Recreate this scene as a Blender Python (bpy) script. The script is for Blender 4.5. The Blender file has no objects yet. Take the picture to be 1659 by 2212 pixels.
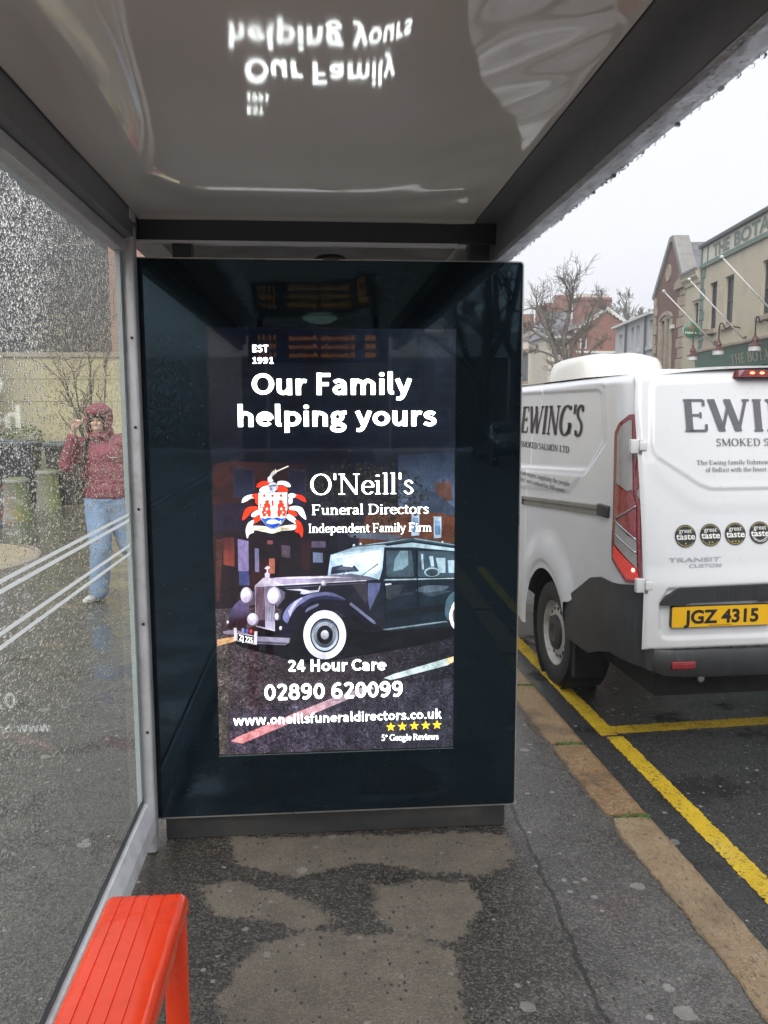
import bpy, bmesh, math, random
import numpy as np
from mathutils import Vector, Matrix

R = math.radians
scene = bpy.context.scene
col = scene.collection
random.seed(7)
rng = np.random.default_rng(11)

# ------------------------------------------------------------------ camera
cam_data = bpy.data.cameras.new('camera')
cam = bpy.data.objects.new('camera', cam_data)
col.objects.link(cam)
scene.camera = cam
cam_data.sensor_fit = 'VERTICAL'
cam_data.sensor_height = 24.0
cam_data.lens = 24.0 * 1749.9 / 2212.0
cam_data.clip_start = 0.05
cam_data.clip_end = 2000
cam.matrix_world = (Matrix.Translation((0, 0, 1.72)) @ Matrix.Rotation(-R(4.482), 4, 'Z')
                    @ Matrix.Rotation(R(90 - 6.874), 4, 'X') @ Matrix.Rotation(-R(0.183), 4, 'Z'))

# ------------------------------------------------------------------ sky, sun, exposure
SUN_EL, SUN_AZ = 42, 202          # degrees; azimuth measured from +Y towards +X
world = bpy.data.worlds.new('World')
scene.world = world
world.use_nodes = True
wn = world.node_tree
sky = wn.nodes.new('ShaderNodeTexSky')
sky.sky_type = 'NISHITA'
sky.sun_disc = False
sky.sun_elevation = R(SUN_EL)
sky.sun_rotation = R(SUN_AZ)
sky.air_density = 1.0
sky.dust_density = 6.0
sky.ozone_density = 1.0
hs = wn.nodes.new('ShaderNodeHueSaturation')
hs.inputs['Saturation'].default_value = 0.10
mixw = wn.nodes.new('ShaderNodeMixRGB')            # cloud cover: evens out the clear-sky gradient
mixw.inputs['Fac'].default_value = 0.8
mixw.inputs['Color2'].default_value = (8.6, 8.9, 9.5, 1)
wn.links.new(sky.outputs[0], hs.inputs['Color'])
wn.links.new(hs.outputs[0], mixw.inputs['Color1'])
bgn = wn.nodes['Background']
wn.links.new(mixw.outputs[0], bgn.inputs['Color'])
bgn.inputs['Strength'].default_value = 0.071
sun_data = bpy.data.lights.new('sun', 'SUN')
sun_data.energy = 1.5
sun_data.angle = R(50)
sun_data.color = (1.0, 0.97, 0.93)
sun = bpy.data.objects.new('sun', sun_data)
col.objects.link(sun)
sd = Vector((math.sin(R(SUN_AZ)) * math.cos(R(SUN_EL)), math.cos(R(SUN_AZ)) * math.cos(R(SUN_EL)), math.sin(R(SUN_EL))))
sun.rotation_euler = sd.to_track_quat('Z', 'Y').to_euler()
scene.view_settings.view_transform = 'Standard'
scene.view_settings.look = 'None'
scene.view_settings.exposure = 0.95
scene.view_settings.gamma = 1.0
scene.cycles.max_bounces = 7
scene.cycles.volume_bounces = 0
scene.cycles.adaptive_threshold = 0.018
scene.cycles.transparent_max_bounces = 12
scene.cycles.caustics_reflective = True

# ------------------------------------------------------------------ helpers
def lin(r, g, b):
    f = lambda c: (c / 255 / 12.92) if c <= 10 else (((c / 255) + 0.055) / 1.055) ** 2.4
    return (f(r), f(g), f(b))

class NT:
    def __init__(s, m): s.t = m.node_tree; s.n = s.t.nodes; s.l = s.t.links
    def new(s, k, **kw):
        n = s.n.new('ShaderNode' + k)
        for a, b in kw.items(): setattr(n, a, b)
        return n
    def link(s, a, b): s.l.new(a, b)
    def coord(s, kind='Object'): return s.new('TexCoord').outputs[kind]
    def noise(s, vec, scale, detail=4, rough=.55, dist=0):
        n = s.new('TexNoise'); n.inputs['Scale'].default_value = scale; n.inputs['Detail'].default_value = detail
        n.inputs['Roughness'].default_value = rough; n.inputs['Distortion'].default_value = dist
        s.link(vec, n.inputs['Vector']); return n.outputs['Fac']
    def vor(s, vec, scale, feature='F1', out='Distance', rnd=1.0):
        n = s.new('TexVoronoi', feature=feature); n.inputs['Scale'].default_value = scale; n.inputs['Randomness'].default_value = rnd
        s.link(vec, n.inputs['Vector']); return n.outputs[out]
    def ramp(s, fac, a, b, lo=0.0, hi=1.0, smooth=True):
        n = s.new('MapRange', interpolation_type='SMOOTHSTEP' if smooth else 'LINEAR')
        n.inputs['From Min'].default_value = a; n.inputs['From Max'].default_value = b
        n.inputs['To Min'].default_value = lo; n.inputs['To Max'].default_value = hi
        s.link(fac, n.inputs['Value']); return n.outputs['Result']
    def math(s, op, a, b=None, c=None):
        n = s.new('Math', operation=op)
        for i, v in enumerate((a, b, c)):
            if v is None: continue
            if isinstance(v, (int, float)): n.inputs[i].default_value = v
            else: s.link(v, n.inputs[i])
        return n.outputs[0]
    def mix(s, fac, a, b, blend='MIX'):
        n = s.new('MixRGB', blend_type=blend)
        for k, v in (('Fac', fac), ('Color1', a), ('Color2', b)):
            if isinstance(v, (int, float)): n.inputs[k].default_value = v
            elif isinstance(v, tuple): n.inputs[k].default_value = (*v[:3], 1)
            else: s.link(v, n.inputs[k])
        return n.outputs[0]
    def math_vec(s, vec, k=.012, scale=60):
        n = s.new('TexNoise'); n.inputs['Scale'].default_value = scale; n.inputs['Detail'].default_value = 3; s.link(vec, n.inputs['Vector'])
        a = s.new('VectorMath', operation='MULTIPLY_ADD'); s.link(n.outputs['Color'], a.inputs[0]); a.inputs[1].default_value = (k, k, k); s.link(vec, a.inputs[2])
        return a.outputs[0]
    def bump(s, h, strength=.5, dist=.01, prev=None):
        n = s.new('Bump'); n.inputs['Strength'].default_value = strength; n.inputs['Distance'].default_value = dist
        s.link(h, n.inputs['Height'])
        if prev is not None: s.link(prev, n.inputs['Normal'])
        return n.outputs[0]
    def mapping(s, vec, scale=(1, 1, 1), rot=(0, 0, 0), loc=(0, 0, 0)):
        n = s.new('Mapping'); n.inputs['Scale'].default_value = scale; n.inputs['Rotation'].default_value = rot
        n.inputs['Location'].default_value = loc
        s.link(vec, n.inputs['Vector']); return n.outputs[0]

def newmat(name):
    m = bpy.data.materials.new(name); m.use_nodes = True
    t = NT(m); b = t.n['Principled BSDF']
    return m, t, b

def setin(t, b, k, v):
    if v is None: return
    if isinstance(v, (int, float)): b.inputs[k].default_value = v
    elif isinstance(v, tuple): b.inputs[k].default_value = (*v[:3], 1)
    else: t.link(v, b.inputs[k])

def mat(name, c, rough=.5, metal=0.0, spec=.5, var=.12, vscale=6, bump=0.0, bscale=60, coat=0.0, rvar=.1, ior=None, dirt=None, dscale=3, damt=.5):
    """painted / plain surface: base colour with slow and fine variation, roughness variation, optional grain and dirt"""
    m, t, b = newmat(name)
    v = t.coord()
    n1 = t.noise(v, vscale, 5); n2 = t.noise(v, vscale * 9, 3)
    k = t.math('ADD', t.math('MULTIPLY', n1, .65), t.math('MULTIPLY', n2, .35))
    lo = tuple(x * (1 - var) for x in c); hi = tuple(min(1, x * (1 + var)) for x in c)
    cc = t.mix(t.ramp(k, .3, .7), lo, hi)
    if dirt is not None:
        cc = t.mix(t.math('MULTIPLY', t.ramp(t.noise(v, dscale, 6, .65), .48, .72), damt), cc, dirt)
    setin(t, b, 'Base Color', cc)
    setin(t, b, 'Roughness', t.ramp(n1, .3, .7, max(0, rough - rvar * rough), min(1, rough + rvar * rough)))
    b.inputs['Metallic'].default_value = metal
    b.inputs['Specular IOR Level'].default_value = spec
    if ior: b.inputs['IOR'].default_value = ior
    if coat: b.inputs['Coat Weight'].default_value = coat; b.inputs['Coat Roughness'].default_value = .04
    if bump:
        t.link(t.bump(t.noise(v, bscale, 4), bump, .01), b.inputs['Normal'])
    return m

def emit(name, c, strength, base=(.01, .01, .01), rough=.05, spec=.5):
    m, t, b = newmat(name)
    setin(t, b, 'Base Color', base); b.inputs['Roughness'].default_value = rough
    b.inputs['Specular IOR Level'].default_value = spec
    setin(t, b, 'Emission Color', c); b.inputs['Emission Strength'].default_value = strength
    return m

class MB:
    """collects vertices and faces, then links them as one mesh object"""
    def __init__(s): s.v = []; s.f = []; s.c = []
    def add(s, vs, fs, c=None):
        o = len(s.v); s.v += [tuple(float(x) for x in p) for p in vs]
        s.f += [tuple(i + o for i in f) for f in fs]
        if c is not None: s.c += list(c) if len(c) == len(vs) and not isinstance(c[0], (int, float)) else [c] * len(vs)
        return s
    def box(s, a, b):
        x0, y0, z0 = a; x1, y1, z1 = b
        return s.add([(x0, y0, z0), (x1, y0, z0), (x1, y1, z0), (x0, y1, z0), (x0, y0, z1), (x1, y0, z1), (x1, y1, z1), (x0, y1, z1)],
                     [(0, 3, 2, 1), (4, 5, 6, 7), (0, 1, 5, 4), (1, 2, 6, 5), (2, 3, 7, 6), (3, 0, 4, 7)])
    def rbox(s, a, b, r=.01, seg=3):
        bm = bmesh.new()
        bmesh.ops.create_cube(bm, size=1)
        for v in bm.verts:
            v.co = Vector([(a[i] + b[i]) / 2 + v.co[i] * (b[i] - a[i]) for i in range(3)])
        bmesh.ops.bevel(bm, geom=bm.edges[:], offset=r, segments=seg, affect='EDGES', profile=.5)
        return s.bm(bm)
    def bm(s, bm):
        bm.verts.index_update()
        s.add([v.co[:] for v in bm.verts], [[v.index for v in f.verts] for f in bm.faces]); bm.free(); return s
    def prism(s, pts, d, ax=1):
        """closed outline pts (2-D) between depths d[0], d[1] along axis ax (0: pts=(y,z), 1: (x,z), 2: (x,y))"""
        n = len(pts)
        def P(p, t): return (t, p[0], p[1]) if ax == 0 else (p[0], t, p[1]) if ax == 1 else (p[0], p[1], t)
        vs = [P(p, d[0]) for p in pts] + [P(p, d[1]) for p in pts]
        tri = tess(pts)
        fs = [tuple(t) for t in tri] + [tuple(n + i for i in reversed(t)) for t in tri]
        fs += [(i, n + i, n + (i + 1) % n, (i + 1) % n) for i in range(n)]
        return s.add(vs, fs)
    def tube(s, path, r, seg=8, cap=True):
        P = [Vector(p) for p in path]; n = len(P)
        rs = r if isinstance(r, (list, tuple)) else [r] * n
        vs = []; fs = []
        up = Vector((0, 0, 1)); prev = None
        for i, p in enumerate(P):
            t = (P[min(i + 1, n - 1)] - P[max(i - 1, 0)])
            t = t.normalized() if t.length > 1e-9 else Vector((0, 0, 1))
            if prev is None:
                a = t.cross(up if abs(t.z) < .95 else Vector((1, 0, 0))).normalized()
            else:
                a = (prev - t * prev.dot(t)).normalized()
            prev = a; b = t.cross(a)
            for k in range(seg):
                q = 2 * math.pi * k / seg
                vs.append(p + a * (math.cos(q) * rs[i]) + b * (math.sin(q) * rs[i]))
        for i in range(n - 1):
            for k in range(seg):
                fs.append((i * seg + k, i * seg + (k + 1) % seg, (i + 1) * seg + (k + 1) % seg, (i + 1) * seg + k))
        if cap: fs += [tuple(reversed(range(seg))), tuple((n - 1) * seg + k for k in range(seg))]
        return s.add(vs, fs)
    def lathe(s, prof, seg=24, o=(0, 0, 0), ax='z', sx=1, sy=1, cap=True):
        vs = []; fs = []; n = len(prof)
        for (r, h) in prof:
            for k in range(seg):
                q = 2 * math.pi * k / seg; a, b = r * math.cos(q) * sx, r * math.sin(q) * sy
                p = (a, b, h) if ax == 'z' else (h, a, b) if ax == 'x' else (a, h, b)
                vs.append((p[0] + o[0], p[1] + o[1], p[2] + o[2]))
        for i in range(n - 1):
            for k in range(seg):
                fs.append((i * seg + k, i * seg + (k + 1) % seg, (i + 1) * seg + (k + 1) % seg, (i + 1) * seg + k))
        if cap and prof[0][0] > 1e-6: fs.append(tuple(reversed(range(seg))))
        if cap and prof[-1][0] > 1e-6: fs.append(tuple((n - 1) * seg + k for k in range(seg)))
        return s.add(vs, fs)
    def ball(s, c, r, seg=10, rings=6):
        r = r if isinstance(r, (tuple, list)) else (r, r, r)
        prof = [(max(math.sin(math.pi * i / rings), 1e-4), -math.cos(math.pi * i / rings)) for i in range(rings + 1)]
        o = len(s.v); s.lathe(prof, seg)
        for i in range(o, len(s.v)):
            x, y, z = s.v[i]; s.v[i] = (c[0] + x * r[0], c[1] + y * r[1], c[2] + z * r[2])
        return s
    def grid(s, fn, nu, nv, keep=None):
        vs = [fn(i, j) for i in range(nu + 1) for j in range(nv + 1)]
        fs = [(i * (nv + 1) + j, (i + 1) * (nv + 1) + j, (i + 1) * (nv + 1) + j + 1, i * (nv + 1) + j + 1)
              for i in range(nu) for j in range(nv) if keep is None or keep(i, j)]
        return s.add(vs, fs)
    def build(s, name, m, parent=None, smooth=False, angle=None, loc=None, kind=None):
        me = bpy.data.meshes.new(name); me.from_pydata(s.v, [], s.f)
        if s.c and len(s.c) == len(s.v):
            a = me.color_attributes.new('col', 'FLOAT_COLOR', 'POINT')
            a.data.foreach_set('color', np.array([(*c[:3], c[3] if len(c) > 3 else 1.0) for c in s.c], dtype=np.float32).ravel())
        me.materials.append(m); me.validate(); me.update()
        if smooth or angle:
            me.polygons.foreach_set('use_smooth', [True] * len(me.polygons))
            if angle: me.set_sharp_from_angle(angle=R(angle))
        o = bpy.data.objects.new(name, me); col.objects.link(o)
        if parent is not None: o.parent = parent
        if loc: o.location = loc
        if kind: o['kind'] = kind
        return o

def tess(pts):
    from mathutils.geometry import tessellate_polygon
    return tessellate_polygon([[Vector((p[0], p[1], 0)) for p in pts]])

def thing(name, label, cat, loc=(0, 0, 0), rotz=0.0, group=None):
    o = bpy.data.objects.new(name, None); col.objects.link(o)
    o.empty_display_size = .2
    o.location = loc; o.rotation_euler = (0, 0, rotz); o['label'] = label; o['category'] = cat
    if group: o['group'] = group
    return o
def tag(o, label, cat, group=None):
    o['label'] = label; o['category'] = cat
    if group: o['group'] = group
    return o
def dup(o, parent=None, loc=None, rotz=None, label=None):
    c = o.copy(); col.objects.link(c)
    if parent is not None: c.parent = parent
    if loc is not None: c.location = loc
    if rotz is not None: c.rotation_euler = (0, 0, rotz)
    if label: c['label'] = label
    for ch in list(o.children): dup(ch, c)
    return c

def smooth_pts(pts, n=6, closed=True):
    P = [np.array(p, float) for p in pts]; N = len(P); out = []
    for i in range(N if closed else N - 1):
        if closed: a, b, c, d = P[i - 1], P[i], P[(i + 1) % N], P[(i + 2) % N]
        else: a, b, c, d = P[max(i - 1, 0)], P[i], P[i + 1], P[min(i + 2, N - 1)]
        for k in range(n):
            t = k / n
            out.append(tuple(.5 * (2 * b + (c - a) * t + (2 * a - 5 * b + 4 * c - d) * t * t + (3 * b - a - 3 * c + d) * t ** 3)))
    if not closed: out.append(tuple(P[-1]))
    return out

def mesh_from_modifiers(o):
    bpy.context.view_layer.update()
    dg = bpy.context.evaluated_depsgraph_get()
    me = bpy.data.meshes.new_from_object(o.evaluated_get(dg))
    o.modifiers.clear(); o.data = me
    return o

# -------- lettering: sans from the built-in face, serif drawn with a broad nib
def sans(txt, bold=0.0):
    """2-D outline triangles of a line of text: verts (x, y), faces; cap height 1"""
    c = bpy.data.curves.new('t', 'FONT'); c.body = txt; c.offset = bold; c.resolution_u = 4; c.fill_mode = 'FRONT'
    o = bpy.data.objects.new('t', c); col.objects.link(o)
    bpy.context.view_layer.update()
    me = bpy.data.meshes.new_from_object(o.evaluated_get(bpy.context.evaluated_depsgraph_get()))
    vs = [(v.co.x / .7, v.co.y / .7) for v in me.vertices]; fs = [tuple(p.vertices) for p in me.polygons]
    bpy.data.objects.remove(o); bpy.data.curves.remove(c); bpy.data.meshes.remove(me)
    return vs, fs

def arc(cx, cy, rx, ry, a0, a1, n=14):
    return [(cx + rx * math.cos(R(a0 + (a1 - a0) * i / n)), cy + ry * math.sin(R(a0 + (a1 - a0) * i / n))) for i in range(n + 1)]
# every stroke: (points, nib weight); nib weight 1 = thick vertical, .35 = hairline; SB/ST = serif at foot / head
def _g():
    L = lambda *p, w=1: (list(p), w)
    sf = lambda x, y, k=.085: ([(x - k, y), (x + k, y)], .3)
    cap, xh, asc, de = 1.0, .66, 1.04, -.3
    G = {}
    def stem(x, y0=0, y1=cap, w=1, b=1, t=1): 
        r = [L((x, y0), (x, y1), w=w)]
        if b: r.append(sf(x, y0 + .02, .15))
        if t: r.append(sf(x, y1 - .02, .15))
        return r
    def low(x, y1=xh, b=1, t=1):
        r = [L((x, 0), (x, y1))]
        if b: r.append(sf(x, .02, .13))
        if t: r.append(([(x - .13, y1 - .03), (x, y1 - .02)], .4))
        return r
    G['O'] = (1.02, [(arc(.5, .5, .42, .49, 0, 360, 28), 1)])
    G['N'] = (1.06, stem(.18, w=.45) + stem(.86, w=.45, b=0) + [L((.16, 1), (.86, 0))])
    G['E'] = (.84, stem(.2) + [L((.2, .98), (.7, .98), w=.4), L((.2, .51), (.58, .51), w=.4), L((.2, .02), (.74, .02), w=.4), L((.7, .98), (.7, .8), w=.4), L((.74, .02), (.75, .22), w=.4), L((.58, .42), (.58, .6), w=.35)])
    G['F'] = (.8, stem(.2) + [L((.2, .98), (.7, .98), w=.4), L((.2, .5), (.58, .5), w=.4), L((.7, .98), (.7, .8), w=.4), L((.58, .42), (.58, .6), w=.35)])
    G['I'] = (.46, stem(.23))
    G['D'] = (.98, stem(.2) + [([(.2, .98), (.45, .98)] + arc(.45, .5, .41, .48, 90, -90, 16) + [(.2, .02)], 1)])
    G['L'] = (.76, stem(.2) + [L((.2, .02), (.7, .02), w=.4), L((.7, .02), (.72, .22), w=.4)])
    G['T'] = (.84, stem(.42, t=0) + [L((.06, .98), (.78, .98), w=.4), L((.07, .98), (.06, .78), w=.4), L((.77, .98), (.78, .78), w=.4)])
    G['W'] = (1.36, [L((.1, 1), (.4, 0)), L((.4, 0), (.68, .9), w=.45), L((.62, 1), (.94, 0)), L((.94, 0), (1.24, 1), w=.45), sf(.1, .98, .12), sf(.62, .98, .1), sf(1.24, .98, .12)])
    G['G'] = (1.0, [(arc(.52, .5, .42, .49, 48, 342, 24), 1), L((.86, .38), (.86, .06)), sf(.84, .4, .14), L((.82, .84), (.84, .98), w=.4)])
    G['S'] = (.68, [(smooth_pts([(.56, .8), (.46, .95), (.3, .98), (.13, .86), (.14, .66), (.34, .53), (.52, .4), (.56, .2), (.42, .04), (.24, .02), (.08, .18)], 5, False), .85), L((.56, .78), (.57, .98), w=.4), L((.08, .02), (.08, .2), w=.4)])
    G['M'] = (1.24, stem(.16, w=.45) + stem(1.06) + [L((.16, 1), (.6, .05)), L((.6, .05), (1.06, 1), w=.45)])
    G['K'] = (.94, stem(.2) + [L((.2, .42), (.72, .98), w=.45), L((.38, .58), (.82, 0)), sf(.74, .98, .12), sf(.82, .02, .12)])
    G['A'] = (.98, [L((.14, 0), (.46, 1), w=.45), L((.46, 1), (.82, 0)), L((.25, .32), (.7, .32), w=.35), sf(.14, .02, .12), sf(.84, .02, .14)])
    G['B'] = (.86, stem(.2) + [([(.2, .98), (.4, .98)] + arc(.42, .75, .26, .23, 90, -90, 12) + [(.2, .52)], .9), ([(.2, .52), (.44, .52)] + arc(.46, .27, .3, .25, 90, -90, 12) + [(.2, .02)], .9)])
    G['R'] = (.92, stem(.2) + [([(.2, .98), (.4, .98)] + arc(.42, .74, .28, .24, 90, -90, 12) + [(.2, .5)], .9), L((.46, .5), (.8, 0)), sf(.82, .02, .11)])
    G['C'] = (.94, [(arc(.52, .5, .42, .49, 46, 314, 24), 1), L((.82, .8), (.83, .98), w=.4)])
    G['H'] = (1.04, stem(.2) + stem(.84) + [L((.2, .5), (.84, .5), w=.35)])
    G['a'] = (.62, [(smooth_pts([(.12, .54), (.22, .64), (.36, .64), (.44, .52), (.44, .3), (.44, .1), (.56, .02)], 4, False), .9), (smooth_pts([(.44, .38), (.28, .36), (.12, .26), (.1, .12), (.2, .02), (.34, .06), (.44, .16)], 4, False), .8)])
    G['b'] = (.7, low(.17, asc, b=0) + [(arc(.36, .33, .24, .32, 150, -150, 18), .95)])
    G['c'] = (.58, [(arc(.36, .33, .27, .32, 45, 320, 18), .95)])
    G['d'] = (.72, low(.54, asc, b=1) + [(arc(.36, .33, .26, .32, 35, 325, 18), .95)])
    G['e'] = (.62, [(arc(.34, .33, .25, .32, 5, 320, 20), .95), L((.1, .36), (.58, .36), w=.35)])
    G['f'] = (.42, [(smooth_pts([(.17, 0), (.17, .5), (.17, .85), (.27, 1.02), (.42, .98)], 4, False), .95), L((.02, .64), (.36, .64), w=.35), sf(.17, .02, .13)])
    G['g'] = (.64, [(arc(.3, .42, .2, .22, 0, 360, 20), .9), (smooth_pts([(.2, .22), (.12, .1), (.24, .02), (.44, 0), (.54, -.12), (.42, -.28), (.22, -.3), (.07, -.2), (.14, -.06)], 4, False), .7), L((.44, .58), (.6, .64), w=.5)])
    G['h'] = (.74, low(.17, asc) + [(smooth_pts([(.17, .45), (.3, .62), (.45, .63), (.55, .5), (.55, .25), (.55, 0)], 4, False), .95), sf(.56, .02, .13)])
    G['i'] = (.36, low(.18) + [(arc(.17, .9, .03, .03, 0, 360, 10), 1.0)])
    G['l'] = (.36, low(.18, asc))
    G['k'] = (.7, low(.17, asc) + [L((.2, .3), (.5, .63), w=.45), L((.3, .4), (.6, 0)), sf(.6, .02, .1), sf(.5, .63, .1)])
    G['m'] = (1.08, low(.17) + [(smooth_pts([(.17, .45), (.3, .62), (.42, .63), (.53, .5), (.53, .25), (.53, 0)], 4, False), .95), (smooth_pts([(.53, .45), (.66, .62), (.78, .63), (.9, .5), (.9, .25), (.9, 0)], 4, False), .95), sf(.53, .02, .12), sf(.91, .02, .12)])
    G['n'] = (.74, low(.17) + [(smooth_pts([(.17, .45), (.3, .62), (.45, .63), (.55, .5), (.55, .25), (.55, 0)], 4, False), .95), sf(.56, .02, .13)])
    G['o'] = (.66, [(arc(.33, .33, .25, .32, 0, 360, 24), .95)])
    G['p'] = (.7, [L((.17, de), (.17, xh)), sf(.17, de + .02, .13), ([(.04, xh - .03), (.17, xh - .02)], .4), (arc(.36, .33, .25, .32, 150, -150, 18), .95)])
    G['r'] = (.5, low(.17) + [(smooth_pts([(.17, .4), (.26, .58), (.38, .65), (.47, .6)], 4, False), .9)])
    G['s'] = (.54, [(smooth_pts([(.44, .52), (.34, .64), (.2, .63), (.12, .5), (.24, .37), (.38, .28), (.44, .14), (.34, .02), (.2, .02), (.09, .14)], 4, False), .8)])
    G['t'] = (.44, [(smooth_pts([(.19, .86), (.19, .5), (.19, .14), (.28, .02), (.42, .06)], 4, False), .95), L((.03, .64), (.4, .64), w=.35)])
    G['u'] = (.74, [(smooth_pts([(.17, .64), (.17, .25), (.22, .06), (.34, .02), (.5, .16)], 4, False), .95), L((.56, .64), (.56, 0)), ([(.05, .63), (.17, .64)], .35), ([(.44, .63), (.56, .64)], .35), ([(.56, .02), (.68, .02)], .35)])
    G['v'] = (.66, [L((.1, .64), (.34, 0)), L((.34, 0), (.56, .64), w=.45), sf(.1, .64, .1), sf(.56, .64, .1)])
    G['w'] = (.96, [L((.1, .64), (.3, 0)), L((.3, 0), (.48, .6), w=.45), L((.46, .64), (.66, 0)), L((.66, 0), (.86, .64), w=.45), sf(.1, .64, .1), sf(.86, .64, .1)])
    G['y'] = (.66, [L((.1, .64), (.35, 0)), (smooth_pts([(.57, .64), (.4, .12), (.28, -.22), (.1, -.28)], 4, False), .5), sf(.1, .64, .1), sf(.57, .64, .1)])
    G["'"] = (.26, [L((.13, 1.02), (.13, .72), w=.8)])
    G[','] = (.28, [(smooth_pts([(.14, .06), (.15, -.06), (.08, -.18)], 3, False), .7)])
    G['5'] = (.66, [L((.14, .97), (.54, .97), w=.5), L((.16, .97), (.14, .56), w=.4), (smooth_pts([(.14, .55), (.32, .62), (.52, .48), (.54, .24), (.38, .03), (.2, .02), (.08, .14)], 5, False), .9)])
    G['1'] = (.5, stem(.26, t=0) + [L((.1, .84), (.26, .98), w=.5)])
    G['0'] = (.68, [(arc(.34, .5, .25, .48, 0, 360, 24), .95)])
    G['*'] = (.5, [L((.25, 1), (.25, .62), w=.6), L((.08, .9), (.42, .72), w=.6), L((.08, .72), (.42, .9), w=.6)])
    G[' '] = (.32, [])
    return G
GLYPH = _g()
def serif(txt, weight=.15, hair=.05, track=0.0):
    vs, fs, x = [], [], 0.0
    for ch in txt:
        w, strokes = GLYPH.get(ch, GLYPH['o'])
        for pts, k in strokes:
            a, b = max(weight * k, hair) / 2, hair / 2 * (1 if k > .34 else .9)
            P = [np.array(p, float) for p in pts]; n = len(P); o = len(vs)
            for i in range(n):
                t = P[min(i + 1, n - 1)] - P[max(i - 1, 0)]; t = t / (np.hypot(*t) + 1e-9)
                nn = np.array([-t[1], t[0]]); d = math.hypot(a * nn[0], b * nn[1]) + 1e-9
                off = np.array([a * a * nn[0], b * b * nn[1]]) / d
                vs += [(x + P[i][0] - off[0], P[i][1] - off[1]), (x + P[i][0] + off[0], P[i][1] + off[1])]
            fs += [(o + 2 * i, o + 2 * i + 2, o + 2 * i + 3, o + 2 * i + 1) for i in range(n - 1)]
        x += w + track
    return vs, fs
def _s():
    L = lambda *p: list(p); x = .73; A = arc; S = smooth_pts; G = {}
    r = .10                                          # half pen, strokes run between pen centres
    bowl = lambda cx, a0=0, a1=360, w=.25: A(cx, x / 2, w, x / 2 - r, a0, a1, 26)
    arch = lambda x0, x1: S([(x0, .30), (x0 + .03, .50), (x0 + .14, x - r + .005), (x0 + (x1 - x0) * .62, x - r - .005), (x1 - .015, .52), (x1, .38)], 5, False) + [(x1, 0)]
    G['O'] = (.92, [A(.46, .5, .34, .40, 0, 360, 34)]); G['C'] = (.76, [A(.46, .5, .34, .40, 44, 316, 28)])
    G['F'] = (.68, [L((.19, 0), (.19, 1)), L((.19, .905), (.64, .905)), L((.19, .49), (.57, .49))]); G['E'] = (.70, G['F'][1] + [L((.19, .095), (.64, .095))])
    G['H'] = (.88, [L((.19, 0), (.19, 1)), L((.69, 0), (.69, 1)), L((.19, .5), (.69, .5))]); G['T'] = (.72, [L((.36, 0), (.36, 1)), L((.04, .905), (.68, .905))])
    G['S'] = (.72, [S([(.60, .80), (.49, .89), (.34, .91), (.19, .82), (.18, .67), (.34, .55), (.50, .46), (.57, .31), (.50, .14), (.33, .09), (.18, .13), (.08, .22)], 6, False)])
    G['u'] = (.76, [S([(.17, x), (.17, .34), (.20, .16), (.32, .085), (.44, .14), (.56, .28)], 5, False), L((.58, 0), (.58, x))])
    G['r'] = (.50, [L((.17, 0), (.17, x)), S([(.17, .36), (.24, .54), (.36, .64), (.49, .62)], 5, False)])
    G['a'] = (.70, [S([(.12, .56), (.22, .635), (.36, .635), (.48, .56), (.51, .42)], 5, False) + [(.51, 0)], S([(.51, .42), (.34, .40), (.18, .32), (.15, .19), (.24, .085), (.38, .10), (.51, .22)], 5, False)])
    G['n'] = (.76, [L((.17, 0), (.17, x)), arch(.17, .58)]); G['h'] = (.76, [L((.17, 0), (.17, 1.06)), arch(.17, .58)])
    G['m'] = (1.14, [L((.17, 0), (.17, x)), arch(.17, .56), arch(.56, .96)])
    G['i'] = (.34, [L((.17, 0), (.17, x)), A(.17, .93, .018, .018, 0, 360, 12)]); G['l'] = (.36, [S([(.17, 1.06), (.17, .5), (.17, .22), (.20, .10), (.31, .085)], 5, False)])
    G['y'] = (.68, [L((.09, x), (.34, .06)), S([(.59, x), (.43, .24), (.33, -.02), (.22, -.17), (.06, -.17)], 5, False)])
    G['e'] = (.70, [A(.37, x / 2, .25, x / 2 - r, 0, 318, 26), L((.12, .385), (.62, .385))])
    G['p'] = (.76, [L((.17, -.28), (.17, x)), bowl(.38, 150, -150)]); G['b'] = (.76, [L((.17, 0), (.17, 1.06)), bowl(.38, 150, -150)])
    G['d'] = (.76, [L((.58, 0), (.58, 1.06)), bowl(.37, 30, 330)]); G['o'] = (.74, [bowl(.37)]); G['c'] = (.60, [bowl(.36, 48, 312, .24)])
    G['g'] = (.70, [A(.31, .46, .17, .185, 0, 360, 22), L((.42, .63), (.66, .66)), S([(.19, .30), (.15, .19), (.26, .115), (.46, .09), (.56, .0), (.50, -.15), (.32, -.20), (.13, -.14), (.12, -.02), (.22, .07)], 5, False)])
    G['s'] = (.60, [S([(.51, .57), (.40, .635), (.27, .64), (.17, .56), (.20, .45), (.34, .38), (.46, .31), (.49, .19), (.40, .09), (.25, .08), (.10, .15)], 6, False)])
    G['t'] = (.48, [S([(.19, .94), (.19, .5), (.20, .2), (.29, .085), (.43, .11)], 5, False), L((.03, .64), (.44, .64))])
    G['f'] = (.42, [S([(.17, 0), (.17, .5), (.17, .84), (.25, .97), (.42, .965)], 5, False), L((.02, .64), (.38, .64))])
    G['k'] = (.72, [L((.17, 0), (.17, 1.06)), L((.17, .28), (.56, x)), L((.33, .44), (.62, 0))])
    G['w'] = (1.06, [L((.09, x), (.28, 0)), L((.28, 0), (.50, x)), L((.54, x), (.75, 0)), L((.75, 0), (.96, x))])
    G['.'] = (.34, [A(.17, .10, .022, .022, 0, 360, 12)])
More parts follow.
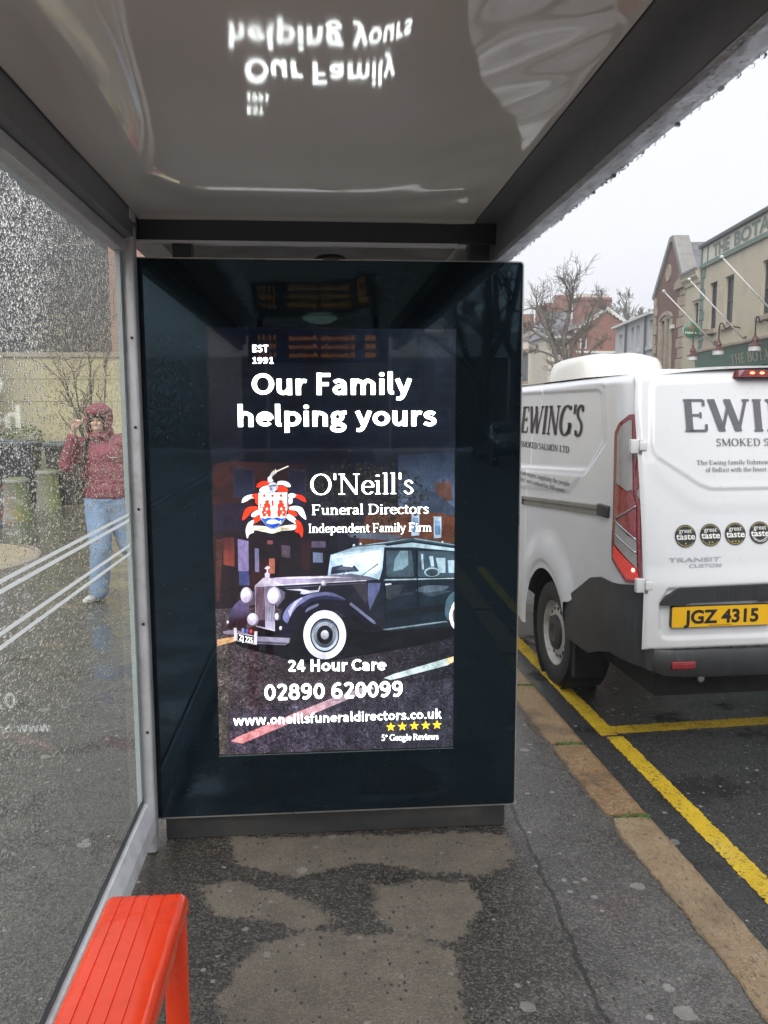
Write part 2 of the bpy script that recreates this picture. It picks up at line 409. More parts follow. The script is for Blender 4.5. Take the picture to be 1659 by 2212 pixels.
    G['0'] = (.70, [A(.35, .49, .225, .39, 0, 360, 30)]); G['1'] = (.66, [L((.38, 0), (.38, .97)), S([(.40, .93), (.30, .83), (.14, .78)], 4, False), L((.12, .09), (.62, .09))])
    G['2'] = (.66, [S([(.11, .78), (.22, .88), (.37, .89), (.50, .80), (.50, .64), (.38, .44), (.14, .10)], 6, False), L((.12, .09), (.60, .09))])
    G['4'] = (.70, [L((.47, 0), (.47, .96)), L((.43, .96), (.11, .33)), L((.08, .29), (.66, .29))])
    G['6'] = (.70, [A(.36, .31, .22, .22, 0, 360, 24), S([(.56, .84), (.45, .89), (.30, .84), (.17, .66), (.14, .40), (.15, .27)], 6, False)])
    G['9'] = (.70, [A(.33, .67, .21, .22, 0, 360, 24), S([(.13, .14), (.24, .09), (.38, .13), (.51, .30), (.55, .55), (.54, .70)], 6, False)])
    G['8'] = (.70, [A(.35, .70, .185, .185, 0, 360, 24), A(.35, .30, .225, .215, 0, 360, 24)])
    G[' '] = (.30, [])
    return G
SGLYPH = _s()
def pen(txt, weight=.19):
    vs, fs, x = [], [], 0.0
    for ch in txt:
        w, strokes = SGLYPH[ch]
        for pts in strokes:
            P = [np.array(p, float) for p in pts if True]
            P = [P[0]] + [b for a, b in zip(P, P[1:]) if np.hypot(*(b - a)) > 1e-4]
            n = len(P); o = len(vs); closed = np.hypot(*(P[0] - P[-1])) < 1e-3
            for i in range(n):
                a, b = P[i - 1] if i else (P[-2] if closed else P[0]), P[i + 1] if i < n - 1 else (P[1] if closed else P[-1])
                t = b - a; t = t / (np.hypot(*t) + 1e-9); nn = np.array([-t[1], t[0]]) * weight / 2 * (1 - .14 * abs(t[0]))
                vs += [(x + P[i][0] - nn[0], P[i][1] - nn[1]), (x + P[i][0] + nn[0], P[i][1] + nn[1])]
            fs += [(o + 2 * i, o + 2 * i + 2, o + 2 * i + 3, o + 2 * i + 1) for i in range(n - 1)]
        x += w
    return vs, fs
def lay(v_f, x0, x1, base, cap, fn, slant=0.0):
    """fit text into x0..x1 (baseline base, cap height cap, all in metres) and map with fn(x, y) -> 3-D"""
    vs, fs = v_f
    lo = min(v[0] for v in vs); hi = max(v[0] for v in vs)
    k = (x1 - x0) / (hi - lo)
    return [fn(x0 + (v[0] - lo) * k + slant * v[1] * cap, base + v[1] * cap) for v in vs], fs
def text_obj(name, v_f, x0, x1, base, cap, fn, m, parent, slant=0.0):
    vs, fs = lay(v_f, x0, x1, base, cap, fn, slant)
    return MB().add(vs, fs).build(name, m, parent)

# ------------------------------------------------------------------ ground
ROAD_Z = -0.08
def kerb_l(y): return 1.196 - 0.0316 * (y - 3.2)          # pavement-side edge of the kerb
def kerb_r(y): return 1.395 - 0.0316 * (y - 3.2)          # road-side edge

def stones(t, v, scale, thr, w=.02):
    """sparse pale chips: one random value per cell, round spot at the cell centre"""
    vo = t.new('TexVoronoi'); vo.inputs['Scale'].default_value = scale; t.link(v, vo.inputs['Vector'])
    sep = t.new('SeparateColor'); t.link(vo.outputs['Color'], sep.inputs[0])
    on = t.math('GREATER_THAN', sep.outputs[0], thr)
    r = t.math('MULTIPLY_ADD', sep.outputs[1], .22, .10)
    wob_ = t.math('MULTIPLY', t.math('SUBTRACT', t.noise(v, scale * 2.6, 4, .7), .5), .34)
    spot = t.math('LESS_THAN', t.math('ADD', vo.outputs['Distance'], wob_), r)
    return t.math('MULTIPLY', on, spot)

def asphalt(name, wet, dry, dry_attr=False, puddle=.5, grain=130, chip=(.30, .29, .27), crack=False):
    m, t, b = newmat(name)
    v = t.coord()
    big = t.noise(v, .9, 6, .6); mid = t.noise(v, 7, 5, .65); fine = t.noise(v, 160, 3, .7)
    agg = t.vor(v, grain, 'F1'); aggc = t.new('TexVoronoi'); aggc.inputs['Scale'].default_value = grain; t.link(v, aggc.inputs['Vector'])
    if dry_attr:
        at = t.new('Attribute'); at.attribute_name = 'col'
        sp = t.new('SeparateColor'); t.link(at.outputs['Color'], sp.inputs[0])
        edge = t.math('ADD', sp.outputs[0], t.math('MULTIPLY', t.math('ADD', t.math('MULTIPLY', t.math('SUBTRACT', t.noise(v, 4.5, 7, .72, .4), .5), 1.3), t.math('MULTIPLY', t.math('SUBTRACT', t.noise(v, 36, 6, .8), .5), 1.0)), 1.0))
        dm = t.ramp(edge, .36, .64)
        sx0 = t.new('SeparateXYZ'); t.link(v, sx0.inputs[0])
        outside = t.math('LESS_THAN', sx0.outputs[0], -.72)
        wet = t.mix(outside, wet, (.060, .063, .060))  # paler outside the roof, standing in for sky reflected by wet ground
        wet = t.mix(t.ramp(t.math('ADD', sx0.outputs[0], t.math('MULTIPLY', t.math('SUBTRACT', t.noise(v, 8, 6, .7), .5), .22)), .74, .86), wet, (.080, .079, .078))  # paler road side paints in the sky sheen on wet pavement
    else:
        dm = t.math('MULTIPLY', t.ramp(big, .52, .7), .35)
    base = t.mix(dm, wet, dry)
    base = t.mix(t.math('MULTIPLY', t.ramp(mid, .35, .7), .55), base, t.mix(.5, base, (.0, .0, .0)))
    sep = t.new('SeparateColor'); t.link(aggc.outputs['Color'], sep.inputs[0])
    base = t.mix(t.math('MULTIPLY', t.ramp(sep.outputs[0], .35, 1.0), .30), base, tuple(min(1, c * 1.9) for c in dry))
    base = t.mix(t.math('MULTIPLY', t.ramp(fine, .5, .8), .35), base, (.014, .013, .012))
    base = t.mix(t.math('MULTIPLY', stones(t, t.mapping(v, scale=(1.5, 1, 1), loc=(7.7, 2.2, 0)), 34, .62), .8), base, (.012, .011, .011))
    edge = t.vor(t.math_vec(v), 88, 'DISTANCE_TO_EDGE')
    gap = t.ramp(edge, .02, .16, 1.0, 0.0)
    base = t.mix(t.math('MULTIPLY', gap, t.math('MULTIPLY_ADD', dm, -.15, .32)), base, (.010, .010, .010))
    glint = stones(t, t.mapping(v, loc=(1.1, 8.2, 0)), 55, .80)
    base = t.mix(t.math('MULTIPLY', glint, .6), base, tuple(c * .75 for c in chip))
    chips = stones(t, v, 26, .90)
    base = t.mix(t.math('MULTIPLY', chips, .8), base, chip)
    gum = stones(t, t.mapping(v, loc=(3.3, 1.7, 0)), 9, .90)
    base = t.mix(t.math('MULTIPLY', gum, .6), base, tuple(c * 1.1 for c in chip))
    moss = t.math('MULTIPLY', t.ramp(t.noise(v, 2.3, 6, .7), .62, .8), .22)
    base = t.mix(moss, base, (.05, .055, .02))
    pd = t.ramp(t.noise(v, 2.1, 5, .6), puddle - .07, puddle + .07)
    pd = t.math('MULTIPLY', pd, t.math('SUBTRACT', 1.0, dm))
    rough = t.math('ADD', t.math('MULTIPLY', dm, .45), t.math('MULTIPLY_ADD', pd, -.09, .13))
    h = t.math('ADD', t.math('MULTIPLY', agg, -.5), t.math('ADD', t.math('MULTIPLY', fine, .5), t.math('MULTIPLY', t.ramp(edge, 0, .3), .9)))
    h = t.math('MULTIPLY', h, t.math('MULTIPLY_ADD', pd, -.9, 1.0))
    if crack:
        sx = t.new('SeparateXYZ'); t.link(v, sx.inputs[0])
        cx = t.math('ADD', t.math('MULTIPLY_ADD', sx.outputs[1], .027, .735), t.math('MULTIPLY', t.math('SUBTRACT', t.noise(v, 7, 5, .75), .5), .07))
        d = t.math('ABSOLUTE', t.math('SUBTRACT', sx.outputs[0], cx))
        wdt = t.math('MULTIPLY_ADD', t.noise(v, 19, 5, .75), .030, -.0075)
        ck = t.math('LESS_THAN', d, wdt)
        ck = t.math('MULTIPLY', ck, t.math('LESS_THAN', sx.outputs[1], 3.6))
        base = t.mix(t.math('MULTIPLY', ck, .92), base, (.006, .006, .005))
        h = t.math('ADD', h, t.math('MULTIPLY', ck, -2.5))
    setin(t, b, 'Base Color', base); setin(t, b, 'Roughness', rough)
    b.inputs['Specular IOR Level'].default_value = .5
    setin(t, b, 'Coat Weight', t.math('MULTIPLY', t.math('SUBTRACT', 1.0, dm), .9)); b.inputs['Coat Roughness'].default_value = .07; b.inputs['Coat IOR'].default_value = 1.33
    t.link(t.bump(h, .45, .003, t.bump(mid, .3, .01)), b.inputs['Coat Normal'])
    t.link(t.bump(h, .7, .0045, t.bump(mid, .30, .012)), b.inputs['Normal'])
    return m

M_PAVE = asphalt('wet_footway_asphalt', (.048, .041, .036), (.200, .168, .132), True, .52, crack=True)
M_ROAD = asphalt('wet_road_asphalt', (.032, .032, .033), (.07, .068, .066), False, .56, 120)
M_EARTH = mat('ground_earth', (.06, .06, .055), .9, bump=.3, bscale=8)

MB().add([(-300, -120, -.3), (300, -120, -.3), (300, 400, -.3), (-300, 400, -.3)], [(0, 1, 2, 3)]).build('ground', M_EARTH, kind='structure')

# pavement: dry patches under the roof are stains with a shape of their own, kept in a point attribute
xs = np.unique(np.round(np.concatenate([[-26, -14, -8, -5, -3, -2, -1.4, -1.0], np.arange(-.8, 1.31, .03)]), 4))
ys = np.unique(np.round(np.concatenate([[-60, -30, -12, -6, -3, -1.5, -.5], np.arange(0, 3.62, .03), [4, 5, 7, 10, 14, 20, 30, 50, 90, 150]]), 4))
DRY = [[(-0.3923, 3.1817), (0.7588, 3.1140), (0.7360, 2.9388), (0.5813, 2.8075), (0.3453, 2.8740), (0.1379, 2.9494), (-0.1093, 2.8656), (-0.3259, 2.9787)],
       [(-0.4637, 2.8352), (-0.3144, 2.8585), (-0.0886, 2.7178), (0.0640, 2.5851), (-0.1001, 2.5436), (-0.2280, 2.6095), (-0.3750, 2.6607)],
       [(0.1465, 2.7840), (0.3373, 2.8067), (0.5241, 2.7820), (0.5364, 2.6244), (0.4146, 2.4336), (0.2406, 2.5201), (0.1718, 2.6549)],
       [(-0.2198, 2.4982), (-0.0073, 2.5359), (0.2991, 2.4860), (0.4219, 2.3871), (0.3969, 2.0857), (0.2681, 1.6790), (-0.3348, 1.7284), (-0.2785, 2.1416), (-0.3164, 2.2404), (-0.2707, 2.4003)]]
def psdf(p, poly):
    P = np.array(poly, float); Q = np.roll(P, -1, 0); e = Q - P; w = np.array(p) - P
    k = np.clip((w * e).sum(1) / (e * e).sum(1), 0, 1); d = w - e * k[:, None]; dist = math.sqrt((d * d).sum(1).min())
    ins = False
    for (xa, ya), (xb, yb_) in zip(P, Q):
        if (ya > p[1]) != (yb_ > p[1]) and p[0] < (xb - xa) * (p[1] - ya) / (yb_ - ya) + xa: ins = not ins
    return -dist if ins else dist
def dryness(x, y):
    if not (-.8 < x < 1.2 and .3 < y < 3.4): return 0.0
    d = min(psdf((x, y), P) for P in DRY)
    return min(1.0, max(0.0, .5 - d / .11))
def pave_pt(i, j):
    x, y = xs[i], ys[j]
    if i == len(xs) - 1: x = kerb_l(y) + .10
    elif x > .9: x = .9 + (x - .9) * (kerb_l(y) + .10 - .9) / (xs[-1] - .9)
    return (x, y, 0)
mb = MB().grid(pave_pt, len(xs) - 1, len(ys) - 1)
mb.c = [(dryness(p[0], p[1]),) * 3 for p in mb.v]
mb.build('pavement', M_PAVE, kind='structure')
MB().add([(kerb_l(-60) + .05, -60, ROAD_Z), (14, -60, ROAD_Z), (18, 200, ROAD_Z), (kerb_l(200) + .05, 200, ROAD_Z)], [(0, 1, 2, 3)]).build('road', M_ROAD, kind='structure')
MB().add([(9.0, -60, .03), (40, -60, .03), (60, 200, .03), (10.4, 200, .03)], [(0, 1, 2, 3)]).build('far_pavement', asphalt('far_pavement_flags', (.06, .06, .06), (.12, .115, .11)), kind='structure')
kb = MB()
for k in range(40):
    y0 = -20 + k * 3.0
    xa = 9.0 + (y0 + 60) * 1.4 / 260; xb = 9.0 + (y0 + 62.99 ) * 1.4 / 260
    kb.add([(xa - .2, y0, ROAD_Z), (xb - .2, y0 + 2.99, ROAD_Z), (xb, y0 + 2.99, ROAD_Z), (xa, y0, ROAD_Z), (xa - .2, y0, .034), (xb - .2, y0 + 2.99, .034), (xb, y0 + 2.99, .034), (xa, y0, .034)],
           [(0, 3, 2, 1), (4, 5, 6, 7), (0, 1, 5, 4), (1, 2, 6, 5), (2, 3, 7, 6), (3, 0, 4, 7)])
kb.build('far_kerb', mat('far_kerb_granite', (.22, .21, .19), .5), kind='structure')

# granite kerb: long stones with worn pavement edges and mossy joints
def granite():
    m, t, b = newmat('granite_kerb')
    v = t.coord()
    at = t.new('Attribute'); at.attribute_name = 'col'
    n = t.noise(v, 5, 6, .65); sp = t.vor(v, 170); n2 = t.noise(v, 60, 5, .7)
    c = t.mix(t.ramp(n, .3, .7), (.235, .155, .078), (.31, .22, .12))
    c = t.mix(1.0, c, at.outputs['Color'], 'MULTIPLY')
    c = t.mix(t.ramp(n2, .44, .7), c, (.33, .27, .18))
    c = t.mix(t.math('MULTIPLY', t.ramp(t.noise(t.mapping(v, scale=(1, .3, 1)), 95, 4, .7), .52, .68), .8), c, (.065, .045, .028))
    c = t.mix(t.math('MULTIPLY', stones(t, v, 70, .55), .55), c, (.07, .055, .045))
    c = t.mix(t.math('MULTIPLY', stones(t, t.mapping(v, loc=(3, 5, 0)), 60, .6), .45), c, (.46, .40, .31))
    c = t.mix(t.math('MULTIPLY', t.ramp(t.noise(v, 3, 5), .50, .68), .6), c, (.09, .065, .04))
    sxk = t.new('SeparateXYZ'); t.link(v, sxk.inputs[0]); kx = t.math('ADD', sxk.outputs[0], t.math('MULTIPLY', t.math('SUBTRACT', sxk.outputs[1], 3.2), .0316))
    rim_ = t.math('ADD', t.math('ABSOLUTE', t.math('SUBTRACT', kx, 1.297)), t.math('MULTIPLY', t.math('SUBTRACT', t.noise(v, 22, 5, .7), .5), .07))
    c = t.mix(t.math('MULTIPLY', t.ramp(rim_, .078, .105), .75), c, (.05, .042, .032))
    setin(t, b, 'Base Color', c); setin(t, b, 'Roughness', t.ramp(n2, .3, .7, .25, .6))
    t.link(t.bump(t.math('ADD', sp, n2), .5, .006), b.inputs['Normal'])
    return m
M_GRAN = granite()
joints = [-6, -4.2, -2.3, -.6, .75, 1.96, 3.20, 3.97, 4.9, 6.1, 7.6, 9.2, 11, 13, 15.5, 18, 22, 27, 34, 44, 60]
tints = [(1, 1, 1), (.9, .9, .95), (1.05, 1, 1), (.95, 1, 1.05), (1, 1, 1.05), (1.12, 1.12, 1.2), (1.0, .82, .62), (1.08, .98, .85)]
kb = MB()
for k in range(len(joints) - 1):
    a, b_ = joints[k] + .017, joints[k + 1] - .017
    n = max(6, int((b_ - a) / .03)) if b_ < 9 else 6
    rr = np.random.default_rng(40 + k)
    wob = np.cumsum(rr.normal(0, .0045, n + 1)); wob -= np.linspace(wob[0], wob[-1], n + 1)
    wob += rr.normal(0, .0018, n + 1)
    inset = rr.uniform(0, .012)
    for i, f in ((0, .016), (1, .006), (n - 1, .008), (n, .02)): wob[i] += f
    off = len(kb.v); cv = []
    for i in range(n + 1):
        y = a + (b_ - a) * i / n
        l = kerb_l(y) + inset + wob[i]; r = kerb_r(y) + rr.normal(0, .0012)
        cv += [(l, y, -.02), (l + .001, y, .004), (l + .006, y, .009), (r - .03, y, .009), (r - .008, y, .003), (r, y, -.02), (r + .004, y, ROAD_Z)]
    fs = [(i * 7 + j, i * 7 + j + 1, (i + 1) * 7 + j + 1, (i + 1) * 7 + j) for i in range(n) for j in range(6)]
    fs += [tuple(range(7)), tuple(n * 7 + q for q in reversed(range(7)))]
    kb.add(cv, fs, tints[k % len(tints)])
kb.build('kerb', M_GRAN, kind='structure')
M_MOSS = mat('joint_moss', (.085, .14, .03), .9, var=.5, vscale=40, bump=.8, bscale=200)
mm = MB()
for y in joints[4:12]:
    rr = np.random.default_rng(int(y * 100) + 90)
    x0 = kerb_l(y) + rr.uniform(.0, .1); x1 = kerb_r(y) - .004
    for q in range(44):
        x = rr.uniform(x0, x1); yy_ = y + rr.normal(0, .009); s = rr.uniform(.004, .011)
        mm.ball((x, yy_, rr.uniform(.002, .007)), (s, s, s * .9), 6, 4)
o = mm.build('kerb_moss', M_MOSS, kind='stuff'); o['label'] = 'green moss growing in the joints between granite kerb stones'

# yellow loading-bay markings, worn and uneven at the edges
def paint():
    m, t, b = newmat('yellow_road_paint')
    v = t.coord()
    worn = t.math('GREATER_THAN', t.math('ADD', t.noise(v, 70, 5, .75), t.math('MULTIPLY', t.noise(v, 5, 4), .35)), .745)
    pit = t.math('MAXIMUM', stones(t, v, 75, .70), stones(t, t.mapping(v, loc=(4, 4, 0)), 38, .75))
    c = t.mix(t.ramp(t.noise(v, 9, 5), .3, .7), (.56, .37, .018), (.68, .47, .03))
    c = t.mix(t.math('MULTIPLY', t.ramp(t.noise(v, 4, 5), .55, .75), .3), c, (.70, .54, .16))
    c = t.mix(t.math('MAXIMUM', t.math('MULTIPLY', worn, .85), t.math('MULTIPLY', pit, .75)), c, (.06, .05, .03))
    setin(t, b, 'Base Color', c); b.inputs['Roughness'].default_value = .4
    t.link(t.bump(t.math('ADD', t.vor(v, 95), t.math('MULTIPLY', worn, .5)), .6, .005), b.inputs['Normal'])
    return m
M_YEL = paint()
def stripe(mb, p0, p1, w, z, step=.012, seed=0):
    rr = np.random.default_rng(seed)
    a, b_ = np.array(p0, float), np.array(p1, float); L = np.hypot(*(b_ - a)); n = max(2, int(L / step)); d = (b_ - a) / L; nn = np.array([-d[1], d[0]])
    vs = []
    for i in range(n + 1):
        c = a + d * L * i / n
        l = c + nn * (w / 2 + rr.normal(0, .0028)); r = c - nn * (w / 2 + rr.normal(0, .0028))
        vs += [(l[0], l[1], z), (r[0], r[1], z)]
    mb.add(vs, [(2 * i, 2 * i + 1, 2 * i + 3, 2 * i + 2) for i in range(n)])
mk = MB()
zz = ROAD_Z + .004
def ylx(y): return 1.622 - .0316 * (y - 4.3)
stripe(mk, (ylx(-3), -3), (ylx(4.24), 4.24), .098, zz, seed=1)
stripe(mk, (ylx(4.26) - .02, 4.262), (ylx(13) - .02, 13), .10, zz, step=.02, seed=2)
stripe(mk, (ylx(4.33) + .031, 4.335), (4.2, 4.50), .11, zz, seed=3)
mk.build('yellow_road_marking', M_YEL, kind='structure')

# ------------------------------------------------------------------ bus shelter
M_CEIL_NAME = 'gloss_ceiling_panel'
def ceiling_mat():
    m, t, b = newmat(M_CEIL_NAME)
    v = t.coord()
    n = t.noise(v, 1.6, 3)
    setin(t, b, 'Base Color', t.mix(t.ramp(n, .3, .7), (.66, .64, .605), (.71, .69, .65)))
    setin(t, b, 'Roughness', t.ramp(t.noise(v, 3, 5), .3, .7, .035, .065))
    b.inputs['IOR'].default_value = 1.95
    w = t.math('ADD', t.noise(t.mapping(v, scale=(1.6, 1, 1)), 2.6, 2, .4), t.math('MULTIPLY', t.noise(v, 17, 2, .5), .035))
    t.link(t.bump(w, .10, .012), b.inputs['Normal'])
    return m
M_CEIL = ceiling_mat()
M_BEAM = mat('dark_grey_painted_steel', (.15, .152, .162), .42, var=.1, vscale=2, dirt=(.06, .056, .05), damt=.4)
M_BLACK = mat('black_painted_steel', (.012, .013, .017), .35, var=.2)
M_ALU = mat('pale_grey_aluminium', (.54, .54, .56), .42, metal=.25, var=.08, vscale=3, dirt=(.2, .19, .17), dscale=9, damt=.35)
M_WHITERAIL = mat('white_powder_coat', (.82, .83, .86), .35, var=.05, dirt=(.25, .24, .21), dscale=8, damt=.4)
def gutter_mat():
    m = bpy.data.materials.new('wet_clear_gutter'); m.use_nodes = True; t = NT(m); t.n.clear(); v = t.coord()
    out = t.new('OutputMaterial'); n = t.noise(t.mapping(v, scale=(3, 1, 1)), 9, 5, .7, .6)
    c = t.mix(t.ramp(n, .35, .65), (.62, .63, .66), (.90, .91, .93))
    c = t.mix(t.math('MULTIPLY', stones(t, t.mapping(v, scale=(2, 1, 1)), 38, .55), .55), c, (.22, .22, .24))
    l = t.new('BsdfTranslucent'); t.link(c, l.inputs['Color']); tr = t.new('BsdfTransparent'); t.link(c, tr.inputs['Color'])
    gl = t.new('BsdfGlossy'); gl.inputs['Roughness'].default_value = .06; t.link(t.bump(t.noise(v, 45, 3), .4, .008), gl.inputs['Normal'])
    d = t.new('BsdfDiffuse'); t.link(c, d.inputs['Color'])
    a = t.new('MixShader'); a.inputs[0].default_value = .45; t.link(l.outputs[0], a.inputs[1]); t.link(tr.outputs[0], a.inputs[2])
    b = t.new('MixShader'); b.inputs[0].default_value = .2; t.link(a.outputs[0], b.inputs[1]); t.link(d.outputs[0], b.inputs[2])
    g = t.new('MixShader'); g.inputs[0].default_value = .12; t.link(b.outputs[0], g.inputs[1]); t.link(gl.outputs[0], g.inputs[2])
    t.link(g.outputs[0], out.inputs['Surface']); return m
M_GUT = gutter_mat()
def drop_mat(name='rain_water'):
    m, t, b = newmat(name)
    v = t.coord()
    setin(t, b, 'Base Color', t.mix(t.noise(v, 40, 2), (.95, .97, 1.0), (1, 1, 1)))
    b.inputs['Roughness'].default_value = .02; b.inputs['IOR'].default_value = 1.33; b.inputs['Transmission Weight'].default_value = 1.0
    return m
M_WATER = drop_mat()

def wet_glass():
    """clear pane whose outer face carries rain drops: drops refract, the rest lets light straight through"""
    m = bpy.data.materials.new('rain_covered_glass'); m.use_nodes = True
    t = NT(m); t.n.clear()
    out = t.new('OutputMaterial'); v = t.coord()
    sx = t.new('SeparateXYZ'); t.link(v, sx.inputs[0])
    edge_n = t.math('MULTIPLY', t.math('SUBTRACT', t.noise(v, 9, 5, .7), .5), .05)
    # margins next to the frame stay dry
    dry_top = t.ramp(t.math('ADD', sx.outputs[2], edge_n), 2.262, 2.275)
    dry_end = t.ramp(t.math('ADD', sx.outputs[1], edge_n), 2.985, 3.0)
    dry = t.math('MAXIMUM', dry_top, dry_end)
    dens = t.math('ADD', t.ramp(sx.outputs[2], .3, 1.25, .10, .40), t.ramp(sx.outputs[2], 1.55, 1.9, 0.0, .26))
    h = None; mask = None
    for sc, off, k in ((170, 0, 1.0), (300, 5.1, .8), (105, 9.3, .5)):
        vo = t.new('TexVoronoi'); vo.inputs['Scale'].default_value = sc; vo.inputs['Randomness'].default_value = 1
        t.link(t.mapping(v, scale=(1, .55, .9), loc=(0, off, off)), vo.inputs['Vector'])
        sp = t.new('SeparateColor'); t.link(vo.outputs['Color'], sp.inputs[0])
        on = t.math('LESS_THAN', sp.outputs[0], t.math('MULTIPLY', dens, k))
        rad = t.math('MULTIPLY_ADD', sp.outputs[1], .28, .26)
        q = t.math('DIVIDE', vo.outputs['Distance'], rad)
        cap = t.math('SQRT', t.math('MAXIMUM', t.math('SUBTRACT', 1.0, t.math('MULTIPLY', q, q)), 0.0))
        hh = t.math('MULTIPLY', t.math('MULTIPLY', cap, on), 150 / sc)
        h = hh if h is None else t.math('MAXIMUM', h, hh)
    h = t.math('MULTIPLY', h, t.math('SUBTRACT', 1.0, dry))
    mask = t.ramp(h, .02, .12)
    bn = t.bump(h, 1.0, .009)
    film = t.math('MULTIPLY', t.math('SUBTRACT', 1.0, dry), t.ramp(t.noise(t.mapping(v, scale=(1, 1, .5)), 30, 4, .6), .2, .8, .008, .035))
    refr = t.new('BsdfRefraction'); refr.inputs['IOR'].default_value = 1.22; refr.inputs['Roughness'].default_value = .02
    refr.inputs['Color'].default_value = (1, 1, 1, 1); t.link(bn, refr.inputs['Normal'])
    gl = t.new('BsdfGlossy'); gl.inputs['Roughness'].default_value = .03; gl.inputs['Color'].default_value = (1, 1, 1, 1)
    tr = t.new('BsdfTransparent'); tr.inputs['Color'].default_value = (.93, .97, .96, 1)
    df = t.new('BsdfDiffuse'); df.inputs['Color'].default_value = (.62, .66, .66, 1)
    fr = t.new('Fresnel'); fr.inputs['IOR'].default_value = 1.45
    m1 = t.new('MixShader'); t.link(mask, m1.inputs[0]); t.link(tr.outputs[0], m1.inputs[1]); t.link(refr.outputs[0], m1.inputs[2])
    m2 = t.new('MixShader'); t.link(film, m2.inputs[0]); t.link(m1.outputs[0], m2.inputs[1]); t.link(df.outputs[0], m2.inputs[2])
    m3 = t.new('MixShader'); t.link(t.math('MULTIPLY', fr.outputs[0], .26), m3.inputs[0]); t.link(m2.outputs[0], m3.inputs[1]); t.link(gl.outputs[0], m3.inputs[2])
    t.link(m3.outputs[0], out.inputs['Surface'])
    return m
M_GLASS = wet_glass()

shelter = thing('bus_shelter', 'grey steel bus shelter with glossy ceiling and rain covered glass side wall', 'bus shelter', (0, 1.5, 0))
def sb(mb, name, m, parent=shelter, **k):
    mb.v = [(x, y - 1.5, z) for x, y, z in mb.v]
    return mb.build(name, m, parent, **k)
Y0, Y1 = -1.35, 4.30
# ceiling, a sheet with turned-down edges; dense enough to be curved a little along the sides
def ceil_pt(i, j):
    x = -.655 + 1.25 * i / NX_; y = Y0 + (Y1E - Y0) * j / NY_
    el, er = i / NX_ * 1.25, (NX_ - i) / NX_ * 1.25; f = min(y - Y0, Y1E - y)
    ss = lambda a, b, v: (lambda t: t * t * t * (t * (6 * t - 15) + 10))(min(max((v - a) / (b - a), 0), 1))
    sr = ss(.03, .52, er); wv = (1 - sr) * ss(0, .1, er)
    z = 2.443 - .046 * ss(.02, .34, el) * sr * ss(.02, .75, f)
    z += wv * (.0022 * math.sin(y * 9 + 3 * math.sin(y * 2.3)) + .0012 * math.sin(y * 23 + x * 14)) + (1 - ss(.02, .34, el)) * .0016 * math.sin(y * 7 + 1)
    z -= .006 * (1 - ss(0, .05, Y1E - y))
    return (x, y, z)
NX_, NY_, Y1E = 80, 420, 3.149
ceil = MB().grid(ceil_pt, NX_, NY_)
sb(ceil, 'ceiling_panel', M_CEIL, smooth=True)
sb(MB().box((-.80, Y0, 2.45), (.72, Y1, 2.53)), 'roof_deck', M_BEAM)
# left beam: dark upper face, paler glazing rail under it
sb(MB().prism([(-.66, 2.436), (-.664, 2.36), (-.70, 2.352), (-.78, 2.352), (-.78, 2.448), (-.66, 2.448)], (Y0, 3.14)), 'side_beam', M_BEAM)
sb(MB().rbox((-.735, Y0, 2.306), (-.692, 3.10, 2.350), .004), 'glazing_rail', M_ALU)
# road side: flat soffit strip, deep fascia face, clear wet gutter lip
sb(MB().box((.599, Y0, 2.440), (.682, Y1, 2.449)), 'soffit_strip', M_BEAM)
sb(MB().prism([(.682, 2.446), (.676, 2.322), (.700, 2.320), (.712, 2.449)], (Y0, Y1)), 'road_fascia', M_BEAM)
gut = MB().prism([(.678, 2.3195), (.742, 2.312), (.746, 2.318), (.746, 2.372), (.742, 2.372), (.741, 2.322), (.701, 2.324)], (Y0, Y1))
sb(gut, 'gutter', M_GUT)
dr = MB(); rr = np.random.default_rng(5)
for k in range(330):
    y = rr.uniform(.6, 4.2); s = rr.uniform(.0025, .0062); q = rr.uniform(0, 1)
    x = .7415 + rr.normal(0, .0015) if q < .7 else rr.uniform(.690, .738)
    dr.ball((x, y, 2.3205 - .11 * (x - .678) - s * .45), (s, s * rr.uniform(.9, 1.6), s * .9), 8, 5)
o = sb(dr, 'water_drops', M_WATER, smooth=True); o['kind'] = 'stuff'
# end beam over the advertising panel with its bright lip
sb(MB().rbox((-.716, 3.150, 2.362), (.678, 3.235, 2.441), .003), 'end_beam', M_BLACK)
sb(MB().box((-.7145, 3.140, 2.352), (.532, 3.152, 2.3615)), 'end_beam_trim', M_ALU)
sb(MB().box((-.655, 3.24, 2.436), (.598, Y1, 2.444)), 'rear_soffit', mat('dim_ceiling_brown', (.035, .028, .024), .6, var=.25, vscale=5, dirt=(.02, .016, .014), dscale=4, damt=.7))  # ceiling beyond the beam, its dimness put into a dark brown tone
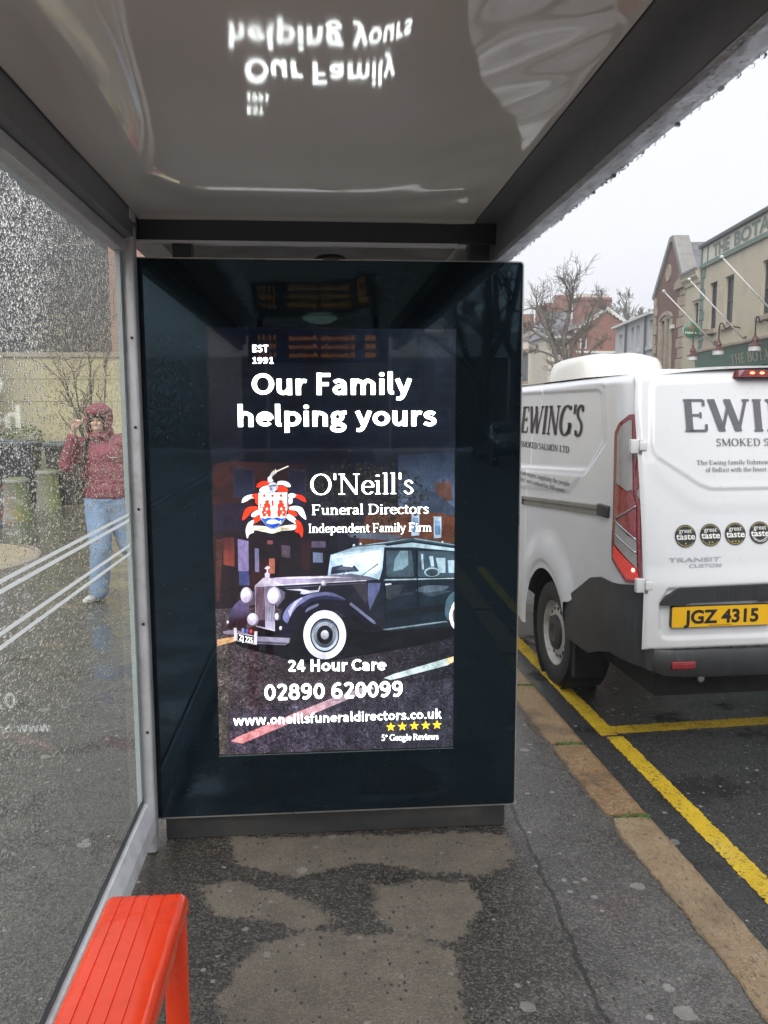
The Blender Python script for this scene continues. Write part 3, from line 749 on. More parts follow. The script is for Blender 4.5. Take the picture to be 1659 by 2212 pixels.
# post, with screw heads as sub-parts
post = sb(MB().rbox((-.716, 3.075, .0), (-.662, 3.135, 2.446), .012, 4), 'post', M_ALU, angle=40)
for z in (1.675, 1.37, .93, .5, 2.0):
    sc_ = MB().lathe([(.0001, -.004), (.0045, -.004), (.006, 0)], 10, (-.680, 3.073 - 1.5, z), 'y')
    sc_.build('screw', M_BLACK, post)
sb(MB().rbox((-.722, 3.02, 2.41), (-.655, 3.10, 2.452), .008), 'post_bracket', M_ALU)
pane = sb(MB().add([(-.712, Y0, .2), (-.712, 3.07, .2), (-.712, 3.07, 2.312), (-.712, Y0, 2.312)], [(0, 1, 2, 3)]), 'glass_pane', M_GLASS)
pane['label'] = 'rain speckled glass side pane'
def vinyl():
    m = bpy.data.materials.new('white_translucent_vinyl'); m.use_nodes = True; t = NT(m); t.n.clear()
    out = t.new('OutputMaterial'); d = t.new('BsdfDiffuse'); l = t.new('BsdfTranslucent'); x = t.new('MixShader')
    c = t.mix(t.noise(t.coord(), 14, 4), (.82, .83, .84), (.90, .91, .92))
    t.link(c, d.inputs['Color']); t.link(c, l.inputs['Color']); x.inputs[0].default_value = .75
    t.link(d.outputs[0], x.inputs[1]); t.link(l.outputs[0], x.inputs[2]); t.link(x.outputs[0], out.inputs['Surface']); return m
M_STRIPE = vinyl()
for z, hgt in ((1.3555, .0105), (1.333, .011), (1.2405, .011), (1.2105, .011)):
    MB().add([(-.7095, Y0 - 1.5, z - hgt / 2), (-.7095, 3.068 - 1.5, z - hgt / 2), (-.7095, 3.068 - 1.5, z + hgt / 2), (-.7095, Y0 - 1.5, z + hgt / 2)], [(0, 1, 2, 3)]).build('glass_stripe', M_STRIPE, pane)
M_SEAL = mat('grey_green_edge_seal', (.33, .38, .375), .3, var=.08, vscale=12, coat=.3)
sb(MB().box((-.722, 3.045, .2), (-.705, 3.079, 2.31)), 'edge_seal', M_SEAL)
sb(MB().prism([(-.735, .09), (-.715, .214), (-.690, .208), (-.668, .15), (-.666, .085)], (Y0, 3.08)), 'bottom_rail', M_WHITERAIL)
sb(MB().box((-.709, Y0, .2085), (-.704, 3.07, .232)), 'glass_gasket', M_BLACK)
for y in (.2, 2.2):
    sb(MB().rbox((-.72, y, 0), (-.68, y + .05, .1), .004), 'rail_foot', M_ALU)

# round ceiling light and departure board hang behind the camera; the dark glass shows them
lampm = emit('lamp_diffuser', (.85, .95, .75), .55, (.6, .62, .55), .3)
cl = thing('ceiling_light', 'round white ceiling light on the shelter roof beside the departure board', 'ceiling light', (.01, .42, 2.434))
MB().lathe([(.0001, -.075), (.07, -.07), (.12, -.045), (.135, -.012), (.135, -.004)], 28).build('diffuser', lampm, cl, smooth=True)
MB().lathe([(.0001, -.0055), (.15, -.005), (.15, .0), (.0001, .0)], 28).build('base', M_BLACK, cl)
brd = thing('departure_board', 'black departure board with amber route numbers hung from the shelter roof', 'display board', (.0, .12, 2.10))
MB().rbox((-.52, -.06, 0), (.52, .06, .25), .01).build('casing', M_BLACK, brd)
MB().box((-.45, -.02, .25), (-.41, .02, .338)).box((.41, -.02, .25), (.45, .02, .338)).build('hanger', M_BLACK, brd)
amber = emit('amber_led', (1.0, .36, .03), 1.7)
scr = MB().box((-.5, .0605, .02), (.5, .063, .23)).build('screen', emit('board_face', (.12, .035, .002), .06, rough=.2), brd)
for k in range(3):
    z = .165 - k * .062
    for name, txt, xa, xb in (('route_number', '8B', .42, .34), ('destination', 'Edenvale Avenue', .26, -.22), ('departure_time', ('11:11', '10:01', '11:21')[k], -.32, -.44)):
        v_, f_ = sans(txt, 0)
        lo = min(p[0] for p in v_); hi = max(p[0] for p in v_)
        text_obj(name, (v_, f_), 0, 1, z, .036, lambda x, zz_, xa=xa, xb=xb: (xa + (xb - xa) * x, .0642, zz_), amber, scr)

# ------------------------------------------------------------------ bench
M_RED = mat('orange_red_gloss_paint', (.88, .050, .006), .26, var=.06, vscale=5, coat=.35, dirt=(.45, .035, .012), dscale=12, damt=.25)
bench = thing('bench', 'orange-red metal perch bench with ribbed seat beside the shelter glass', 'bench', (-.452, 1.0, 0))
sx0, sx1, sy0, sy1, sz = -.095, .105, -1.35, .955, .53
prof = []                       # cross-section of the seat: grooved top with rolled edges
r_ = .022
for k in range(7):
    a = R(180 - 90 * k / 6); prof.append((sx0 + r_ + r_ * math.cos(a), sz - r_ + r_ * math.sin(a)))
for gx in (-.052, -.018, .016, .050):
    prof += [(gx - .0035, sz), (gx - .0015, sz - .003), (gx + .0015, sz - .003), (gx + .0035, sz)]
for k in range(7):
    a = R(90 - 90 * k / 6); prof.append((sx1 - r_ + r_ * math.cos(a), sz - r_ + r_ * math.sin(a)))
prof += [(sx1, sz - .045), (sx1 - .006, sz - .045), (sx1 - .008, sz - r_), (sx1 - .03, sz - .012), (sx0 + .03, sz - .012), (sx0 + .008, sz - r_), (sx0 + .006, sz - .045), (sx0, sz - .045)]
seat = MB()
npf = len(prof); rows = []
ylist = list(np.linspace(sy0, sy1 - .03, 12)) + [sy1 - .03 + .03 * math.sin(R(a)) for a in (20, 40, 60, 75, 90)]
drop = [0] * 12 + [.03 * (1 - math.cos(R(a))) for a in (20, 40, 60, 75, 90)]
for y, d in zip(ylist, drop): rows += [(p[0], y, p[1] - d * .8) for p in prof]
fs = [(i * npf + j, i * npf + (j + 1) % npf, (i + 1) * npf + (j + 1) % npf, (i + 1) * npf + j) for i in range(len(ylist) - 1) for j in range(npf)]
seat.add(rows, fs)
e0 = (len(ylist) - 1) * npf
cap_t = tess(prof); seat.f += [tuple(e0 + q for q in t) for t in cap_t] + [tuple(reversed(t)) for t in cap_t]
seat.build('seat', M_RED, bench, angle=35)
def bench_leg(y):
    g = MB().rbox((.045, y - .05, 0), (.103, y - .006, sz - .012), .016, 4)
    return g.build('leg', M_RED, bench, angle=40)
bench_leg(sy1); bench_leg(-.35)

# ------------------------------------------------------------------ advertising panel
PW0, PW1, PZ0, PZ1 = -.7335, .7345, .107, 2.301
panel = thing('advertising_panel', 'black glass digital advertising panel showing a funeral director advert with a vintage car', 'advertising panel', (.055, 3.15, 0))
def rrect(x0, x1, z0, z1, r, n=6):
    P = []
    for cx, cz, a in ((x1 - r, z1 - r, 0), (x0 + r, z1 - r, 90), (x0 + r, z0 + r, 180), (x1 - r, z0 + r, 270)):
        P += [(cx + r * math.cos(R(a + 90 * k / n)), cz + r * math.sin(R(a + 90 * k / n))) for k in range(n + 1)]
    return P
M_CASE = mat('dark_blue_grey_casing', (.02, .022, .028), .35, var=.15)
def black_glass():
    m, t, b = newmat('black_cover_glass')
    v = t.coord()
    sm = t.noise(t.mapping(v, scale=(3, 3, .35)), 16, 5, .7)
    c = t.mix(t.ramp(t.noise(v, 1.1, 3), .3, .7), (.001, .0035, .007), (.002, .006, .010))
    drip = t.math('MULTIPLY', t.ramp(sm, .66, .8), .35)
    c = t.mix(drip, c, (.035, .045, .05))
    sp = stones(t, v, 120, .965)
    c = t.mix(t.math('MULTIPLY', sp, .5), c, (.08, .10, .11))
    setin(t, b, 'Base Color', c)
    setin(t, b, 'Roughness', t.ramp(t.noise(v, 5, 5, .6), .35, .75, .015, .06))
    b.inputs['IOR'].default_value = 1.5
    b.inputs['Specular Tint'].default_value = (.55, .82, 1.0, 1)
    t.link(t.bump(t.noise(v, 2.2, 2, .4), .05, .01), b.inputs['Normal'])
    return m
M_BG = black_glass()
M_TRIM = mat('silver_edge_trim', (.42, .40, .36), .3, metal=.8, var=.1)
outer = rrect(PW0, PW1, PZ0, PZ1, .016)
inner = rrect(PW0 + .007, PW1 - .007, PZ0 + .007, PZ1 - .007, .010)
MB().prism(rrect(PW0 + .001, PW1 - .001, PZ0 + .001, PZ1 - .001, .016), (.004, .17)).build('casing', M_CASE, panel)
MB().prism(rrect(PW0 + .0055, PW1 - .0055, PZ0 + .0055, PZ1 - .0055, .011), (.0, .004)).build('cover_glass', M_BG, panel)
n = len(outer); rim = MB()
i2 = rrect(PW0 + .0045, PW1 - .0045, PZ0 + .0045, PZ1 - .0045, .0125)
rim.add([(p[0], -.002, p[1]) for p in outer] + [(p[0], -.002, p[1]) for p in i2] + [(p[0], .006, p[1]) for p in outer] + [(p[0], .0005, p[1]) for p in i2],
        [f for k in range(n) for f in ((k, n + k, n + (k + 1) % n, (k + 1) % n), (k, (k + 1) % n, 2 * n + (k + 1) % n, 2 * n + k), (n + k, 3 * n + k, 3 * n + (k + 1) % n, n + (k + 1) % n))])
rim.build('edge_trim', M_TRIM, panel)
MB().rbox((-.700, .035, 0), (.700, .16, .112), .004).build('plinth', mat('grey_steel_plinth', (.026, .025, .025), .6, var=.3, vscale=8, dirt=(.09, .08, .065), damt=.6), panel)
for a, b_ in ((-.597, -.527), (.524, .604)):
    MB().rbox((a, .01, 2.290), (b_, .09, 2.372), .006).build('mounting_bracket', M_BLACK, panel)
MB().lathe([(.0001, .024), (.05, .02), (.066, .008), (.07, -.004)], 24, (-.005, .06, 2.302), 'z').build('sensor_dome', M_BLACK, panel, smooth=True)

# the lit screen: a flat emissive picture
SX0, SX1, SZ0, SZ1 = -.4715, .4715, .3685, 2.0445
def screen_mat():
    m, t, b = newmat('lit_screen_picture')
    at = t.new('Attribute'); at.attribute_name = 'col'
    v = t.coord()
    g = t.vor(v, 170, out='Color'); sp = t.new('SeparateColor'); t.link(g, sp.inputs[0])
    grain = t.math('ADD', t.ramp(sp.outputs[0], 0, 1, .25, 1.35, False), t.math('MULTIPLY', t.math('GREATER_THAN', sp.outputs[1], .93), 1.6))
    grain2 = t.ramp(t.noise(v, 22, 5, .7), .25, .75, .55, 1.45)
    k = t.mix(at.outputs['Alpha'], (1, 1, 1), grain)
    k = t.mix(at.outputs['Alpha'], k, t.mix(1.0, k, grain2, 'MULTIPLY'))
    soft = t.math('MULTIPLY', t.ramp(t.noise(v, 11, 5, .6, .8), .28, .72, .62, 1.3), t.ramp(t.noise(t.mapping(v, scale=(1, 1, .5)), 60, 4, .6), .3, .7, .82, 1.14))
    k = t.mix(1.0, k, soft, 'MULTIPLY')
    e = t.mix(1.0, at.outputs['Color'], k, 'MULTIPLY')
    setin(t, b, 'Base Color', (.004, .005, .007)); b.inputs['Roughness'].default_value = .03
    setin(t, b, 'Emission Color', e); b.inputs['Emission Strength'].default_value = 1.05
    return m
M_SCR = screen_mat()
M_WTXT = emit('lit_white', (.93, 1.0, .97), 3.6)
M_WTXT2 = emit('lit_soft_white', (.93, .96, .95), 1.3)
screen = MB().box((SX0 - .004, -.0012, SZ0 - .004), (SX1 + .004, .002, SZ1 + .004)).build('screen', mat('screen_bezel', (.006, .007, .009), .08), panel)
MB().box((SX0 - .004, -.0022, SZ0 - .0085), (SX1 + .004, -.0006, SZ0 - .0045)).build('screen_lip', mat('screen_lip', (.16, .22, .23), .25, metal=.6), screen)

C = lambda r, g, b, a=0.0: (*lin(r, g, b), a)
art = MB(); LAYER = [0]
def nexty():
    LAYER[0] += 1
    return -.0014 - LAYER[0] * .00005
def paint_poly(pts, c, y=None):
    """flat coloured shape of the picture; c one colour or a function of (x, z)"""
    y = nexty() if y is None else y
    pts = [(min(max(p[0], SX0), SX1), min(max(p[1], SZ0), SZ1)) for p in pts]
    cols = [c(*p) for p in pts] if callable(c) else [c] * len(pts)
    art.add([(p[0], y, p[1]) for p in pts], [tuple(t) for t in tess(pts)], cols)
def vgrad(z0, c0, z1, c1):
    def f(x, z):
        k = min(max((z - z0) / (z1 - z0), 0), 1); return tuple(c0[i] + (c1[i] - c0[i]) * k for i in range(4))
    return f
def hgrad(x0, c0, x1, c1):
    def f(x, z):
        k = min(max((x - x0) / (x1 - x0), 0), 1); return tuple(c0[i] + (c1[i] - c0[i]) * k for i in range(4))
    return f
def ell(cx, cz, rx, rz, a0=0, a1=360, n=36): return [(cx + rx * math.cos(R(a0 + (a1 - a0) * k / n)), cz + rz * math.sin(R(a0 + (a1 - a0) * k / n))) for k in range(n)]
def ell_pts(c, rim_x, rim_z, n=36): return ell(c[0], c[1], abs(rim_x[0] - c[0]), abs(rim_z[1] - c[1]), n=n)

# background: night-blue gradient over a soft street scene
NU, NV = 150, 260
def wob(x, z, s): return math.sin(x * 21 * s + 3.1 * z * s) * math.sin(z * 17 * s - 1.7 * x * s)
def bgcol(i, j):
    x = SX0 + (SX1 - SX0) * i / NU; z = SZ0 + (SZ1 - SZ0) * j / NV
    top = np.array(lin(3, 6, 14)); tr = np.array(lin(22, 29, 38)); mid = np.array(lin(3, 8, 20))  # paler top right paints in the reflection on the cover glass
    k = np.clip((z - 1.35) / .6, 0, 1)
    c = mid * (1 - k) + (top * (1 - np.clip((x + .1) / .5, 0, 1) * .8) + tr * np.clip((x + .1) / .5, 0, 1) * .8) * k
    c = c * (1 + .25 * wob(x, z, 1.0))
    k2 = np.clip((1.54 - z) / .22, 0, 1)                     # street photograph fades in
    street = np.array(lin(20, 22, 34)) * (1 + .3 * wob(x, z, 2.0))
    if x < -.13: street = street * .4 + np.array(lin(44, 22, 22)) * .75
    if x > .3: street = street * .5 + np.array(lin(74, 92, 116)) * .6
    c = c * (1 - k2) + street * k2
    return (*np.clip(c, 0, 1), 0.0)
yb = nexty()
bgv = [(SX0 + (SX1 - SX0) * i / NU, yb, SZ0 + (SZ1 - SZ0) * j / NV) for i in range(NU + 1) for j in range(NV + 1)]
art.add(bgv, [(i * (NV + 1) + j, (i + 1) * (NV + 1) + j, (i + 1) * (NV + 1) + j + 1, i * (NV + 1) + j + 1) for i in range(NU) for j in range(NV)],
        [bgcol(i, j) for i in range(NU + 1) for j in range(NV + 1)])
# left brick building
paint_poly([(-0.4744, 1.2139), (-0.4654, 1.5317), (-0.3935, 1.5432), (-0.1077, 1.5288), (-0.1042, 1.3446), (-0.4007, 1.3790)], hgrad(-.47, C(46,20,20,.25), -.2, C(22,13,20,.25)))
for q in ([(-0.3899, 1.5190), (-0.3103, 1.5122), (-0.3099, 1.3933), (-0.3910, 1.4034)], [(-0.1776, 1.5142), (-0.1111, 1.5044), (-0.1131, 1.3664), (-0.1768, 1.3794)]):
    paint_poly(q, C(34,33,48)); cxm = sum(p[0] for p in q) / 4; czm = sum(p[1] for p in q) / 4
    paint_poly([(cxm + (p[0] - cxm) * .88, czm + (p[1] - czm) * .92) for p in q], vgrad(czm - .05, C(26,30,52), czm + .05, C(12,14,30)))
paint_poly([(-0.4699, 1.3737), (-0.3825, 1.3819), (0.0427, 1.3055), (0.0854, 1.2425), (-0.4732, 1.2540)], hgrad(-.47, C(30,20,36), .05, C(16,16,28)))
# ground floor left
paint_poly([(-0.4637, 1.2705), (0.0114, 1.2636), (0.0083, 0.9481), (-0.4724, 0.9589)], hgrad(-.47, C(26,14,20,.2), .0, C(10,10,20)))
for q, c in (([(-0.4616, 1.2397), (-0.4343, 1.2454), (-0.4561, 0.9964), (-0.4683, 0.9966)], C(60,34,28,.4)), ([(-0.4342, 1.2485), (-0.3919, 1.2479), (-0.3936, 1.1330), (-0.4359, 1.1400)], vgrad(1.10, C(150,64,38), 1.16, C(66,30,32))),
             ([(-0.3788, 1.2415), (-0.3378, 1.2316), (-0.3393, 1.1133), (-0.3801, 1.1140)], C(112,100,140)), ([(-0.3770, 1.1140), (-0.3393, 1.1133), (-0.3369, 1.0568), (-0.3772, 1.0576)], C(52,58,100)), ([(-0.3141, 1.2033), (-0.2983, 1.2011), (-0.2991, 1.1094), (-0.3149, 1.1097)], C(100,100,135)),
             ([(-0.2601, 1.1619), (-0.2381, 1.1627), (-0.2380, 1.1020), (-0.2601, 1.1024)], C(150,92,76)), ([(-0.2102, 1.2140), (-0.1767, 1.2104), (-0.1775, 1.1636), (-0.2111, 1.1673)], C(70,58,70)), ([(-0.0881, 1.1839), (-0.0499, 1.1802), (-0.0504, 1.1425), (-0.0886, 1.1432)], C(84,94,120)),
             ([(-0.2648, 1.2335), (-0.2435, 1.2332), (-0.2438, 1.2177), (-0.2651, 1.2180)], C(110,60,62)), ([(-0.1366, 1.2284), (-0.0998, 1.2279), (-0.1013, 1.1152), (-0.1321, 1.1157)], C(34,16,18)), ([(-0.0936, 1.2278), (-0.0383, 1.2269), (-0.0386, 1.2019), (-0.0940, 1.2028)], C(70,60,80))):
    paint_poly(q, c)
# right terrace: sky, roof, brick, windows
paint_poly([(0.2474, 1.5628), (0.4699, 1.5736), (0.4717, 1.3374), (0.2472, 1.3402)], vgrad(1.35, C(64,80,102), 1.5, C(20,28,44)))
paint_poly([(0.3935, 1.4195), (0.3934, 1.4506), (0.4339, 1.4657), (0.4590, 1.4499), (0.4626, 1.3813), (0.4218, 1.3818)], C(70,48,42))
for u in (0,): paint_poly([(0.4090, 1.4504), (0.4120, 1.4678), (0.4182, 1.4677), (0.4202, 1.4515), (0.4339, 1.4526), (0.4351, 1.4700), (0.4413, 1.4700), (0.4427, 1.4501)], C(60,70,90))
paint_poly([(0.2534, 1.3526), (0.3280, 1.4326), (0.3966, 1.4132), (0.4716, 1.3531), (0.4718, 1.3186), (0.3344, 1.3454)], C(44,54,70,.15))
paint_poly([(0.1231, 1.3293), (0.2845, 1.3585), (0.4718, 1.3186), (0.4727, 1.1987), (0.0851, 1.2049)], C(74,44,32,.35))
for q in ([(0.3001, 1.3333), (0.3313, 1.3317), (0.3315, 1.2451), (0.3002, 1.2424)], [(0.3877, 1.3197), (0.4190, 1.3180), (0.4195, 1.2343), (0.3899, 1.2316)]):
    paint_poly(q, C(140,156,172)); cxm = sum(p[0] for p in q) / 4; czm = sum(p[1] for p in q) / 4
    paint_poly([(cxm + (p[0] - cxm) * .7, czm + (p[1] - czm) * .42 + .009) for p in q], C(96,122,150))
    paint_poly([(cxm + (p[0] - cxm) * .7, czm + (p[1] - czm) * .42 - .012) for p in q], C(70,96,126))
paint_poly([(0.0422, 1.2556), (0.1599, 1.2570), (0.2658, 1.2429), (0.2346, 1.2245), (0.0606, 1.2397)], C(70,78,92))
# tree foliage, many small leaf patches
rt = np.random.default_rng(3)
yt = nexty()
for k in range(900):
    a, r = rt.uniform(0, 2 * math.pi), math.sqrt(rt.uniform(0, 1))
    x, z = .12 + .235 * r * math.cos(a) + rt.normal(0, .02), 1.395 + .135 * r * math.sin(a) + rt.normal(0, .015)
    s = rt.uniform(.003, .009); v_ = rt.uniform(.25, 1.1)
    paint_poly([(x + s * math.cos(q + k) * rt.uniform(.5, 1), z + s * math.sin(q + k) * rt.uniform(.5, 1)) for q in (0, 1.1, 2.3, 3.6, 4.9)],
               tuple(c * v_ for c in lin(44, 42, 34)) + (.3,), yt - k * 4e-8)
# asphalt with painted line
paint_poly([(-0.4752, 0.9653), (-0.2886, 0.9675), (-0.1037, 0.9507), (0.4746, 0.9377), (0.4765, 0.6767), (0.4791, 0.3232), (-0.4767, 0.3525)], hgrad(-.47, C(64,54,58,1), .05, C(26,28,36,1)))
paint_poly([(-0.4695, 0.8428), (-0.4263, 0.8545), (-0.4383, 0.3886), (-0.4700, 0.3700)], C(72,66,62,1))
paint_poly([(-0.4343, 0.5456), (0.4766, 0.6615), (0.4789, 0.3548), (-0.4387, 0.3754)], hgrad(-.43, C(58,50,62,1), .3, C(42,44,54,1)))
paint_poly([(-0.4695, 0.8416), (-0.4018, 0.8527), (-0.3930, 0.8352), (-0.4671, 0.8161)], C(190,150,110,.4))
paint_poly([(0.1891, 0.6667), (0.2273, 0.6819), (0.4446, 0.7413), (0.4447, 0.7118), (0.2177, 0.6573)], hgrad(.2, C(176,190,192,.3), .45, C(168,190,190,.3)))
paint_poly([(0.4446, 0.7413), (0.4753, 0.7483), (0.4755, 0.7260), (0.4447, 0.7118)], C(220,185,140,.3))
paint_poly([(-0.4250, 0.4236), (-0.3996, 0.4398), (-0.2357, 0.5064), (-0.0079, 0.5940), (0.1318, 0.6402), (0.1508, 0.6239), (0.0172, 0.5716), (-0.1984, 0.4854), (-0.3816, 0.4129)], hgrad(-.43, C(205,120,120,.35), .15, C(150,146,160,.35)))
# car shadow, body and cabin
paint_poly(smooth_pts([(-0.3964, 0.8238), (-0.2308, 0.7682), (-0.1067, 0.7325), (0.0820, 0.7597), (0.2720, 0.7871), (0.4754, 0.8339), (0.4749, 0.8989), (0.0205, 0.9223), (-0.2899, 0.9040)], 4), C(6,8,14,.1))
paint_poly([(-0.0288, 1.0854), (-0.0191, 1.1734), (0.0852, 1.2087), (0.1971, 1.2220), (0.3033, 1.2374), (0.3849, 1.2254), (0.4726, 1.2095), (0.4751, 0.8729), (0.1961, 0.8603), (0.1080, 0.8946), (0.0083, 0.9481)], hgrad(.0, C(16,20,34), .47, C(14,30,40)))
paint_poly([(-0.0192, 1.1715), (0.0758, 1.2032), (0.1909, 1.2095), (0.2033, 1.2043), (0.3033, 1.2166), (0.4728, 1.1905), (0.4728, 1.1797), (0.3065, 1.1976), (0.1939, 1.1994), (-0.0143, 1.1652)], hgrad(.02, C(120,140,155), .47, C(150,176,186)))
paint_poly([(0.0758, 1.2051), (0.1971, 1.2233), (0.3033, 1.2374), (0.3849, 1.2254), (0.4726, 1.2095), (0.4727, 1.1987), (0.3033, 1.2241), (0.1971, 1.2120)], C(44,64,74))
for q in ([(0.0665, 1.2052), (0.0697, 1.2140), (0.0759, 1.2139), (0.0777, 1.2063)], [(0.0945, 1.2104), (0.0964, 1.2186), (0.1020, 1.2185), (0.1038, 1.2109)], [(0.4196, 1.2135), (0.4214, 1.2211), (0.4265, 1.2197), (0.4278, 1.2121)]): paint_poly(q, C(190,205,215))
paint_poly([(-0.0325, 1.0855), (-0.0191, 1.1734), (0.1921, 1.1995), (0.1843, 1.1099), (0.1716, 1.0689), (0.1466, 1.0789), (0.0595, 1.0964)], C(150,172,190))
paint_poly([(-0.0225, 1.0935), (-0.0130, 1.1651), (0.1796, 1.1896), (0.1749, 1.1101), (0.1623, 1.0945), (0.0595, 1.1046)], hgrad(.0, C(150,172,200), .2, C(188,206,222)))
paint_poly([(-0.0200, 1.0941), (-0.0160, 1.1230), (0.0225, 1.1318), (0.0753, 1.1277), (0.0938, 1.1040), (0.0595, 1.1040)], C(34,42,60))
for q in ([(0.0253, 1.0926), (0.0283, 1.0913), (0.0797, 1.1421), (0.0760, 1.1447)], [(0.0999, 1.0874), (0.1036, 1.0861), (0.1694, 1.1317), (0.1656, 1.1356)]): paint_poly(q, C(58,64,72))
paint_poly([(0.2001, 1.1855), (0.3002, 1.1851), (0.3110, 1.0853), (0.3066, 1.0784), (0.2061, 1.0803), (0.1999, 1.0906)], C(46,62,72))
paint_poly([(0.2564, 1.1845), (0.2846, 1.1841), (0.2877, 1.1271), (0.2626, 1.1085), (0.2281, 1.1028), (0.2344, 1.1533)], C(92,116,128))
paint_poly([(0.3285, 1.1821), (0.4729, 1.1772), (0.4736, 1.0752), (0.3299, 1.0780), (0.3249, 1.0883)], C(48,66,78))
for q in ([(0.3694, 1.1605), (0.3852, 1.1615), (0.3917, 1.1189), (0.3790, 1.1191)], [(0.3978, 1.1537), (0.4357, 1.1530), (0.4361, 1.0926), (0.4107, 1.0930)], [(0.4452, 1.1433), (0.4731, 1.1429), (0.4735, 1.0919), (0.4487, 1.0923)], [(0.3379, 1.1706), (0.3461, 1.1704), (0.3501, 1.1069), (0.3425, 1.1070)]): paint_poly(q, C(140,164,178))
paint_poly(ell_pts(*[(0.3823, 1.0967), (0.4139, 1.0962), (0.3822, 1.1158)]), C(128,150,160)); paint_poly(ell_pts(*[(0.3823, 1.0948), (0.4069, 1.0944), (0.3822, 1.1095)]), C(40,54,64))
paint_poly([(0.1904, 1.0705), (0.4736, 1.0727), (0.4737, 1.0676), (0.1904, 1.0641)], C(90,110,120))
paint_poly([(0.1916, 1.0526), (0.2186, 1.0547), (0.2205, 1.0495), (0.1935, 1.0462)], C(200,210,215))
# bonnet
paint_poly([(-0.2254, 1.0546), (0.1278, 1.0679), (0.1716, 1.0689), (0.1929, 0.8603), (0.1206, 0.8943), (0.0210, 0.9734), (-0.2014, 1.0257)], hgrad(-.2, C(10,12,22), .15, C(22,24,34)))
paint_poly([(-0.2831, 1.0821), (-0.1880, 1.0885), (-0.0275, 1.0898), (0.0595, 1.0964), (0.1373, 1.0823), (0.1654, 1.0710), (0.1216, 1.0680), (-0.2132, 1.0531), (-0.2437, 1.0612)], hgrad(-.28, C(168,156,186), .1, C(60,66,80)))
paint_poly([(-0.2371, 1.0850), (-0.0275, 1.0879), (0.0221, 1.0845), (-0.1881, 1.0816)], C(210,200,215))
paint_poly([(-0.2131, 1.0594), (0.1216, 1.0693), (0.1216, 1.0661), (-0.2132, 1.0543)], C(176,176,190))
paint_poly([(0.1278, 1.0571), (0.1778, 1.0561), (0.1715, 1.0276), (0.1334, 0.9453), (0.1262, 0.9966)], C(70,76,110))
paint_poly([(0.0623, 1.0584), (0.1215, 1.0604), (0.1275, 1.0030), (0.1210, 0.9712), (0.0838, 1.0230)], C(44,42,50))
paint_poly([(0.1966, 1.0462), (0.2657, 1.0480), (0.2594, 1.0194), (0.2153, 0.9884), (0.1996, 0.9951)], C(44,50,56))
paint_poly(smooth_pts([(0.3162, 1.0246), (0.3603, 1.0429), (0.4491, 1.0379), (0.4111, 1.0163), (0.3478, 1.0144)], 4), C(66,80,92))
# radiator, mascot
paint_poly([(-0.3174, 1.0552), (-0.2831, 1.0859), (-0.2616, 1.0867), (-0.2101, 1.0555), (-0.2408, 1.0517), (-0.2425, 0.8710), (-0.3161, 0.8907)], hgrad(-.33, C(120,112,130), -.24, C(196,188,205)))
paint_poly([(-0.3138, 1.0513), (-0.2795, 1.0506), (-0.2792, 0.8860), (-0.3135, 0.8951)], C(34,26,36))
for k in range(7):
    f = k / 7
    a, b_ = [(-0.3138, 1.0513), (-0.2795, 1.0506), (-0.2792, 0.8860), (-0.3135, 0.8951)][0], [(-0.3138, 1.0513), (-0.2795, 1.0506), (-0.2792, 0.8860), (-0.3135, 0.8951)][1]
    x = a[0] + (b_[0] - a[0]) * (f + .06)
    paint_poly([(x, a[1]), (x + .0022, a[1]), (x + .0052, a[1] - .134), (x + .003, a[1] - .134)], C(112, 92, 112))
paint_poly([(-0.2795, 1.0525), (-0.2426, 1.0537), (-0.2436, 0.8736), (-0.2780, 0.8847)], vgrad(.93, C(150,146,168), 1.05, C(96,92,116)))
for k in range(6):
    a, b_ = [(-0.2795, 1.0525), (-0.2426, 1.0537)]
    x = a[0] + (b_[0] - a[0]) * (k + .5) / 6
    paint_poly([(x, a[1] - .004), (x + .0014, a[1] - .004), (x + .004, a[1] - .14), (x + .0026, a[1] - .14)], C(40, 36, 50))
paint_poly([(-0.2763, 1.0870), (-0.2772, 1.1027), (-0.2710, 1.1070), (-0.2683, 1.1182), (-0.2780, 1.1234), (-0.2668, 1.1338), (-0.2559, 1.1274), (-0.2634, 1.1181), (-0.2637, 1.1069), (-0.2576, 1.1017), (-0.2592, 1.0867)], C(186,176,196))
# far wing, lamps
paint_poly(smooth_pts([(-0.4194, 0.8817), (-0.4214, 0.9230), (-0.4050, 0.9701), (-0.3706, 1.0021), (-0.3434, 0.9845), (-0.3483, 0.9054), (-0.3890, 0.8746)], 5), vgrad(.92, C(14,12,26), 1.03, C(96,90,134)))
def lamp(c, rx, rz, inner=.82):
    c = c[0]
    paint_poly(ell(c[0], c[1], rx, rz), vgrad(c[1] - rz, C(66,60,80), c[1] + rz, C(180,176,200)))
    paint_poly(ell(c[0] - rx * .12, c[1], rx * inner, rz * inner), vgrad(c[1] - rz, C(158,146,176), c[1] + rz, C(226,220,238)))
    paint_poly(ell(c[0] - rx * .25, c[1] + rz * .25, rx * .3, rz * .35), C(245,240,250))
paint_poly([(-0.3482, 1.0445), (-0.3179, 1.0313), (-0.3178, 0.9808), (-0.3437, 0.9750)], C(70,66,84)); paint_poly([(-0.2377, 1.0548), (-0.1983, 1.0256), (-0.2018, 1.0036), (-0.2332, 0.9663)], C(80,76,96))
lamp([(-0.3501, 1.0162)], .0235, .034); lamp([(-0.2435, 1.0120)], .0265, .037)
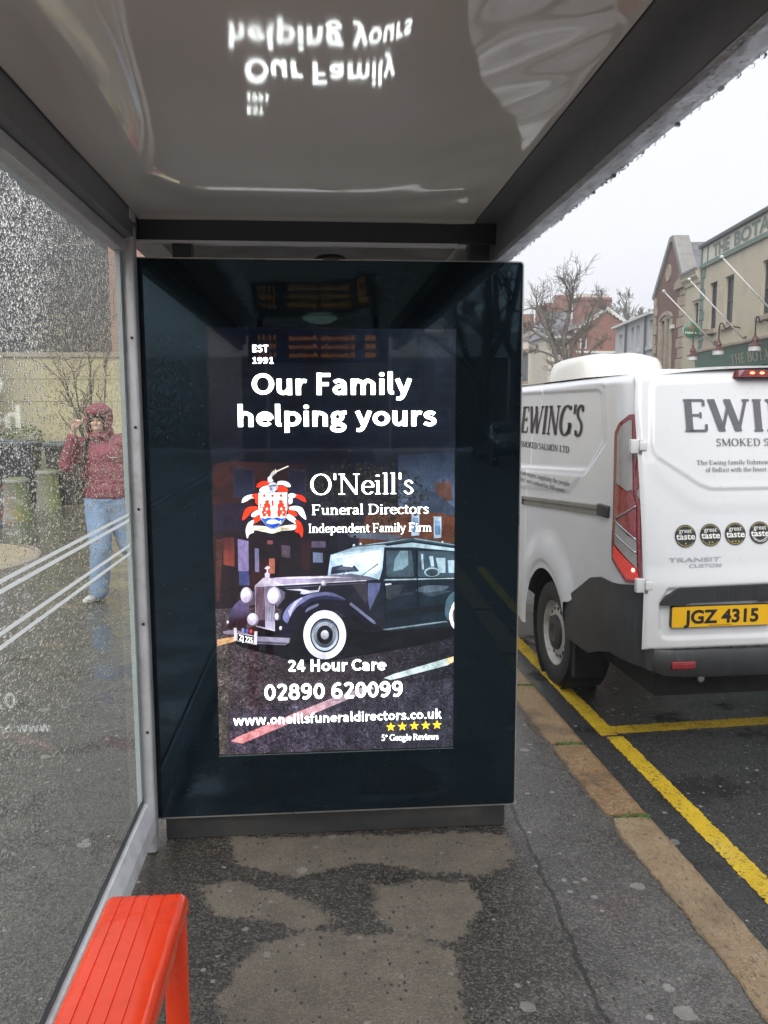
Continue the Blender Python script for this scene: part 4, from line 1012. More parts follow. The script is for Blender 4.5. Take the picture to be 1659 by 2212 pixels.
# near wing with highlight
paint_poly(smooth_pts([(-0.2191, 0.8960), (-0.2150, 0.9500), (-0.1772, 0.9955), (-0.1150, 1.0227), (-0.0406, 1.0306), (0.0121, 1.0169), (0.0616, 0.9789), (0.1207, 0.9168), (0.1866, 0.8618), (0.1204, 0.8589), (0.0766, 0.8825), (0.0393, 0.9219), (0.0021, 0.9483), (-0.0477, 0.9545), (-0.1039, 0.9315), (-0.1417, 0.8941), (-0.1580, 0.8465), (-0.2169, 0.8480)], 5), C(12,13,28))
paint_poly(smooth_pts([(-0.2105, 0.9276), (-0.1900, 0.9685), (-0.1525, 0.9975), (-0.0903, 1.0202), (-0.0344, 1.0242), (0.0027, 1.0151), (0.0399, 0.9921), (-0.0036, 1.0007), (-0.0533, 1.0068), (-0.1092, 0.9940), (-0.1530, 0.9677), (-0.1815, 0.9270), (-0.1943, 0.9018)], 5), hgrad(-.2, C(104,106,150), .1, C(50,52,80)))
paint_poly(smooth_pts([(-0.1223, 0.9447), (-0.1097, 0.9635), (-0.0723, 0.9786), (-0.0724, 0.9691), (-0.1036, 0.9538)], 4), C(90,94,120))
paint_poly([(0.0585, 0.9821), (0.1521, 0.9032), (0.1596, 0.8902), (0.1457, 0.8937), (0.0522, 0.9727)], C(90,96,120))
for q, c in (([(-0.1880, 1.0841), (-0.0276, 1.0848), (0.0842, 1.0789), (0.0220, 1.0813), (-0.1018, 1.0812)], C(226,220,232)), ([(-0.2010, 1.0478), (-0.0403, 1.0547), (0.1153, 1.0592), (0.1153, 1.0567), (-0.0403, 1.0509), (-0.2011, 1.0427)], C(70,70,88)), ([(0.1967, 1.0716), (0.4736, 1.0714), (0.4736, 1.0688), (0.1967, 1.0684)], C(150,168,176)),
             ([(0.3172, 1.1835), (0.3222, 1.1835), (0.3303, 0.9151), (0.3252, 0.9140)], C(4,10,14)), ([(0.1916, 1.0654), (0.1954, 1.0653), (0.1999, 0.8924), (0.1961, 0.8912)], C(4,8,14)), ([(0.2091, 1.0077), (0.3099, 1.0184), (0.3099, 1.0107), (0.2153, 0.9986)], C(34,44,54)), ([(0.3351, 1.0114), (0.4365, 1.0222), (0.4619, 1.0178), (0.3858, 0.9976)], C(40,54,64)),
             ([(0.2089, 0.9436), (0.4368, 0.9643), (0.4370, 0.9385), (0.2151, 0.9049)], C(8,16,22)), ([(-0.1404, 0.9769), (-0.1029, 1.0015), (-0.0408, 1.0129), (0.0088, 1.0029), (0.0398, 0.9857), (-0.0037, 0.9930), (-0.0534, 0.9979), (-0.1032, 0.9850), (-0.1283, 0.9639)], C(30,32,58)), ([(-0.1891, 0.9526), (-0.1650, 0.9870), (-0.1401, 1.0023), (-0.1276, 1.0058), (-0.1527, 0.9835), (-0.1717, 0.9547), (-0.1815, 0.9270)], C(170,170,205)),
             ([(-0.1880, 1.0853), (-0.1388, 1.0863), (-0.1388, 1.0844), (-0.1880, 1.0834)], C(245,242,248)), ([(-0.0143, 1.1626), (0.1783, 1.1871), (0.1783, 1.1833), (-0.0144, 1.1589)], C(214,226,238)), ([(0.0414, 1.1592), (0.0911, 1.1659), (0.0596, 1.1122), (0.0224, 1.1154)], C(206,220,234)), ([(0.1378, 1.1802), (0.1721, 1.1834), (0.1695, 1.1608), (0.1371, 1.1575)], C(226,236,244)),
             ([(-0.0025, 1.1133), (0.0225, 1.1280), (0.0597, 1.1248), (0.0844, 1.1067), (0.0472, 1.1124), (0.0223, 1.1116)], C(62,70,88)), ([(0.3096, 1.2354), (0.4726, 1.2063), (0.4727, 1.2038), (0.3096, 1.2316)], C(120,140,150)), ([(0.0852, 1.2075), (0.1971, 1.2208), (0.2971, 1.2343), (0.1971, 1.2170)], C(150,166,176)),
             ([(-0.1044, 0.8996), (-0.1422, 0.8622), (-0.1550, 0.8368), (-0.1923, 0.8346), (-0.1670, 0.8628)], C(5,6,12)), ([(0.0458, 0.9473), (0.1206, 0.8943), (0.1582, 0.8676), (0.1204, 0.8621), (0.0703, 0.8891)], C(4,6,12))): paint_poly(q, c)
# wheel
wc, wx, wz = [(-0.0458, 0.8521), (0.0387, 0.8500), (-0.0446, 0.9519)]
RX, RZ = wx[0] - wc[0], wz[1] - wc[1]
paint_poly(ell(wc[0] - .003, wc[1], RX * 1.05, RZ * 1.03), C(16,16,24))
paint_poly(ell(wc[0], wc[1], RX, RZ), hgrad(wc[0] - RX, C(226,226,246), wc[0] + RX, C(206,206,232)))
paint_poly(ell(wc[0], wc[1] - .002, RX * .69, RZ * .70), C(26,28,36))
paint_poly(ell(wc[0], wc[1] - .002, RX * .62, RZ * .63), vgrad(wc[1] - RZ * .6, C(176,190,205), wc[1] + RZ * .6, C(64,74,92)))
paint_poly(ell(wc[0], wc[1], RX * .52, RZ * .53), vgrad(wc[1] - RZ * .5, C(40,46,60), wc[1] + RZ * .5, C(150,160,176)))
for k in range(9):
    a = R(40 + k * 13); paint_poly([(wc[0] + RX * q * math.cos(a + d), wc[1] + RZ * q * math.sin(a + d)) for q, d in ((.42, -.05), (.50, -.05), (.50, .05), (.42, .05))], C(90, 110, 140) if k % 3 else C(170, 96, 90))
paint_poly(ell(wc[0], wc[1], RX * .38, RZ * .39), C(16,18,26)); paint_poly(ell(wc[0], wc[1], RX * .19, RZ * .19), vgrad(wc[1] - .02, C(110,114,130), wc[1] + .02, C(205,208,218)))
# bumper, fog lamp, plate, badges, spot lamp, running board, rear wheel
paint_poly([(-0.4453, 0.8760), (-0.3980, 0.8825), (-0.3157, 0.8524), (-0.1829, 0.8427), (-0.1863, 0.8248), (-0.2020, 0.8150), (-0.3132, 0.8230), (-0.3943, 0.8588), (-0.4413, 0.8657)], vgrad(.9, C(120,116,136), .925, C(226,220,235)))
paint_poly([(-0.4381, 0.8695), (-0.3942, 0.8607), (-0.3130, 0.8332), (-0.1925, 0.8237), (-0.1988, 0.8174), (-0.3132, 0.8242), (-0.3955, 0.8582)], C(60,56,72))
paint_poly([(-0.4021, 0.8889), (-0.3911, 0.8887), (-0.3923, 0.8397), (-0.4009, 0.8399)], C(205,200,215)); paint_poly([(-0.3226, 0.8730), (-0.3103, 0.8727), (-0.3140, 0.8185), (-0.3250, 0.8207)], C(205,200,215))
lamp([(-0.3277, 0.9202)], .0225, .0265, .8); lamp([(-0.2339, 0.9294)], .0085, .0155); lamp([(-0.4248, 0.9123)], .0045, .007); lamp([(-0.2194, 0.8832)], .006, .009)
lamp([(-0.0483, 1.0605)], .0115, .013, .7); paint_poly([(-0.0639, 1.0514), (-0.0602, 1.0488), (-0.0679, 1.0261), (-0.0716, 1.0287)], C(170,170,185))
paint_poly([(-0.1980, 1.0389), (-0.1395, 1.0402), (-0.1025, 1.0319), (-0.0684, 1.0337), (-0.0685, 1.0274), (-0.1275, 1.0178), (-0.1398, 1.0200), (-0.1365, 1.0313)], C(168,166,184))
for q, c in (([(-0.3668, 0.8792)], C(120,130,180)), ([(-0.3508, 0.8762)], C(60,80,170)), ([(-0.3355, 0.8746)], C(225,60,40))): paint_poly(ell(q[0][0], q[0][1], .0055, .0085), c)
paint_poly([(-0.3891, 0.8683), (-0.3218, 0.8551), (-0.3256, 0.8207), (-0.3911, 0.8365)], C(190,185,195)); paint_poly([(-0.3873, 0.8663), (-0.3237, 0.8533), (-0.3274, 0.8233), (-0.3892, 0.8383)], C(18,16,22))
paint_poly([(0.1835, 0.8696), (0.4372, 0.8984), (0.4468, 0.8917), (0.2150, 0.8611)], C(110,128,140)); paint_poly([(0.1961, 0.8654), (0.4404, 0.8932), (0.4405, 0.8906), (0.2150, 0.8611)], C(34,44,52))
paint_poly(smooth_pts([(0.4345, 0.9257), (0.4380, 0.9772), (0.4557, 1.0057), (0.4740, 1.0150), (0.4743, 0.9764), (0.4560, 0.9510), (0.4500, 0.8994)], 4), C(58,84,96))
paint_poly([(0.4743, 0.9764), (0.4611, 0.9586), (0.4523, 0.9285), (0.4512, 0.9059), (0.4603, 0.8798), (0.4751, 0.8638)], C(214,214,224)); paint_poly([(0.4745, 0.9474), (0.4663, 0.9379), (0.4639, 0.9185), (0.4679, 0.8958), (0.4749, 0.8911)], C(90,84,80))
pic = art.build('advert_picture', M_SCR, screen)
pic['label'] = 'street photograph of a black vintage hearse with a white-walled wheel'
TY = nexty() - .0002
flat = lambda x, z: (x, TY, z)
def line(name, v_f, pts, m=M_WTXT):
    (x0, b0), (x1, b1), (_, cap) = pts
    return text_obj(name, v_f, x0, x1, b0, cap - b0, lambda x, z: (x, TY, z + (x - x0) / (x1 - x0) * (b1 - b0)), m, screen)
line('established_text', pen('EST', 0.18), [(-0.3051, 1.9551), (-0.2459, 1.9552), (-0.3045, 1.9818)])
line('established_text', pen('1991', 0.18), [(-0.3052, 1.9119), (-0.2275, 1.9120), (-0.3055, 1.9369)])
line('headline_text', pen('Our Family', .188), [(-0.3104, 1.7944), (0.3003, 1.7954), (-0.3086, 1.8772)])
line('headline_text', pen('helping yours', .188), [(-0.3657, 1.6744), (0.3967, 1.6747), (-0.3638, 1.7552)])
line('company_name', serif("O'Neill's", .12, .04), [(-0.0942, 1.4108), (0.3062, 1.4110), (-0.0931, 1.4910)])
line('company_name', serif('Funeral Directors', .12, .045), [(-0.0899, 1.3327), (0.3669, 1.3323), (-0.0894, 1.3717)])
line('company_name', serif('Independent Family Firm', .115, .045), [(-0.1035, 1.2626), (0.3782, 1.2611), (-0.1030, 1.2964)])
line('care_text', pen('24 Hour Care', .165), [(-0.1923, 0.7056), (0.1983, 0.7002), (-0.1914, 0.7541)])
line('telephone_number', pen('02890 620099', .165), [(-0.2880, 0.5892), (0.2638, 0.5882), (-0.2866, 0.6579)])
line('web_address', pen('www.oneillsfuneraldirectors.co.uk', .14), [(-0.4129, 0.4906), (0.4230, 0.4924), (-0.4119, 0.5299)])
line('review_text', serif('5* Google Reviews', .12, .055), [(0.1786, 0.4067), (0.4101, 0.4043), (0.1787, 0.4312)])
line('plate_text', sans('ZJ 225', .02), [(-0.3824, 0.8401), (-0.3298, 0.8259), (-0.3819, 0.8624)], M_WTXT2)
stars = MB()
for c in [(0.2160, 0.4632), (0.2629, 0.4636), (0.3118, 0.4646), (0.3583, 0.4650), (0.4048, 0.4654)]:
    P = [(c[0] + r * math.cos(R(90 + k * 36)), c[1] + r * math.sin(R(90 + k * 36))) for k, r in ((k, .0205 if k % 2 == 0 else .0085) for k in range(10))]
    stars.add([(p[0], TY, p[1]) for p in P], [tuple(t) for t in tess(P)])
stars.build('rating_stars', emit('lit_yellow', (1.0, .66, .03), 1.1), screen)
# coat of arms
art = MB()
red, wht, cream, blue = C(236,52,22), C(244,246,250), C(236,230,206), C(18,70,190)
right = lambda P, c=[(-0.2357, 1.6025)][0][0]: [(2 * c - p[0], p[1]) for p in P]
rib = [([(-0.3016, 1.4439), (-0.2952, 1.4573), (-0.2782, 1.4657), (-0.2541, 1.4642), (-0.2507, 1.4520), (-0.2712, 1.4510), (-0.2877, 1.4426)], 1), ([(-0.2910, 1.4298), (-0.2786, 1.4437), (-0.2544, 1.4477), (-0.2488, 1.4263), (-0.2791, 1.4229)], 0), ([(-0.3596, 1.3834), (-0.3507, 1.4041), (-0.3215, 1.4148), (-0.2951, 1.4096), (-0.2953, 1.3992), (-0.3218, 1.4001), (-0.3402, 1.3893)], 0), ([(-0.3216, 1.4099), (-0.3082, 1.4177), (-0.2925, 1.4145), (-0.2928, 1.4023), (-0.3098, 1.3994)], 1),
       ([(-0.3062, 1.3994), (-0.2929, 1.3992), (-0.2934, 1.3765), (-0.3054, 1.3803)], 1), ([(-0.3582, 1.3146), (-0.3521, 1.3447), (-0.3408, 1.3624), (-0.3165, 1.3688), (-0.2948, 1.3642), (-0.2963, 1.3544), (-0.3218, 1.3486), (-0.3379, 1.3291)], 1), ([(-0.3246, 1.3314), (-0.3170, 1.3449), (-0.2938, 1.3544), (-0.2905, 1.3396), (-0.3114, 1.3275)], 0),
       ([(-0.3272, 1.2951), (-0.3145, 1.3227), (-0.2906, 1.3371), (-0.2824, 1.3222), (-0.3021, 1.3071)], 1), ([(-0.3411, 1.2440), (-0.3464, 1.2768), (-0.3349, 1.3057), (-0.3141, 1.3140), (-0.3220, 1.2858), (-0.3151, 1.2683), (-0.3323, 1.2599)], 0)]
for P, c in rib:
    paint_poly(smooth_pts(P, 4), (wht, red)[c]); paint_poly(smooth_pts(right(P), 4), (red, wht)[c])
sh = [(-0.2948, 1.4225), (-0.1834, 1.4225), (-0.1845, 1.3580), (-0.1925, 1.3198), (-0.2087, 1.2965), (-0.2408, 1.2772), (-0.2696, 1.2961), (-0.2885, 1.3211), (-0.2961, 1.3593)]
paint_poly([((p[0] - sh[7][0] * 0) , p[1]) for p in sh], C(150,160,180)); cxs = sum(p[0] for p in sh) / 9; czs = sum(p[1] for p in sh) / 9
paint_poly([(cxs + (p[0] - cxs) * .965, czs + (p[1] - czs) * .975) for p in sh], wht)
paint_poly([(-0.2884, 1.3248), (-0.2721, 1.3209), (-0.2568, 1.3256), (-0.2412, 1.3205), (-0.2253, 1.3252), (-0.2095, 1.3200), (-0.1924, 1.3235), (-0.2099, 1.2978), (-0.2407, 1.2797), (-0.2696, 1.2974)], blue)
paint_poly(smooth_pts([(-0.2670, 1.3060), (-0.2534, 1.3157), (-0.2327, 1.3166), (-0.2177, 1.3090), (-0.2096, 1.3139), (-0.2111, 1.2990), (-0.2208, 1.3029), (-0.2392, 1.2982), (-0.2574, 1.2997)], 4), C(206,216,228))
for P in [(-0.2721, 1.4094)], [(-0.2406, 1.4090)], [(-0.2085, 1.4093)]:
    c = P[0]; paint_poly([(c[0] + r * math.cos(R(90 + k * 30)), c[1] + r * math.sin(R(90 + k * 30))) for k, r in ((k, .0088 if k % 2 == 0 else .0042) for k in range(12))], red)
lion = [(-0.2495, 1.3267), (-0.2473, 1.3464), (-0.2513, 1.3588), (-0.2486, 1.3735), (-0.2557, 1.3810), (-0.2519, 1.3895), (-0.2615, 1.3933), (-0.2713, 1.3885), (-0.2691, 1.3811), (-0.2776, 1.3763), (-0.2729, 1.3689), (-0.2827, 1.3641), (-0.2780, 1.3567), (-0.2843, 1.3469), (-0.2786, 1.3321), (-0.2835, 1.3272), (-0.2689, 1.3282), (-0.2638, 1.3393), (-0.2580, 1.3269)]
paint_poly(lion, red); paint_poly(right(lion), red)
paint_poly([(-0.2450, 1.3710), (-0.2447, 1.3895), (-0.2410, 1.3931), (-0.2374, 1.3894), (-0.2366, 1.3685)], red)
for P in ([(-0.2909, 1.3765), (-0.2847, 1.3838), (-0.2865, 1.3592), (-0.2902, 1.3531)], [(-0.2683, 1.3590), (-0.2621, 1.3639), (-0.2587, 1.3564), (-0.2648, 1.3516)], [(-0.2747, 1.3437), (-0.2685, 1.3479), (-0.2663, 1.3405)]):
    c_ = red if P[0][0] < [(-0.2753, 1.6028)][0][0] else wht
    paint_poly(P, c_); paint_poly(right(P), c_)
paint_poly(smooth_pts([(-0.2583, 1.4356), (-0.2543, 1.4532), (-0.2408, 1.4617), (-0.2252, 1.4566), (-0.2194, 1.4431), (-0.2282, 1.4285), (-0.2417, 1.4170), (-0.2512, 1.4251)], 4), C(170,176,190)); paint_poly([(-0.2544, 1.4484), (-0.2265, 1.4517), (-0.2266, 1.4469), (-0.2545, 1.4435)], C(40,44,60))
for u in range(3): paint_poly([(p[0] + u * .0035, p[1]) for p in [(-0.2509, 1.4422), (-0.2485, 1.4422), (-0.2475, 1.4299), (-0.2499, 1.4300)]], C(40,44,60))
paint_poly([(-0.2565, 1.4618), (-0.2586, 1.4783), (-0.2488, 1.4874), (-0.2412, 1.5019), (-0.2280, 1.5018), (-0.2306, 1.4909), (-0.2379, 1.4873), (-0.2429, 1.4776), (-0.2359, 1.4677), (-0.2432, 1.4617)], C(206,206,212))
paint_poly([(-0.2401, 1.4982), (-0.2363, 1.5067), (-0.2303, 1.5055), (-0.2290, 1.5128), (-0.2254, 1.5115), (-0.2255, 1.5054), (-0.1804, 1.5245), (-0.1756, 1.5221), (-0.2232, 1.5005), (-0.2257, 1.4945)], C(222,222,206))
ban = [(-0.3291, 1.2908), (-0.3121, 1.2930), (-0.2697, 1.2900), (-0.2420, 1.2772), (-0.2150, 1.2892), (-0.1722, 1.2948), (-0.1527, 1.2933), (-0.1554, 1.2784), (-0.1725, 1.2737), (-0.2092, 1.2718), (-0.2423, 1.2623), (-0.2750, 1.2690), (-0.3064, 1.2756), (-0.3246, 1.2759)]
paint_poly(smooth_pts(ban, 3), cream)
paint_poly([(-0.3095, 1.2757), (-0.2701, 1.2726), (-0.2698, 1.2850), (-0.2746, 1.2863)], C(180,172,140)); paint_poly([(-0.2092, 1.2742), (-0.1694, 1.2774), (-0.2089, 1.2854)], C(180,172,140))
crest = art.build('coat_of_arms', M_SCR, screen)
SY = nexty() - .0001
for v_f, pts in ((serif("I am", .12, .06), [(-0.3051, 1.2793), (-0.2821, 1.2765), (-0.3050, 1.2867)]), (serif("Desire", .12, .06), [(-0.2556, 1.2675), (-0.2227, 1.2682), (-0.2554, 1.2749)]), (serif("Guise", .12, .06), [(-0.2018, 1.2779), (-0.1736, 1.2812), (-0.2016, 1.2859)])):
    (x0, b0), (x1, b1), (_, cp) = pts
    text_obj('scroll_text', v_f, x0, x1, b0, cp - b0, lambda x, z: (x, SY, z + (x - x0) / (x1 - x0) * (b1 - b0)), emit('scroll_ink', (.18, .13, .04), .6), screen)

# ------------------------------------------------------------------ white van
def car_paint(name, c, dirt=(.35, .34, .31), damt=.5):
    m, t, b = newmat(name)
    v = t.coord(); sx = t.new('SeparateXYZ'); t.link(v, sx.inputs[0])
    base = t.mix(t.ramp(t.noise(v, 2.5, 4), .3, .7), tuple(x * .97 for x in c), c)
    low = t.math('MULTIPLY', t.ramp(t.math('ADD', sx.outputs[2], t.math('MULTIPLY', t.noise(v, 5, 5, .7), .5)), 1.25, .55), damt)
    base = t.mix(low, base, dirt)
    base = t.mix(t.math('MULTIPLY', stones(t, v, 42, .90), .35), base, (.45, .45, .43))
    setin(t, b, 'Base Color', base)
    setin(t, b, 'Roughness', t.math('MULTIPLY_ADD', low, .4, .30))
    b.inputs['Coat Weight'].default_value = .5; b.inputs['Coat Roughness'].default_value = .06
    return m
M_VAN = car_paint('white_van_paint', (.63, .64, .66))
def plastic():
    m, t, b = newmat('black_bumper_plastic')
    v = t.coord()
    st = t.noise(t.mapping(v, scale=(6, 6, .5)), 9, 5, .7)
    c = t.mix(t.ramp(t.noise(v, 6, 5), .3, .7), (.016, .017, .019), (.026, .027, .029))
    c = t.mix(t.math('MULTIPLY', t.ramp(st, .5, .75), .5), c, (.075, .075, .073))
    setin(t, b, 'Base Color', c); b.inputs['Roughness'].default_value = .42
    t.link(t.bump(t.noise(v, 300, 2), .15, .003), b.inputs['Normal'])
    return m
M_PLAS = plastic()
M_RUB = mat('tyre_rubber', (.016, .016, .017), .55, var=.25, vscale=20, bump=.3, bscale=120)
M_RIM = mat('steel_wheel_grey', (.40, .385, .35), .45, metal=.1, var=.15, vscale=20, dirt=(.16, .13, .09), dscale=14, damt=.6)
M_SHADOW = mat('shade_and_flap_black', (.004, .004, .004), .9)  # near-black standing in for shade underneath and in wheel wells; mud flap too
M_LETTER = mat('black_vinyl', (.016, .016, .018), .35, var=.2)
M_GREYLET = mat('grey_vinyl', (.10, .105, .12), .4, var=.15)
M_CHROME = mat('badge_chrome', (.48, .49, .52), .25, metal=.8, var=.1)

VYAW = R(2.6)
van = thing('van', 'white delivery van with roof refrigeration unit parked in the yellow marked bay', 'van', (1.5621, 3.8603, ROAD_Z), VYAW)
VW, VL = 1.98, 4.95
CA, CB = .10, .28
def vrear_y(z): return 0.0 if z < .95 else .2 * ((z - .95) / 1.0) ** 1.3
def vside_x(z): return 0.0 if z < 1.15 else .03 * ((z - 1.15) / .8)
def edge_round(z):                 # roof edge: pulls the wall inwards near the top
    return 0.0 if z < 1.955 else .12 * ((z - 1.955) / .057) ** 2.2
def surf(s, z, press=0.0):
    if s <= 1:
        th = max(s, 0) * math.pi / 2; x = CA * (1 - math.sin(th)); y = CB * (1 - math.cos(th)); nx, ny = -math.sin(th), -math.cos(th)
        if s < 0: x -= s * .0
    else: x, y, nx, ny = 0.0, CB + (s - 1), -1.0, 0.0
    x += vside_x(z) + edge_round(z); y += vrear_y(z) * max(0.0, 1 - y) + edge_round(z) * (1.0 if s < 1 else 0.0) * max(0, 1 - s)
    return (x + nx * press, y + ny * press, z)
def sdf(p, poly):
    """signed distance to a polygon, negative inside"""
    P = np.array(poly, float); Q = np.roll(P, -1, 0); e = Q - P; w = np.array(p) - P
    k = np.clip((w * e).sum(1) / (e * e).sum(1), 0, 1); d = w - e * k[:, None]; dist = math.sqrt((d * d).sum(1).min())
    ins = False
    for (xa, ya), (xb, yb_) in zip(P, Q):
        if (ya > p[1]) != (yb_ > p[1]) and p[0] < (xb - xa) * (p[1] - ya) / (yb_ - ya) + xa: ins = not ins
    return -dist if ins else dist
def sstep(a, b, x):
    t = min(max((x - a) / (b - a), 0), 1); return t * t * (3 - 2 * t)
ARC = (1.365, .365, .408)          # wheel arch in the side plane: y, z, radius
PAN_O = [(2.40, 1.992), (.50, 1.966), (.44, 1.945), (.41, 1.64), (.72, 1.46), (.78, 1.44), (2.40, 1.37)]
PAN_I = [(2.40, 1.947), (.59, 1.932), (.52, 1.912), (.478, 1.66), (.72, 1.49), (.75, 1.475), (2.40, 1.395)]
SWG = [(2.40, 1.405), (.76, 1.475), (.80, 1.44), (.985, 1.327), (2.40, 1.240)]
def side_press(y, z):
    p = 0.0
    if 1.2 < z < 2.0 and y < 2.6:
        p -= .010 * sstep(.012, -.012, sdf((y, z), PAN_O))
        p -= .009 * sstep(.010, -.010, sdf((y, z), PAN_I))
        p += .008 * sstep(.02, -.02, sdf((y, z), SWG))
    r = math.hypot(y - ARC[0], (z - ARC[1]) * .92)
    p += .028 * sstep(.66, .46, r) * sstep(1.15, .95, z)
    p -= .012 * sstep(.44, .405, r)
    if y > 1.60 and abs(y - (1.665 + .195 * sstep(1.97, 1.62, z))) < .007 and z > .75: p -= .012     # sliding door gap
    return p
# left side: fine height field with the pressings and the wheel arch opening
NS, NZ = 330, 205
smax = 1 + (3.55 - CB)
def s_of(i):
    f = i / NS
    return f / .14 if f < .14 else 1 + (smax - 1) * (f - .14) / .86
def z_of(j): return .30 + (2.012 - .30) * j / NZ
def arch_r(y, z): return math.hypot(y - ARC[0], z - ARC[1])
def side_pt(i, j):
    s, z = s_of(i), z_of(j); y = CB * (1 - math.cos(max(min(s, 1), 0) * math.pi / 2)) if s <= 1 else CB + s - 1
    r = arch_r(y, z)
    if ARC[2] - .02 < r < ARC[2] + .012 and s > 1:                 # snap the opening's rim to a clean circle
        k = ARC[2] / r; y2 = ARC[0] + (y - ARC[0]) * k; z2 = ARC[1] + (z - ARC[1]) * k
        return surf(1 + y2 - CB, z2, side_press(y2, z2))
    return surf(s, z, side_press(y, z) if s > .6 else 0.0)
def clad_top(y): return .94 - .035 * sstep(.0, .30, y) - .235 * sstep(.45, 1.0, y)
def side_keep(i, j):
    s = s_of(i + .5); z = z_of(j + .5); y = CB + s - 1 if s > 1 else CB * (1 - math.cos(s * math.pi / 2))
    if clad_top(y) - .03 > z and (y < .97): return False
    return arch_r(y, z) > ARC[2] - .006
sidemb = MB().grid(side_pt, NS, NZ, side_keep)
body_l = sidemb.build('side_panel', M_VAN, van, smooth=True)
body_l['label'] = 'left side with sliding door'
# right side, plain mirror at lower density; roof; cab
r_ = MB().grid(lambda i, j: (lambda p: (VW - p[0], p[1], p[2]))(surf(i / 60 * 4 if i < 15 else 1 + (smax - 1) * (i - 15) / 45, .30 + 1.712 * j / 40)), 60, 40)
r_.build('side_panel', M_VAN, van, smooth=True)
def roof_pt(i, j):
    y = .225 + (4.0 - .225) * j / 24; u = i / 24
    x0 = vside_x(2.0) + .125
    x = x0 + (VW - 2 * x0) * u
    z = 2.008 + .045 * (1 - abs(2 * u - 1) ** 2.6) + .016 * min(1, j / 6)
    y += (1 - min(1, j / 2)) * .10 * max(0, 1 - min(u, 1 - u) / .1) * 0
    return (x, y - (.012 if j == 0 else 0), z - (.016 if j == 0 else 0))
roof = MB().grid(roof_pt, 24, 24).build('roof', M_VAN, van, smooth=True)
prof_c = [(3.5, .30), (3.5, 2.0), (3.75, 2.03), (4.0, 1.92), (4.35, 1.45), (4.55, 1.22), (4.85, 1.05), (4.95, .80), (4.96, .45), (4.9, .30)]
cabm = MB()
rows_ = []
for x, k in ((0.0, .94), (.10, .985), (.35, 1.0), (VW - .35, 1.0), (VW - .10, .985), (VW, .94)):
    rows_.append([(x + (.0 if 0 < x < VW else (.03 if x == 0 else -.03)), 3.5 + (p[0] - 3.5) * (1 if .05 < x < VW - .05 else .93), .3 + (p[1] - .3) * k) for p in prof_c])
cabm.add([p for rw in rows_ for p in rw], [(a * 10 + b, a * 10 + b + 1, (a + 1) * 10 + b + 1, (a + 1) * 10 + b) for a in range(5) for b in range(9)] + [tuple(range(10)), tuple(50 + q for q in reversed(range(10)))])
cabm.build('cab', M_VAN, van, angle=50)
MB().add([(.25, 4.03, 1.90), (VW - .25, 4.03, 1.90), (VW - .20, 4.385, 1.44), (.20, 4.385, 1.44)], [(0, 1, 2, 3)]).build('windscreen', mat('dark_glass', (.02, .025, .03), .05), van)
MB().box((.42, .95, .24), (VW - .42, 4.7, .54)).box((.20, .16, .31), (VW - .20, .96, .60)).build('underbody_shade', M_SHADOW, van)  # black boxes put in to darken the space under the van
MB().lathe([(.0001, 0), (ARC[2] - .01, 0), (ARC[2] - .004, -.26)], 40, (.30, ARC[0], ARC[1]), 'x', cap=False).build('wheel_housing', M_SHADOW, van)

# rear doors: height field over the rear plane, pressings traced from the photograph
def rear_surf(x, z, press=0.0):
    u = min(x, VW - x)
    y = vrear_y(z) + edge_round(z) * .25
    if u < .16: y += .022 * (1 - u / .16) ** 2 
    return (x, y - press, z)
D_OUT = [(.130, 1.935), (.150, 1.955), (1.2, 2.000), (1.2, 1.420), (.45, 1.418), (.398, 1.420), (.340, 1.443), (.131, 1.579), (.112, 1.61), (.105, 1.65)]
D_LOW = [(.105, 1.55), (.141, 1.477), (.292, 1.357), (.375, 1.328), (1.2, 1.330), (1.2, 1.420), (.45, 1.418), (.398, 1.420), (.340, 1.443), (.131, 1.579)]
D_PLT = [(.118, .842), (.122, .72), (.14, .685), (.17, .675), (1.2, .672), (1.2, .95), (.16, .93), (.12, .86)]
def rear_press(x, z):
    x = min(x, VW - x); p = 0.0
    p += .012 * sstep(.012, -.014, sdf((x, z), D_OUT)) if z > 1.25 else 0
    p += .006 * sstep(.05, -.03, sdf((x, z), D_LOW)) if 1.2 < z < 1.65 else 0
    p += .012 * sstep(1.05, .93, z)
    if z < 1.0: p -= .016 * sstep(.010, -.012, sdf((x, z), D_PLT))
    return p
def rear_door(x0, x1):
    nx, nz = 120, 205
    def xl(z): return .042 + .014 * sstep(1.80, 1.97, z) + .07 * sstep(1.975, 2.03, z) ** 2
    def pt(i, j):
        z = .618 + (2.030 - .618) * j / nz
        a, b_ = (x0, x1)
        if a < .5: a = xl(z)
        else: b_ = VW - xl(z)
        x = a + (b_ - a) * i / nx
        e = min(i, nx - i, 3) / 3; f = min(j, nz - j, 2) / 2
        return rear_surf(x, z, .014 + rear_press(x, z) - .012 * (1 - min(e, f)) ** 1.5)
    return MB().grid(pt, nx, nz).build('rear_door', M_VAN, van, smooth=True)
CX = .99
door_l = rear_door(.05, CX - .003)
door_r = rear_door(CX + .003, VW - .05)
MB().grid(lambda i, j: rear_surf(.06 + (VW - .12) * i / 60, .55 + 1.45 * j / 40, -.016), 60, 40).build('door_frame', M_VAN, van)
def on_rear(x, z, lift=.020): return rear_surf(x, z, rear_press(x, z) + lift)
def on_side(y, z, lift=.004): return surf(1 + y - CB, z, side_press(y, z) + lift)

